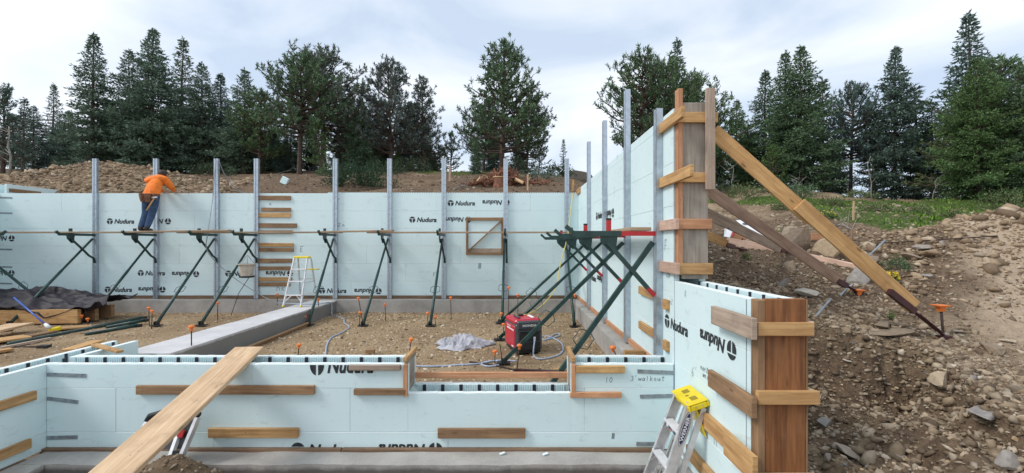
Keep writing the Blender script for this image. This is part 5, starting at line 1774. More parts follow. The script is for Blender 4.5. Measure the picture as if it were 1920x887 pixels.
# bare rods on the bank
for (a, b_, lab) in (((1518, 611), (1558, 560), 'thin grey rod stuck slanting in the dirt right of the low wall end'), ((1575, 555), (1598, 533), 'thin grey rod lying near the low orange cap'), ((1615, 494), (1660, 450), 'long thin grey rod leaning over rocks toward the path')):
    p = hit(*a); q = at(b_[0], b_[1], p.y + 0.12)
    if q.z < gz(q.x, q.y) + 0.01: q.z = gz(q.x, q.y) + 0.05
    tag(MB().tube([p, q], 0.012, 6).build('steel_rod', 'strap'), lab, 'rod')
# ------------------------------------------------------------------ gravel and stones
P, S = scatter(19000, -4.45, 1.43, 5.1, 11.5, 0.018, 0.085, None, 1.8, 0.6)
v, f = stones_arrays(P, S)
Pg, Sg = scatter(420, -4.4, 1.4, 5.2, 11.4, 0.06, 0.13, None, 2.0, 0.5)
v_, f_ = stones_arrays(Pg, Sg)
f = np.concatenate([f, f_ + len(v)]); v = np.concatenate([v, v_])
P2, S2 = scatter(8000, -13.0, -5.2, 5.6, 11.5, 0.02, 0.07, None, 2.0)
v2, f2 = stones_arrays(P2, S2)
g = tri_mesh('gravel', np.concatenate([v, v2]), np.concatenate([f, f2 + len(v)]), 'gravelstone')
tag(g, 'tan crushed gravel covering the ground inside the foundation walls', 'gravel', kind='stuff')
keepR = lambda X, Y: (X > 2.06) & (np.abs(X) < 1.25 * Y + 0.6)
P, S = scatter(40000, 2.05, 8.5, 2.0, 7.6, 0.018, 0.12, lambda X, Y: keepR(X, Y) & (rng.random(len(X)) < 1 - 0.72 * masks(X, Y)[3]), 2.3, 0.75)
Pb, Sb = scatter(18000, 2.1, 16, 7.0, 14.0, 0.03, 0.18, keepR, 2.2, 0.7)
Pf, Sf = scatter(60000, 2.05, 4.4, 1.8, 5.7, 0.02, 0.13, lambda X, Y: (poly_sd(X, Y, PIT) > -0.18) & (poly_sd(X, Y, PIT) < 0.42), 1.9)
Pf, Sf = Pf[:6500], Sf[:6500]
Pe, Se = scatter(500, -3.8, -2.4, 3.7, 4.42, 0.02, 0.10, None, 1.8)
Pc, Sc = scatter(5000, 2.05, 4.6, 2.3, 6.0, 0.03, 0.14, keepR, 2.0)
P[:, 2] += S * 0.10
v, f = stones_arrays(np.concatenate([P, Pb, Pc, Pe, Pf]), np.concatenate([S, Sb, Sc, Se, Sf]))
g = tri_mesh('stony_rubble', v, f, 'bankstone')
tag(g, 'broken brown and grey stones strewn over the dirt bank at right', 'rubble', kind='stuff')
MT['darkstone'] = stone_mat('dark_bank_stone', [(0.0, (0.07, 0.05, 0.036)), (0.5, (0.15, 0.105, 0.072)), (0.85, (0.24, 0.185, 0.135)), (1.0, (0.36, 0.31, 0.25))])
P, S = scatter(9000, -22, 3.5, 12.9, 19.0, 0.03, 0.22, None, 2.2)
Pd, Sd = scatter(6500, -18.5, -8.5, 13.2, 16.8, 0.04, 0.30, None, 1.9)
Pd[:, 2] += Sd * 0.12
v, f = stones_arrays(Pd, Sd)
tag(tri_mesh('dirt_heap_rubble', v, f, 'heapstone'), 'tan broken stones covering the dirt heap behind the left of the back wall', 'rubble', kind='stuff')
v, f = stones_arrays(P, S)
g = tri_mesh('bank_rubble', v, f, 'darkstone')
tag(g, 'stones and clods of the dirt heap and bank behind the back wall', 'rubble', kind='stuff')
g = None

def rock_mesh(seed, cuts=12, flat=0.7):
    q = random.Random(seed)
    bm = bmesh.new()
    bmesh.ops.create_icosphere(bm, subdivisions=3, radius=0.5)
    pl = []
    for _ in range(cuts):
        n_ = Vector((q.gauss(0, 1), q.gauss(0, 1), q.gauss(0, 0.9))).normalized()
        pl.append((n_, q.uniform(0.14, 0.36)))
    for w in bm.verts:
        for n_, d in pl:
            k = w.co.dot(n_) - d
            if k > 0: w.co -= n_ * k * 0.96
        w.co *= 1 + q.uniform(-0.005, 0.005)
        w.co.z *= flat
    ext = max(max(abs(w.co.x) for w in bm.verts), max(abs(w.co.y) for w in bm.verts)) * 2
    for w in bm.verts: w.co /= ext
    me = bpy.data.meshes.new('rock')
    bm.to_mesh(me); bm.free()
    me.materials.append(MT['rock'])
    return me
# tan broken rock on the mound and along the edge of the path at right
Ph, Sh = scatter(12000, 5.0, 12, 5.2, 8.4, 0.03, 0.26, lambda X, Y: rng.random(len(X)) < 0.12 + 0.88 * np.maximum(sstep(5.4, 7.0, X) * np.exp(-((Y - 6.8) / 0.8) ** 2), np.exp(-((X - 0.82 * Y - 0.15) / 0.55) ** 2)), 2.0)
Ph[:, 2] += Sh * 0.10
v, f = stones_arrays(Ph, Sh)
tag(tri_mesh('path_edge_rubble', v, f, 'heapstone'), 'tan broken rock along the edge of the path and on the mound at right', 'rubble', kind='stuff')
ROCKS = [rock_mesh(k, 11 + k % 4, (0.55, 0.75, 0.4, 0.9)[k % 4]) for k in range(12)]
def rock(px, py, wpx, label, mesh=0, stretch=(1, 0.8, 1), rz=0.0, tilt=0.0, group='rocks on the bank', name='rock', cat='rock', sink=0.12):
    p = hit(px, py)
    w = wpx * p.y / F * ((1.45 if wpx >= 28 else 1.15) if name == 'rock' else 0.8)
    o = bpy.data.objects.new(name, ROCKS[mesh])
    COL.objects.link(o)
    o.scale = (w * stretch[0], w * stretch[1], w * stretch[2])
    o.rotation_euler = (tilt, tilt * 0.6, rz)
    o.location = p + Vector((0, w * 0.25, w * stretch[2] * (0.25 - sink * 0.5)))
    return tag(o, label, cat, group)
for r_ in ((1505, 474, 64, 'largest tan boulder, standing behind the grey brown timber brace', 1, (1, 0.8, 1.0), 0.4, 0.2),
           (1562, 478, 44, 'pale grey boulder just right of the largest tan boulder', 3, (1.1, 0.8, 0.8), 1.2, 0.1),
           (1556, 450, 26, 'reddish block of rock standing behind the pale grey boulder', 5, (1, 0.8, 1.1), 0.3, 0.0),
           (1637, 502, 44, 'tan boulder right of the longest timber brace', 5, (1, 0.8, 0.9), 0.2, 0.0),
           (1622, 533, 42, 'dark grey boulder half under the longest timber brace', 7, (1.1, 0.7, 0.8), 0.1, 0.0),
           (1413, 462, 30, 'long brown rock lying before the orange board', 0, (1.1, 0.6, 0.8), 0.1, 0.0),
           (1489, 508, 28, 'dark round rock under the grey brown timber brace', 9, (1, 0.9, 0.9), 0.7, 0.0),
           (1470, 540, 19, 'small pale upright stone near the low wall end board', 3, (0.8, 0.6, 1.3), 0.7, 0.5),
           (1520, 560, 36, 'flat tan stone above the low wall end board', 2, (1.2, 0.8, 0.8), 0.2, 0.1),
           (1713, 487, 34, 'flat grey slab lying at the edge of the path', 2, (1.3, 0.8, 0.6), 0.5, 0.15),
           (1722, 512, 30, 'pale flat slab lying nearest the green shrub', 6, (1.3, 0.8, 0.5), 0.2, 0.0),
           (1745, 470, 34, 'rusty tan slab at the foot of the dirt mound', 6, (1.3, 0.8, 0.7), 0.9, 0.0),
           (1770, 462, 22, 'small tan block on the path edge', 1, (1, 0.8, 0.8), 0.9, 0.0),
           (1740, 522, 26, 'thin pale slab on the path right of the yellow flowers', 2, (1.3, 0.7, 0.6), 0.0, 0.0),
           (1700, 640, 60, 'grey flat rock half buried at the foot of the longest timber brace', 6, (1.4, 0.7, 0.5), 0.1, 0.0),
           (1665, 622, 34, 'brown rock beside the turnbuckle of the longest timber brace', 4, (1.2, 0.8, 0.8), 0.5, 0.2),
           (1872, 664, 38, 'grey wedge of rock on the path at right', 5, (1.3, 0.7, 0.7), 0.7, 0.1),
           (1896, 645, 26, 'pale flat stone on the path just above the grey wedge', 2, (1.3, 0.8, 0.6), 0.1, 0.0),
           (1776, 724, 34, 'dark reddish rock sticking out of the cut bank', 9, (1.1, 0.8, 0.8), 0.4, 0.1),
           (1832, 716, 22, 'round pale tan stone on the lip of the cut bank', 1, (1, 0.9, 0.8), 0.4, 0.0),
           (1910, 735, 24, 'grey stone at the right edge of the picture', 5, (1, 0.9, 0.8), 0.4, 0.0),
           (1612, 868, 46, 'pointed grey slab at the bottom of the trench', 6, (1.2, 0.9, 0.5), 0.8, 0.4),
           (1552, 806, 30, 'reddish brown rock on the trench floor beside the stained board', 4, (0.9, 0.9, 0.9), 0.2, 0.3),
           (1556, 865, 24, 'grey stone on the trench floor nearest the low wall end', 1, (1, 0.9, 0.8), 0.9, 0.0),
           (1690, 862, 22, 'tan square stone low in the trench', 5, (1, 0.9, 0.7), 0.9, 0.0),
           (1815, 845, 24, 'pale grey flat stone on the slope at lower right', 2, (1.2, 0.9, 0.6), 0.3, 0.0),
           (1900, 880, 34, 'pale stone in the lower right corner', 7, (1.2, 0.9, 0.7), 0.3, 0.0),
           (1800, 625, 22, 'flat stone on the path beside the big orange cap', 2, (1.3, 0.8, 0.5), 0.6, 0.0),
           (1600, 690, 24, 'pale stone set in the face of the cut bank', 6, (1.3, 0.8, 0.6), 0.2, 0.3),
           (1870, 800, 60, 'broad brown rock ledge low in the slope at right', 4, (1.3, 0.8, 0.6), 0.2, 0.2)):
    rock(*r_)
# loose stones: each with its own look, told apart by the landmark they lie nearest to
SMAT = {}
for nm_, c_ in (('tan', (0.40, 0.29, 0.175)), ('grey', (0.25, 0.245, 0.24)), ('brown', (0.20, 0.135, 0.09)), ('pale', (0.50, 0.44, 0.35))):
    SMAT[nm_] = stone_mat('loose_stone', [(0.0, [v * 0.85 for v in c_]), (1.0, [v * 1.15 for v in c_])], False)
SEEN = set()
def loose(q, px, py, wpx, landmarks, group):
    rx, ry, nm_ = min(landmarks, key=lambda a: (a[0] - px) ** 2 + 2.5 * (a[1] - py) ** 2)
    dx, dy = px - rx, (py - ry) * 1.6
    if abs(dx) > abs(dy): side = ('right of', 'left of')[dx < 0]
    else: side = ('below', 'above')[dy < 0]
    dist = math.hypot(dx, dy)
    far = 'close ' if dist < 38 else ('' if dist < 80 else 'well ')
    col = q.choice(('tan', 'tan', 'grey', 'brown', 'pale'))
    flat = q.random() < 0.5
    size = 'small' if wpx <= 10 else ('middling' if wpx <= 13 else 'larger')
    shape = 'flat' if flat else 'blocky'
    for tr_ in range(30):
        lab_ = f'{size} {shape} {col} stone lying {far}{side} the {nm_}'
        if lab_ not in SEEN: break
        col = q.choice(('tan', 'grey', 'brown', 'pale'))
        if tr_ > 8: flat = not flat; shape = 'flat' if flat else 'blocky'
    SEEN.add(lab_)
    sc = (q.uniform(1.05, 1.4), q.uniform(0.7, 1), q.uniform(0.35, 0.55) if flat else q.uniform(0.8, 1.0))
    p_ = rock(px, py, wpx, lab_, q.randrange(12), sc, q.uniform(0, 6), q.uniform(-0.3, 0.3), group, 'loose_stone', 'stone', 0.6)
    p_.material_slots[0].link = 'OBJECT'
    p_.material_slots[0].material = SMAT[col]
q = random.Random(5)
LM = [(1764, 580, 'big orange cap'), (1872, 655, 'grey wedge of rock'), (1778, 715, 'dark rock in the bank'), (1832, 715, 'round pale stone on the lip'), (1612, 862, 'pointed grey slab'), (1552, 800, 'reddish rock in the trench'),
      (1690, 862, 'square tan stone'), (1815, 840, 'flat stone at lower right'), (1600, 690, 'pale stone in the bank face'), (1700, 635, 'half buried flat rock'), (1609, 545, 'low orange cap'), (1525, 610, 'outer cleat end'), (1740, 520, 'thin slab on the path'), (1880, 800, 'broad rock ledge'), (1905, 735, 'stone at the right edge'), (1870, 560, 'middle of the path')]
for k in range(120):
    px = q.uniform(1525, 1915)
    py = q.uniform(520, 885)
    if px < 1600 and py < 560: py += 80
    loose(q, px, py, q.choice((9, 10, 10, 12, 13, 14, 17)), LM, 'loose stones on the dirt bank')
LM2 = [(1505, 455, 'largest tan boulder'), (1562, 465, 'pale grey boulder'), (1637, 490, 'tan boulder by the brace'), (1413, 458, 'long brown rock'), (1489, 500, 'dark round rock'), (1600, 395, 'tall survey stake'), (1720, 490, 'grey slab by the path'), (1770, 455, 'tan block on the path edge'), (1395, 432, 'white plastic chute'), (1400, 520, 'bulkhead foot'), (1555, 492, 'pinkish board with pale end'), (1670, 510, 'small green shrub')]
for k in range(60):
    loose(q, q.uniform(1340, 1800), q.uniform(425, 545), q.choice((8, 9, 10, 12, 15)), LM2, 'loose stones among the braces')
LM3 = [(70, 340, 'left end of the dirt heap'), (172, 325, 'top of the dirt heap'), (290, 345, 'workman'), (405, 340, 'post with the cable'), (480, 335, 'post by the short boards'), (535, 338, 'white foam offcut'), (628, 340, 'post by the juniper bush'), (680, 345, 'juniper bush')]
for k in range(46):
    loose(q, q.choice((q.uniform(40, 330), q.uniform(330, 480), q.uniform(490, 700))), q.uniform(322, 358), q.choice((7, 8, 9, 11, 14)), LM3, 'stones on the bank behind the back wall')
# rock outcrop far behind the back right corner
pp = at(1085, 330, 24.0)
o = bpy.data.objects.new('rock_outcrop', ROCKS[1]); COL.objects.link(o)
o.scale = (2.6, 1.6, 1.5); o.location = (pp.x, pp.y, pp.z - 0.25)
tag(o, 'grey rock outcrop on the ridge just beyond the back right corner of the walls', 'rock', 'rocks on the bank')

# ------------------------------------------------------------------ trees
def leaf_mat():
    m, n, l, p = mat_base('conifer_needles')
    geo = nd(n, 'NewGeometry')
    oi = nd(n, 'ObjectInfo')
    tc = nd(n, 'TexCoord').outputs['Object']
    hs = nd(n, 'HueSaturation')
    l.new(oi.outputs['Color'], hs.inputs['Color'])
    r = ramp(n, [(0.0, 0.50), (0.6, 1.0), (0.9, 1.5), (1.0, 2.1)])
    l.new(geo.outputs['Random Per Island'], r.inputs['Fac'])
    f = noise(n, l, tc, 1.6, 3.0)
    rf = ramp(n, [(0.3, 0.8), (0.7, 1.25)])
    l.new(f, rf.inputs['Fac'])
    l.new(math_(n, l, 'MULTIPLY', r.outputs['Color'], rf.outputs['Color']), hs.inputs['Value'])
    l.new(hs.outputs['Color'], p.inputs['Base Color'])
    p.inputs['Roughness'].default_value = 0.7
    p.inputs['Specular IOR Level'].default_value = 0.25
    tr = nd(n, 'BsdfTranslucent')
    l.new(hs.outputs['Color'], tr.inputs['Color'])
    mx = nd(n, 'MixShader')
    mx.inputs[0].default_value = 0.22
    l.new(p.outputs['BSDF'], mx.inputs[1])
    l.new(tr.outputs['BSDF'], mx.inputs[2])
    l.new(mx.outputs[0], n['Material Output'].inputs['Surface'])
    return m
MT['needles'] = leaf_mat()

def unit(v):
    return v / np.maximum(np.linalg.norm(v, axis=-1, keepdims=True), 1e-9)

def blades(P, D, L, W, g):
    """one kite of two triangles (a quad) per blade: base P, direction D, length L, width W"""
    n = len(P)
    D = unit(D)
    s = unit(np.cross(D, unit(g.normal(size=(n, 3)))))
    L, W = np.broadcast_to(L, n)[:, None], np.broadcast_to(W, n)[:, None]
    mid = P + D * L * 0.45
    V = np.stack([P, mid + s * W / 2, P + D * L, mid - s * W / 2], 1).reshape(-1, 3)
    Q_ = np.arange(n * 4).reshape(-1, 4)
    return V, Q_

def limb_tubes(mb, lines, r0):
    for a, b, c, r in lines:
        mb.tube([a, b, c], [r, r * 0.7, r * 0.25], 4, cap=False)

def spruce(seed, h=8.0, Rb=1.5, dens=1.0, power=0.85, bare=0.10, sparse=0.0, up=0.35, droop=0.35):
    g = np.random.default_rng(seed)
    nb = int(150 * dens * h / 8)
    ph = np.zeros(0)
    BP, BD, BL = [], [], []
    lines = []
    lean = g.normal(0, 0.012, 2) * h
    for i in range(nb):
        t = bare + (0.985 - bare) * ((i + g.random()) / nb) ** 0.9
        az = i * 2.399963 + g.normal(0, 0.35)
        L = Rb * (1 - t) ** power * g.uniform(0.62, 1.12) * (1.0 if g.random() > sparse else 0.5) + 0.05
        if t < bare + 0.12: L *= 0.8
        L *= 0.55 + 0.45 * min(1.0, (1 - t) / 0.30)
        el = up * (0.25 + 1.2 * t) - 0.18
        d = np.array([math.cos(az) * math.cos(el), math.sin(az) * math.cos(el), math.sin(el)])
        base = np.array([lean[0] * t, lean[1] * t, h * t])
        k = max(4, int(L / 0.085))
        s = (np.arange(k) + 0.6) / k
        pts = base + d * (L * s)[:, None] + np.array([0, 0, 1.0]) * (droop * L * (-(s ** 1.5) + 0.9 * s ** 3))[:, None]
        lines.append((tuple(base), tuple(base + d * L * 0.5 + np.array([0, 0, -droop * L * 0.2])), tuple(pts[-1]), 0.012 + 0.012 * L))
        side = np.array([-math.sin(az), math.cos(az), 0])
        for j in range(k):
            if s[j] < 0.12 and L > 0.6: continue
            tl = 0.50 * L * (1.0 - 0.75 * s[j]) * g.uniform(0.6, 1.1) + 0.08
            for sg in (-1, 1):
                td = d * 0.75 + side * sg * g.uniform(0.7, 1.1) + np.array([0, 0, g.normal(-0.05, 0.2)])
                td /= np.linalg.norm(td)
                m_ = max(2, int(tl / 0.075 * dens))
                u = (np.arange(m_) + g.random(m_)) / m_
                q = pts[j] + td * (tl * u)[:, None] + np.array([0, 0, -0.12 * tl]) * (u ** 2)[:, None]
                BP.append(q)
                BD.append(np.repeat(td[None], m_, 0) * 0.8 + g.normal(0, 0.42, (m_, 3)))
        BP.append(pts[-2:]); BD.append(np.repeat(d[None], 2, 0) + g.normal(0, 0.2, (2, 3)))
    # leader
    BP.append(np.stack([np.full(26, lean[0]), np.full(26, lean[1]), np.linspace(h * 0.91, h * 1.0, 26)], -1))
    BD.append(g.normal(0, 0.6, (26, 3)) + np.array([0, 0, 0.6]))
    P_, D_ = np.concatenate(BP), np.concatenate(BD)
    n = len(P_)
    V, Q_ = blades(P_, D_, g.uniform(0.12, 0.23, n), g.uniform(0.045, 0.08, n), g)
    return V, Q_, lines, (lean[0], lean[1], h), 0.016 * h + 0.01

def pine(seed, h=6.0, Rb=2.0, dens=1.0, low=0.15, top=0.95, shape=0.6, tuft=0.2):
    g = np.random.default_rng(seed)
    BP, BD = [], []
    lines = []
    lean = g.normal(0, 0.03, 2) * h
    nb = int(66 * dens * h / 6)
    for i in range(nb):
        t = low + (0.97 - low) * (i + g.random()) / nb
        az = i * 2.399963 + g.normal(0, 0.5)
        x = (t - low) / (1 - low)
        env = (math.sin(PI * min(1, 0.28 + 0.72 * x) ** 0.9) * 0.85 + 0.22) * (1 - x ** 4 * 0.55) if shape > 0.5 else (1 - x) ** 0.75 + 0.10
        L = Rb * env * g.uniform(0.55, 1.08)
        el = 0.05 + 0.75 * x + g.normal(0, 0.14)
        d = np.array([math.cos(az) * math.cos(el), math.sin(az) * math.cos(el), math.sin(el)])
        base = np.array([lean[0] * t, lean[1] * t, h * t * 0.93])
        nsub = max(4, int(L / 0.16 * dens))
        end = base + d * L + np.array([0, 0, 0.18 * L])
        lines.append((tuple(base), tuple(base + d * L * 0.55 + np.array([0, 0, -0.02 * L])), tuple(end), 0.016 + 0.018 * L))
        for j in range(nsub):
            s = 0.28 + 0.72 * (j + g.random()) / nsub
            p = base + d * L * s + np.array([0, 0, 0.18 * L * s * s])
            sd = d * 0.6 + g.normal(0, 0.6, 3) + np.array([0, 0, 0.35])
            sd /= np.linalg.norm(sd)
            sl = g.uniform(0.12, 0.36) * (1.25 - 0.5 * s) * min(1.3, Rb / 1.6)
            tip = p + sd * sl
            if sl > 0.2: lines.append((tuple(p), tuple((p + tip) / 2), tuple(tip), 0.010))
            ax = unit(sd * 0.7 + np.array([0, 0, 0.55]))
            m_ = 17
            # bottle brush tuft along the shoot tip
            u = g.random(m_)
            q = tip + ax * ((u - 0.75) * tuft * 1.1)[:, None]
            dd = ax * 0.75 + g.normal(0, 0.62, (m_, 3))
            BP.append(q); BD.append(dd)
    P_, D_ = np.concatenate(BP), np.concatenate(BD)
    n = len(P_)
    V, Q_ = blades(P_, D_, g.uniform(0.14, 0.22, n) * tuft / 0.2, g.uniform(0.03, 0.055, n), g)
    return V, Q_, lines, (lean[0], lean[1], h * 0.95), 0.022 * h

_proto = {}
def make_proto(key, data):
    V, Q_, lines, topp, r = data
    root = bpy.data.objects.new('proto', None)
    COL.objects.link(root)
    o = tri_mesh('crown', V, Q_, 'needles', root)
    mb = MB()
    h = topp[2]
    n = 9
    mb.tube([(topp[0] * k / n + 0.02 * math.sin(k * 1.7) * h / 8, topp[1] * k / n, h * k / n - (0.3 if k == 0 else 0)) for k in range(n + 1)], [max(0.01, r * (1 - k / n) ** 0.8 + (0.03 if k == 0 else 0)) for k in range(n + 1)], 7)
    limb_tubes(mb, lines, r)
    mb.build('trunk', 'bark', root, fix=False)
    _proto[key] = (root, h, False)

GREY, BLUE, MID, FRESH, OLIVE = (0.125, 0.160, 0.125, 1), (0.104, 0.158, 0.122, 1), (0.102, 0.165, 0.082, 1), (0.11, 0.19, 0.060, 1), (0.135, 0.170, 0.072, 1)
SPEC = {
    'sp_a': lambda: spruce(1, 8, 1.95, 1.0, 0.8, 0.06, 0.1),
    'sp_b': lambda: spruce(2, 8, 2.6, 1.1, 0.72, 0.04, 0.12, 0.45),
    'sp_c': lambda: spruce(3, 8, 1.6, 0.75, 0.75, 0.08, 0.35),
    'sp_d': lambda: spruce(4, 8, 2.3, 1.0, 0.65, 0.05, 0.2, 0.4),
    'sp_e': lambda: spruce(5, 8, 3.2, 1.0, 0.62, 0.03, 0.1, 0.42, 0.3),
    'sp_thin': lambda: spruce(6, 6, 1.1, 0.5, 0.8, 0.15, 0.4),
    'pi_a': lambda: pine(11, 6.2, 2.5, 1.2, 0.16, shape=0.4),
    'pi_b': lambda: pine(12, 6, 2.25, 1.1, 0.34),
    'pi_c': lambda: pine(13, 6, 2.1, 1.1, 0.22),
    'pi_d': lambda: pine(14, 6, 1.8, 1.0, 0.14, shape=0.4),
    'pi_e': lambda: pine(15, 4, 1.4, 0.8, 0.15, tuft=0.18),
}
def tree(key, px, ytop, Y, label, tint=MID, wfac=1.0, name=None, pale=False, base=None):
    if key not in _proto:
        make_proto(key, SPEC[key]())
    root, h, used = _proto[key]
    X = (px - VX) * Y / F
    zb_ = (gz(X, Y) if base is None else base) - 0.05
    ht = at(px, ytop, Y).z - zb_
    s = ht / h * (1.0 / 0.985)
    if used:
        r = dup(root)
    else:
        r = root
        _proto[key] = (root, h, True)
    r.name = name or ('pine_tree' if key.startswith('pi') else 'spruce_tree')
    r.location = (X, Y, zb_)
    r.rotation_euler = (0, 0, random.uniform(0, 6.28))
    r.scale = (s * wfac, s * wfac, s)
    for c in r.children:
        if c.name.startswith('crown'):
            k = random.uniform(0.9, 1.1)
            c.color = (tint[0] * k, tint[1] * k, tint[2] * random.uniform(0.9, 1.1), 1)
    tag(r, label, 'tree', 'conifers along the ridge')
    return r
# left group
tree('pi_d', 4, 165, 21, 'pine cut by the left edge of the picture', BLUE, 1.0)
tree('sp_thin', 42, 185, 24, 'thin pale spruce beside the pine at the left edge', GREY, 1.2)
tree('sp_c', 97, 158, 27, 'sparse greyish spruce left of the tall pointed one', GREY, 1.0)
tree('sp_d', 62, 200, 25, 'low dark spruce filling the gap near the left edge', BLUE, 1.1)
tree('sp_a', 172, 66, 22, 'tall pointed spruce standing above the dirt heap, leftmost of the tall ones', BLUE, 1.05)
tree('sp_d', 128, 210, 25, 'low spruce between the sparse grey one and the tall pointed one', BLUE, 1.1)
tree('sp_d', 240, 96, 23.5, 'dark spruce leaning against the tallest of the left group', BLUE, 0.95)
tree('sp_b', 285, 58, 22.5, 'tallest and broadest spruce of the left group, right above the workman', BLUE, 0.95)
tree('sp_c', 337, 77, 25, 'slender open spruce just right of the tallest one', GREY, 1.1)
tree('sp_d', 380, 122, 23, 'spruce third to the right of the tallest one', BLUE, 1.1)
tree('sp_a', 414, 142, 24, 'narrow spruce in front of the cable, in the right half of the left group', BLUE, 1.2)
tree('sp_d', 458, 132, 22.5, 'dark spruce at the right end of the left group', BLUE, 1.05)
tree('pi_c', 486, 182, 22, 'pine with green tufts at the right end of the left group', MID, 1.0)
tree('sp_e', 205, 190, 26, 'broad dark spruce behind the tall pointed one', BLUE, 1.0)
tree('sp_e', 330, 180, 26, 'broad dark spruce low behind the slender one', BLUE, 1.0)
tree('sp_e', 425, 200, 26.5, 'broad dark spruce low behind the narrow one', BLUE, 1.0)
# middle pines
tree('pi_b', 562, 113, 20.5, 'pine on the left of the pair with bare trunks', MID, 0.95)
tree('pi_b', 606, 97, 21.5, 'taller pine on the right of the pair with bare trunks', GREY, 1.0)
tree('pi_e', 600, 232, 20.0, 'small bright green pine in front of the pair with bare trunks', FRESH, 0.9)
tree('sp_e', 676, 170, 21.5, 'dense green spruce left of the round topped pine', MID, 0.62)
tree('pi_a', 735, 121, 22, 'round topped broad pine in the middle', GREY, 0.95)
tree('pi_d', 797, 152, 22.5, 'pine right of the round topped broad one', GREY, 1.0)
tree('pi_e', 845, 250, 25, 'small open pine left of the biggest pine', MID, 0.9)
tree('pi_e', 825, 275, 24, 'lowest small pine left of the biggest pine', MID, 1.0)
tree('pi_a', 940, 90, 20.5, 'biggest pine, standing behind the stump pile', MID, 0.98)
tree('sp_e', 893, 262, 19.0, 'small dark spruce below the biggest pine', MID, 0.62)
tree('pi_e', 1010, 265, 21.5, 'low pine under the right side of the biggest one', MID, 0.9)
tree('sp_thin', 1056, 262, 24, 'thin sapling spruce right of the biggest pine', OLIVE, 1.0)
tree('pi_e', 770, 265, 25, 'low pine behind the round topped one', MID, 1.2)
tree('pi_e', 640, 255, 26, 'low pine seen between the trunks of the pair', BLUE, 1.2)
tree('sp_d', 505, 205, 26, 'dark spruce showing behind the gap left of the bare pine trunks', BLUE, 1.1)
tree('sp_e', 590, 250, 26, 'dark low spruce behind the bare pine trunks', BLUE, 0.9)
tree('sp_e', 815, 285, 25.5, 'low dark spruce on the ridge left of the biggest pine', BLUE, 0.9)
tree('sp_d', 720, 260, 25.5, 'low dark spruce on the ridge behind the round topped pine', BLUE, 1.3)
tree('sp_e', 515, 240, 25, 'broad low spruce behind the pine at the right end of the left group', BLUE, 1.0)
tree('sp_d', 545, 225, 24, 'low spruce left of the bare pine trunks', MID, 1.2)
tree('pi_c', 640, 190, 24, 'pine crown filling behind the bright small pine', GREY, 1.0)
tree('sp_e', 700, 235, 24.5, 'low spruce behind the dense green one', MID, 0.9)
tree('pi_c', 765, 200, 24.5, 'pine crown behind the gap right of the round topped one', GREY, 1.0)
tree('sp_d', 745, 285, 22, 'low spruce at the foot of the round topped pine', MID, 1.4)
tree('pi_c', 905, 190, 22.5, 'pine crown behind the left side of the biggest one', GREY, 0.9)
tree('pi_c', 985, 185, 23, 'pine crown behind the right side of the biggest one', GREY, 0.9)
for px_, yt_, Y_, k_, w_, lab_ in ((25, 215, 26.5, 'sp_d', 1.3, 'dark spruce filling the back row at the left edge'), (110, 225, 27, 'sp_e', 1.0, 'broad spruce in the back row left of the tall pointed one'),
        (255, 170, 26.5, 'sp_e', 1.0, 'broad spruce in the back row behind the workman'), (375, 190, 27, 'sp_e', 0.9, 'broad spruce in the back row right of the slender one'), (470, 215, 26.5, 'sp_e', 1.0, 'broad spruce in the back row at the right end of the left group'),
        (535, 255, 23, 'sp_e', 0.9, 'low dense spruce just left of the bare pine trunks'), (575, 215, 25.5, 'sp_d', 1.2, 'spruce crown seen between the two bare pine trunks'), (650, 215, 25, 'sp_e', 0.85, 'dark spruce right of the two bare pine trunks'),
        (715, 190, 25.5, 'sp_d', 1.2, 'spruce crown behind the left half of the round topped pine'), (760, 230, 24.5, 'sp_e', 0.8, 'dark low spruce behind the round topped pine trunk'), (800, 240, 24, 'sp_e', 0.75, 'dark low spruce behind the pine right of the round topped one'),
        (925, 230, 24.5, 'sp_e', 0.8, 'dark low spruce behind the trunk of the biggest pine'), (975, 255, 24, 'sp_e', 0.8, 'dark low spruce right of the trunk of the biggest pine')):
    tree(k_, px_, yt_, Y_, lab_, BLUE, w_)
# right group
tree('pi_c', 1205, 115, 19.5, 'pine rising behind the tall right wall', MID, 0.95)
tree('pi_c', 1236, 130, 20.5, 'second pine close behind the tall right wall', MID, 1.0)
tree('sp_c', 1266, 81, 22, 'narrow spruce rising above the pines behind the tall right wall', BLUE, 0.95)
tree('pi_c', 1327, 147, 22, 'pine just right of the tall bulkhead', MID, 0.9)
tree('sp_d', 1380, 190, 25, 'spruce partly behind the top of the longest timber brace', MID, 1.0)
tree('sp_a', 1432, 136, 23, 'spruce left of the big double topped one', MID, 1.1)
tree('sp_b', 1500, 89, 20, 'big dense spruce with two tops in the right group', MID, 0.95)
tree('sp_d', 1472, 102, 20.8, 'second top of the big dense spruce, on its left side', MID, 0.85)
tree('sp_thin', 1542, 150, 22, 'thin grey spruce at the right shoulder of the big dense one', GREY, 1.2)
tree('pi_b', 1594, 165, 21, 'pine with visible dark trunk in the gap of the right group', BLUE, 0.75)
tree('sp_thin', 1640, 210, 24, 'thin spruce in the gap of the right group', MID, 1.2)
tree('sp_b', 1677, 93, 20, 'tall blue green spruce in the middle of the right group', BLUE, 0.82)
tree('sp_thin', 1722, 163, 21, 'thin spruce right of the tall blue green one', GREY, 1.3)
tree('sp_d', 1748, 192, 19.5, 'low spruce left of the big green trees at right', MID, 1.1)
tree('sp_a', 1822, 29, 18.5, 'tallest spruce at right, its top above all the others', BLUE, 1.0)
tree('sp_e', 1835, 112, 15.6, 'huge dense green spruce at the right edge of the forest', (0.088, 0.15, 0.060, 1), 0.80)
tree('pi_c', 1882, 105, 16.5, 'pine right behind the huge dense green spruce', MID, 1.0)
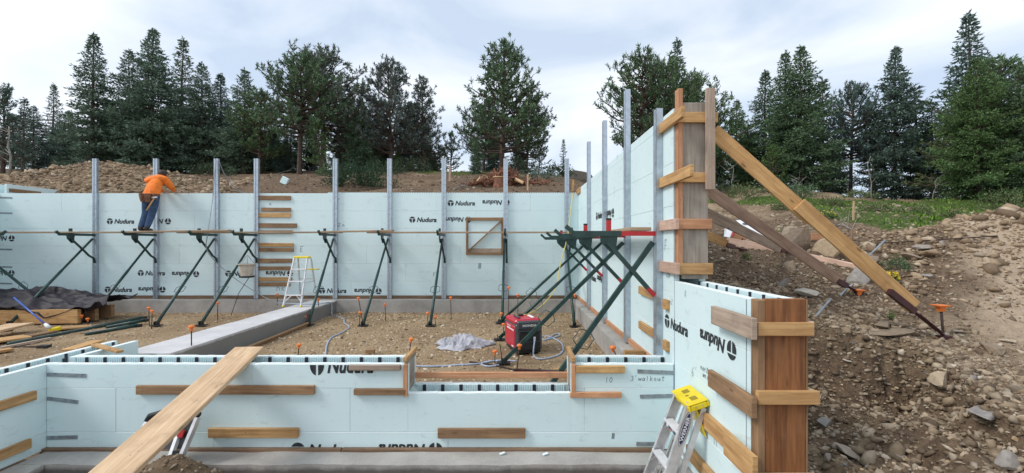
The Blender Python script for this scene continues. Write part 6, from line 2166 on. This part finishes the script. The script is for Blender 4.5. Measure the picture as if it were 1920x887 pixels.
tree('sp_e', 1915, 120, 15.2, 'dark green spruce cut by the right edge of the picture', MID, 0.75)
tree('sp_e', 1560, 255, 23, 'low dark spruce under the pine in the gap', MID, 0.9)
tree('sp_e', 1400, 235, 22.5, 'broad low spruce behind the upper end of the longest timber brace', MID, 1.0)
tree('pi_e', 1450, 275, 19.5, 'bushy low pine left of the foot of the big dense spruce', FRESH, 1.1)
tree('pi_e', 1790, 240, 17.5, 'bushy low pine at the left foot of the huge green spruce', OLIVE, 1.2)
tree('sp_e', 1340, 250, 24, 'low dark spruce just beyond the tall bulkhead', MID, 0.9)
# bare saplings and pale trunks
def sapling(px, ytop, Y, label, mat='palebark', r=0.02, seed=0):
    X = (px - VX) * Y / F
    z0_ = gz(X, Y)
    z1_ = at(px, ytop, Y).z
    q = random.Random(seed)
    t = thing('bare_sapling', (X, Y, z0_), label, 'bare tree', 'bare dead saplings')
    pts = [(X + q.uniform(-0.05, 0.05) * k, Y, z0_ - 0.05 + (z1_ - z0_) * k / 5) for k in range(6)]
    MB().tube(pts, [r * (1 - 0.12 * k) for k in range(6)], 6).build('trunk', mat, t, smooth=True)
    mb = MB()
    for k in range(8):
        b_ = Vector(pts[0]).lerp(Vector(pts[-1]), q.uniform(0.25, 0.95))
        e = b_ + Vector((q.uniform(-0.5, 0.5), q.uniform(-0.4, 0.4), q.uniform(0.0, 0.4)))
        mb.tube([b_, e], [r * 0.4, r * 0.15], 4)
    mb.build('twigs', mat, t)
sapling(18, 235, 19.5, 'pale bare trunk at the left edge, standing before the dark trees', r=0.05, seed=1)
sapling(155, 300, 20, 'pale thin dead trunk left of the dirt heap top', seed=2)
sapling(1373, 300, 17.5, 'grey bare sapling right of the tall bulkhead', seed=3)
sapling(1635, 290, 17.5, 'pale bare sapling on the green slope', seed=4)
sapling(1748, 330, 16.5, 'bare crooked sapling at the edge of the dark trees at right', seed=5)
sapling(1495, 330, 18.0, 'bare grey sapling at the foot of the big dense spruce', seed=6)
# fallen branches
def fallen(a, b_, label, r=0.03):
    p, e = hit(*a, 8), hit(*b_, 8)
    mb = MB().tube([p + Vector((0, 0, 0.03)), (p + e) / 2 + Vector((0, 0, 0.12)), e + Vector((0, 0, 0.05))], [r, r * 0.8, r * 0.4], 5)
    q = random.Random(label)
    for k in range(6):
        c_ = p.lerp(e, q.random())
        mb.tube([c_ + Vector((0, 0, 0.06)), c_ + Vector((q.uniform(-0.4, 0.4), q.uniform(-0.3, 0.3), q.uniform(0.1, 0.45)))], [r * 0.4, r * 0.15], 4)
    tag(mb.build('fallen_branch', 'palebark'), label, 'branch', 'fallen branches on the slope')
fallen((1672, 366), (1728, 378), 'pale fallen branch lying on the green slope before the trees')
fallen((1752, 368), (1790, 385), 'fallen branch at the foot of the trees at right')
fallen((520, 327), (560, 322), 'dead branch lying left of the two bare pine trunks', 0.025)
fallen((850, 358), (880, 352), 'dark root lying on the bank left of the stump pile', 0.03)
fallen((1560, 430), (1600, 437), 'broken stick lying among rocks behind the longest timber brace', 0.02)

# ------------------------------------------------------------------ shrubs and ground cover
def shrub(px, py, w, hh, label, tint, seed, n=900, name='shrub', flowers=False):
    p = hit(px, py, 5)
    k = p.y / F
    g = np.random.default_rng(seed)
    th, ph, rr = g.uniform(0, 2 * PI, n), np.arccos(g.uniform(0, 1, n)), g.uniform(0.35, 1, n) ** 0.6
    lump = 1 + 0.25 * np.sin(3 * th + seed) + 0.15 * np.sin(7 * th)
    D = np.stack([np.cos(th) * np.sin(ph), np.sin(th) * np.sin(ph), np.cos(ph)], -1)
    P_ = D * (rr * lump)[:, None] * np.array([w * k / 2, w * k / 3, hh * k])
    V, Q_ = blades(P_, D + g.normal(0, 0.5, (n, 3)) + np.array([0, 0, 0.4]), g.uniform(0.06, 0.13, n) * k * 45, g.uniform(0.025, 0.045, n) * k * 45, g)
    t = thing(name, p, label, 'shrub', 'low shrubs')
    o = tri_mesh('foliage', V, Q_, 'needles', t)
    o.color = tint
    mb = MB()
    for i in range(7):
        mb.tube([(p.x, p.y, p.z - 0.05), tuple(Vector(p) + Vector(P_[(i * 31) % n]) * 0.9)], [0.012, 0.004], 4)
    mb.build('stems', 'bark', t)
    if flowers:
        m_ = 70
        Pf = D[:m_] * np.array([w * k / 2, w * k / 3, hh * k]) * 1.02 + np.array([0, 0, 0.03])
        V, Q_ = blades(Pf, g.normal(0, 1, (m_, 3)), 0.035, 0.035, g)
        tri_mesh('blossom', V, Q_, MT['flower'], t)
MT['flower'] = plain('yellow_blossom', (0.62, 0.46, 0.02), 0.7)
shrub(668, 352, 125, 46, 'dark green juniper bush at the foot of the dense spruce, above the back wall', (0.045, 0.085, 0.045, 1), 1, 5200, 'juniper_bush')
shrub(612, 330, 40, 22, 'small green bush beside the two bare pine trunks', MID, 2, 500)
shrub(1392, 372, 70, 26, 'grey green bush on the slope right of the tall bulkhead', OLIVE, 3, 800)
shrub(1500, 372, 60, 24, 'dark bush at the foot of the big dense spruce', MID, 4, 800)
shrub(1683, 508, 46, 26, 'small green shrub among the rocks right of the longest timber brace', MID, 5, 700)
shrub(1672, 528, 26, 14, 'yellow flowering tuft in front of the small green shrub', FRESH, 6, 320, 'flower_tuft', True)
shrub(1545, 408, 44, 9, 'low patch of yellow flowers at the edge of the green slope', FRESH, 7, 420, 'flower_tuft', True)
shrub(1400, 488, 14, 12, 'small weed in the dirt before the pinkish board', FRESH, 8, 110, 'weed')
shrub(1670, 600, 14, 14, 'small weed beside the turnbuckle of the longest timber brace', FRESH, 9, 90, 'weed')
shrub(1760, 360, 90, 22, 'dry brushy shrub under the trees at right', OLIVE, 10, 800)
shrub(1690, 345, 80, 18, 'low green bush in the gap of the right group of trees', MID, 12, 700)
shrub(1560, 352, 80, 22, 'low bush under the pine in the gap', MID, 13, 700)
shrub(1880, 392, 90, 34, 'dark brush at the foot of the trees at the right edge', OLIVE, 14, 900)
shrub(465, 325, 60, 20, 'low green brush at the foot of the left group', MID, 15, 500)
shrub(1010, 340, 80, 20, 'low dark brush right of the stump pile', BLUE, 16, 600)

shrub(1350, 366, 70, 30, 'dark brush between the tall bulkhead and the grey green bush', (0.05, 0.07, 0.04, 1), 17, 800)
shrub(1450, 362, 70, 24, 'dark brush left of the foot of the big dense spruce', (0.05, 0.075, 0.04, 1), 18, 800)
shrub(1620, 346, 70, 18, 'dark low brush under the gap of the right group', (0.055, 0.075, 0.04, 1), 19, 700)
shrub(1810, 372, 110, 34, 'dark twiggy brush under the huge green spruce', (0.05, 0.06, 0.045, 1), 20, 1000)
cord('thin dark cable lying over the rocks toward the mound at right', [hit(x, y) + Vector((0, 0, 0.05)) for x, y in ((1640, 462), (1690, 460), (1750, 457), (1810, 454), (1870, 450))], 0.010, 'rebar', 'dark_cable', 'cable')
for px_, py_, w_, h_, lab_, k_ in ((395, 330, 80, 24, 'low brush on the ridge just right of the cable post', 31), (440, 322, 70, 30, 'low brush between the cable post and the post by the short boards', 32), (515, 320, 70, 26, 'low brush left of the bare pine trunks', 33), (585, 314, 60, 24, 'low brush behind the bare pine trunks', 34),
        (725, 328, 70, 24, 'low brush right of the juniper bush', 35), (775, 322, 80, 24, 'low brush at the foot of the round topped pine', 36), (830, 318, 70, 22, 'low brush left of the pinkish stake', 37), (880, 322, 60, 26, 'low brush behind the left of the stump pile', 38), (975, 325, 70, 28, 'low brush behind the right of the stump pile', 39), (1045, 330, 60, 20, 'low brush near the back right corner', 40)):
    shrub(px_, py_, w_, h_, lab_, (0.055, 0.08, 0.045, 1), k_, 900)
for px_, py_, w_, h_, lab_, k_ in ((1465, 395, 40, 12, 'grey green tuft at the left end of the green slope', 41), (1560, 385, 50, 14, 'dull tuft in the upper green slope left of the survey stake', 42), (1650, 395, 60, 12, 'olive tuft right of the tall survey stake', 43), (1720, 400, 60, 16, 'dry grey tuft in the middle of the green slope', 44), (1790, 410, 50, 14, 'grey green tuft low on the green slope near the mound', 45), (1610, 372, 60, 14, 'olive tuft high on the green slope', 46)):
    shrub(px_, py_, w_, h_, lab_, OLIVE, k_, 420)
def grass_field():
    n = 280000
    X, Y = rng.uniform(-24, 24, n), 7.4 + (32 - 7.4) * rng.random(n) ** 1.3
    k = (np.abs(X) < 1.2 * Y)
    X, Y = X[k], Y[k]
    _, g_, _, _ = masks(X, Y)
    lump = sstep(-0.35, 0.3, fbm(X, Y, 2.2, 3))
    k = rng.random(len(X)) < g_ * (0.25 + 0.75 * lump)
    X, Y = X[k], Y[k]
    Z = terrain(X, Y)
    n = len(X)
    L = rng.uniform(0.035, 0.09, n) * (0.6 + 0.8 * sstep(-0.2, 0.5, fbm(X, Y, 1.5, 2)))
    V, Q_ = blades(np.stack([X, Y, Z - 0.01], -1), rng.normal(0, 0.55, (n, 3)) + np.array([0, 0, 0.8]), L, rng.uniform(0.025, 0.05, n), rng)
    o = tri_mesh('ground_cover', V, Q_, 'needles')
    o.color = (0.11, 0.19, 0.032, 1)
    return tag(o, 'bright green low ground cover on the slope', 'grass', kind='stuff')
grass_field()

# ------------------------------------------------------------------ stump pile
c = at(945, 362, 16.0)
c.z = gz(c.x, c.y)
t = thing('stump_pile', c, 'heap of torn reddish stumps and roots behind the back wall, one cut stump on top', 'stump pile')
mb = MB(); q = random.Random(3)
sb = at(935, 365, 15.6)
mb.tube([sb + Vector((0, 0, -0.2)), sb + Vector((0.02, 0, 0.2)), at(935, 333, 15.6)], [0.34, 0.22, 0.20], 12)
mb.build('cut_stump', 'stump', t)
e = at(935, 332.6, 15.6)
mb = MB(); mb.lathe(e, [(0.215, -0.01), (0.21, 0.015), (0.02, 0.02)], 12); mb.build('cut_face', 'cutwood', t)
mb = MB(); mb.tube([at(955, 350, 15.9), at(966, 333, 15.8), at(980, 341, 15.6)], [0.16, 0.12, 0.07], 8); mb.build('log', 'stump', t)
mb = MB(); mb.tube([at(966, 336, 15.55), at(981, 343, 15.45)], [0.06, 0.055], 8); mb.build('broken_end', 'cutwood', t)
mb = MB()
for k in range(430):
    x = q.gauss(0, 0.60)
    hgt = max(0.07, 0.66 * math.exp(-(x / 0.72) ** 2) * 0.72)
    p0 = c + Vector((x, q.uniform(-0.5, 0.4), q.uniform(0, hgt)))
    d = Vector((q.gauss(0, 1), q.gauss(0, 0.7), q.gauss(0.25, 0.6))).normalized()
    L = q.uniform(0.10, 0.36)
    r = q.uniform(0.012, 0.045)
    if q.random() < 0.5:
        mb.tube([p0, p0 + d * L * 0.5 + Vector((0, 0, q.uniform(-0.05, 0.05))), p0 + d * L], [r, r * 0.8, r * 0.2], 5)
    else:
        mb.beam(p0, p0 + d * L * 0.8, r * 2.6, r * 0.8, (q.random(), q.random(), q.random()), r, r * 0.5)
tag(mb.build('torn_roots', 'stump', t), kind='stuff')
mb = MB()
for k in range(34):
    x = q.gauss(0, 0.5)
    p0 = c + Vector((x, q.uniform(-0.55, 0.1), q.uniform(0.05, max(0.1, 0.55 * math.exp(-(x / 0.6) ** 2)))))
    d = Vector((q.gauss(0, 1), q.gauss(0, 0.5), q.gauss(0.2, 0.6))).normalized()
    mb.beam(p0, p0 + d * q.uniform(0.1, 0.28), 0.05, 0.02, (q.random(), q.random(), 1), 0.02, 0.01)
tag(mb.build('split_wood', 'cutwood', t), kind='stuff')
mb = MB().beam(at(896, 342, 15.7), at(905, 331, 15.7), 0.03, 0.05); mb.build('stick', 'grey', t)

# ------------------------------------------------------------------ the workman
def person():
    o3 = Vector((at(268, 437, 11.15).x, 11.15, 2.05))
    t = thing('person', o3, 'workman in orange shirt, jeans and tool belt leaning over the back wall', 'person')
    J = {}
    def j(n, x, y, z, r, par=None, rx=None): J[n] = (Vector((x, y, z)), r, par, rx or r)
    j('pelvis', 0.185, 0.00, 0.84, 0.145, None, 0.17)
    j('waist', 0.205, 0.05, 1.00, 0.15, 'pelvis', 0.19)
    j('chest', 0.15, 0.19, 1.22, 0.17, 'waist', 0.235)
    j('upper', 0.12, 0.28, 1.35, 0.13, 'chest', 0.20)
    j('neck', 0.15, 0.36, 1.42, 0.058, 'upper')
    j('skull', 0.165, 0.42, 1.455, 0.088, 'neck')
    j('crown_', 0.175, 0.48, 1.48, 0.075, 'skull')
    # right arm
    j('shr', 0.33, 0.29, 1.31, 0.098, 'upper')
    j('elr', 0.41, 0.40, 1.13, 0.078, 'shr')
    j('wrr', 0.335, 0.56, 1.075, 0.048, 'elr')
    j('har', 0.315, 0.605, 1.06, 0.034, 'wrr')
    # left arm
    j('shl', -0.09, 0.31, 1.31, 0.098, 'upper')
    j('ell', -0.11, 0.44, 1.12, 0.078, 'shl')
    j('wrl', 0.03, 0.58, 1.075, 0.036, 'ell')
    j('hal', 0.06, 0.61, 1.06, 0.034, 'wrl')
    for nm, bx, sx in (('har', 0.315, 1), ('hal', 0.06, 1)):
        b0 = J[nm][0]
        for i, (dx, L) in enumerate(((-0.030, 0.075), (-0.010, 0.085), (0.010, 0.08), (0.028, 0.062))):
            j(f'{nm}f{i}', b0.x + dx * 1.2 + 0.008, b0.y + 0.05, b0.z + 0.002, 0.0105, nm)
            j(f'{nm}g{i}', b0.x + dx * 1.5 + 0.014, b0.y + 0.05 + L * 0.75, b0.z - 0.022, 0.009, f'{nm}f{i}')
        j(f'{nm}t0', b0.x - 0.045, b0.y + 0.02, b0.z - 0.008, 0.0115, nm)
        j(f'{nm}t1', b0.x - 0.062, b0.y + 0.055, b0.z - 0.02, 0.010, f'{nm}t0')
    # legs
    j('hpr', 0.275, 0.01, 0.78, 0.125, 'pelvis')
    j('knr', 0.165, 0.07, 0.44, 0.088, 'hpr')
    j('anr', 0.10, 0.0, 0.10, 0.066, 'knr')
    j('her', 0.095, -0.04, 0.045, 0.045, 'anr')
    j('tor', 0.125, 0.14, 0.035, 0.042, 'her')
    j('hpl', 0.11, 0.0, 0.78, 0.125, 'pelvis')
    j('knl', 0.03, 0.06, 0.44, 0.088, 'hpl')
    j('anl', -0.03, -0.03, 0.10, 0.066, 'knl')
    j('hel', -0.025, -0.07, 0.045, 0.045, 'anl')
    j('tol', 0.01, 0.11, 0.035, 0.042, 'hel')
    names = list(J)
    me = bpy.data.meshes.new('body')
    me.from_pydata([J[n][0] for n in names], [(names.index(J[n][2]), names.index(n)) for n in names if J[n][2]], [])
    ob = bpy.data.objects.new('body', me)
    COL.objects.link(ob)
    ob.modifiers.new('skin', 'SKIN')
    for i, n in enumerate(names):
        sv = me.skin_vertices[0].data[i]
        sv.radius = (J[n][3], J[n][1]) if J[n][3] != J[n][1] else (J[n][1], J[n][1])
        sv.use_root = (n == 'pelvis')
    ss = ob.modifiers.new('sub', 'SUBSURF'); ss.levels = 2; ss.render_levels = 2
    dg = bpy.context.evaluated_depsgraph_get()
    nm = bpy.data.meshes.new_from_object(ob.evaluated_get(dg))
    bpy.data.objects.remove(ob)
    for m in ('shirt', 'jeans', 'boots', 'skin'): nm.materials.append(MT[m])
    pts = [J[n][0] for n in names]
    hand = {n for n in names if n.startswith('ha')}
    headn = {'neck', 'skull', 'crown_'}
    for p_ in nm.polygons:
        c_ = p_.center
        k = min(range(len(pts)), key=lambda i: (pts[i] - c_).length - J[names[i]][1] * 0.5)
        n_ = names[k]
        if n_ in hand: mi = 3
        elif n_ in headn: mi = 3
        elif c_.z < 0.12: mi = 2
        elif c_.z < 0.90 + 0.25 * c_.y * 0 and n_ in ('pelvis', 'hpr', 'hpl', 'knr', 'knl', 'anr', 'anl', 'waist'): mi = 1
        else: mi = 0
        p_.material_index = mi
        p_.use_smooth = True
    nm.name = 'body'
    b = bpy.data.objects.new('body', nm)
    COL.objects.link(b); b.parent = t
    # hair, ears
    bm = bmesh.new()
    bmesh.ops.create_uvsphere(bm, u_segments=16, v_segments=10, radius=0.103)
    for v_ in bm.verts:
        v_.co.y *= 1.12
        if v_.co.y > 0.04 and v_.co.z < 0.02: v_.co *= 0.8
    m_ = bpy.data.meshes.new('hair'); bm.to_mesh(m_); bm.free(); m_.materials.append(MT['hair'])
    for p_ in m_.polygons: p_.use_smooth = True
    h_ = bpy.data.objects.new('hair', m_); COL.objects.link(h_); h_.parent = t; h_.location = (0.168, 0.425, 1.487)
    for sx in (-1, 1):
        mb = MB(); mb.lathe(o3 + Vector((0.166 + 0.092 * sx, 0.43, 1.455)), [(0.01, -0.03), (0.02, 0.0), (0.012, 0.03)], 8); mb.build('ear', 'skin', t, smooth=True)
    # belt and pouches
    belt = thing('tool_belt', (0, 0, 0), None, None); belt.parent = t; belt.location = -o3
    cc = o3 + Vector((0.205, 0.01, 0.88))
    mb = MB()
    ring = [cc + Vector((0.165 * math.cos(a), 0.15 * math.sin(a), 0.015 * math.cos(a))) for a in [2 * PI * k / 20 for k in range(21)]]
    for a, b_ in zip(ring[:-1], ring[1:]): mb.beam(a, b_, 0.012, 0.06)
    mb.build('strap', 'leather', belt)
    for ang, w_, hh, dz in ((200, 0.13, 0.17, -0.04), (235, 0.14, 0.20, -0.06), (285, 0.15, 0.21, -0.07), (325, 0.10, 0.15, -0.04), (172, 0.12, 0.15, -0.03)):
        a = R(ang)
        q = cc + Vector((0.20 * math.cos(a), 0.185 * math.sin(a), dz))
        n_ = Vector((math.cos(a), math.sin(a), 0)); s_ = Vector((-n_.y, n_.x, 0))
        mb = MB()
        vs = []
        for z_, ww, dd in ((-hh / 2, w_ * 0.8, 0.05), (hh * 0.1, w_, 0.075), (hh / 2, w_ * 1.08, 0.085)):
            vs += [q + s_ * (-ww / 2) - n_ * 0.04 + Vector((0, 0, z_)), q + s_ * (ww / 2) - n_ * 0.04 + Vector((0, 0, z_)), q + s_ * (ww * 0.4) + n_ * (dd - 0.03) + Vector((0, 0, z_)), q - s_ * (ww * 0.4) + n_ * (dd - 0.03) + Vector((0, 0, z_))]
        fs = [(3, 2, 1, 0), (8, 9, 10, 11)]
        for L_ in (0, 4):
            fs += [(L_ + i, L_ + (i + 1) % 4, L_ + 4 + (i + 1) % 4, L_ + 4 + i) for i in range(4)]
        mb.add(vs, fs); mb.build('pouch', 'leather', belt, smooth=False, bevel=0.008)
    ham = thing('hammer', (0, 0, 0), None, None); ham.parent = t; ham.location = -o3
    a, b_ = o3 + Vector((0.385, -0.14, 0.80)), o3 + Vector((0.24, -0.19, 0.50))
    MB().tube([a, b_], 0.016, 8).build('handle', 'honey', ham, smooth=True)
    MB().beam(a + Vector((-0.05, 0, 0.02)), a + Vector((0.07, 0, 0.03)), 0.03, 0.035).build('head', 'alu', ham)
person()
# plastic scraps on the front footing
for px, py in ((937, 852), (1018, 853)):
    p = onz(px, py, -0.385)
    tag(MB().beam(p, p + Vector((0.05, 0.02, 0.01)), 0.03, 0.01).build('foam_scrap', 'foam'), 'white foam crumb lying on the front footing, ' + ('larger and farther left' if px < 1000 else 'smaller and farther right'), 'scrap')
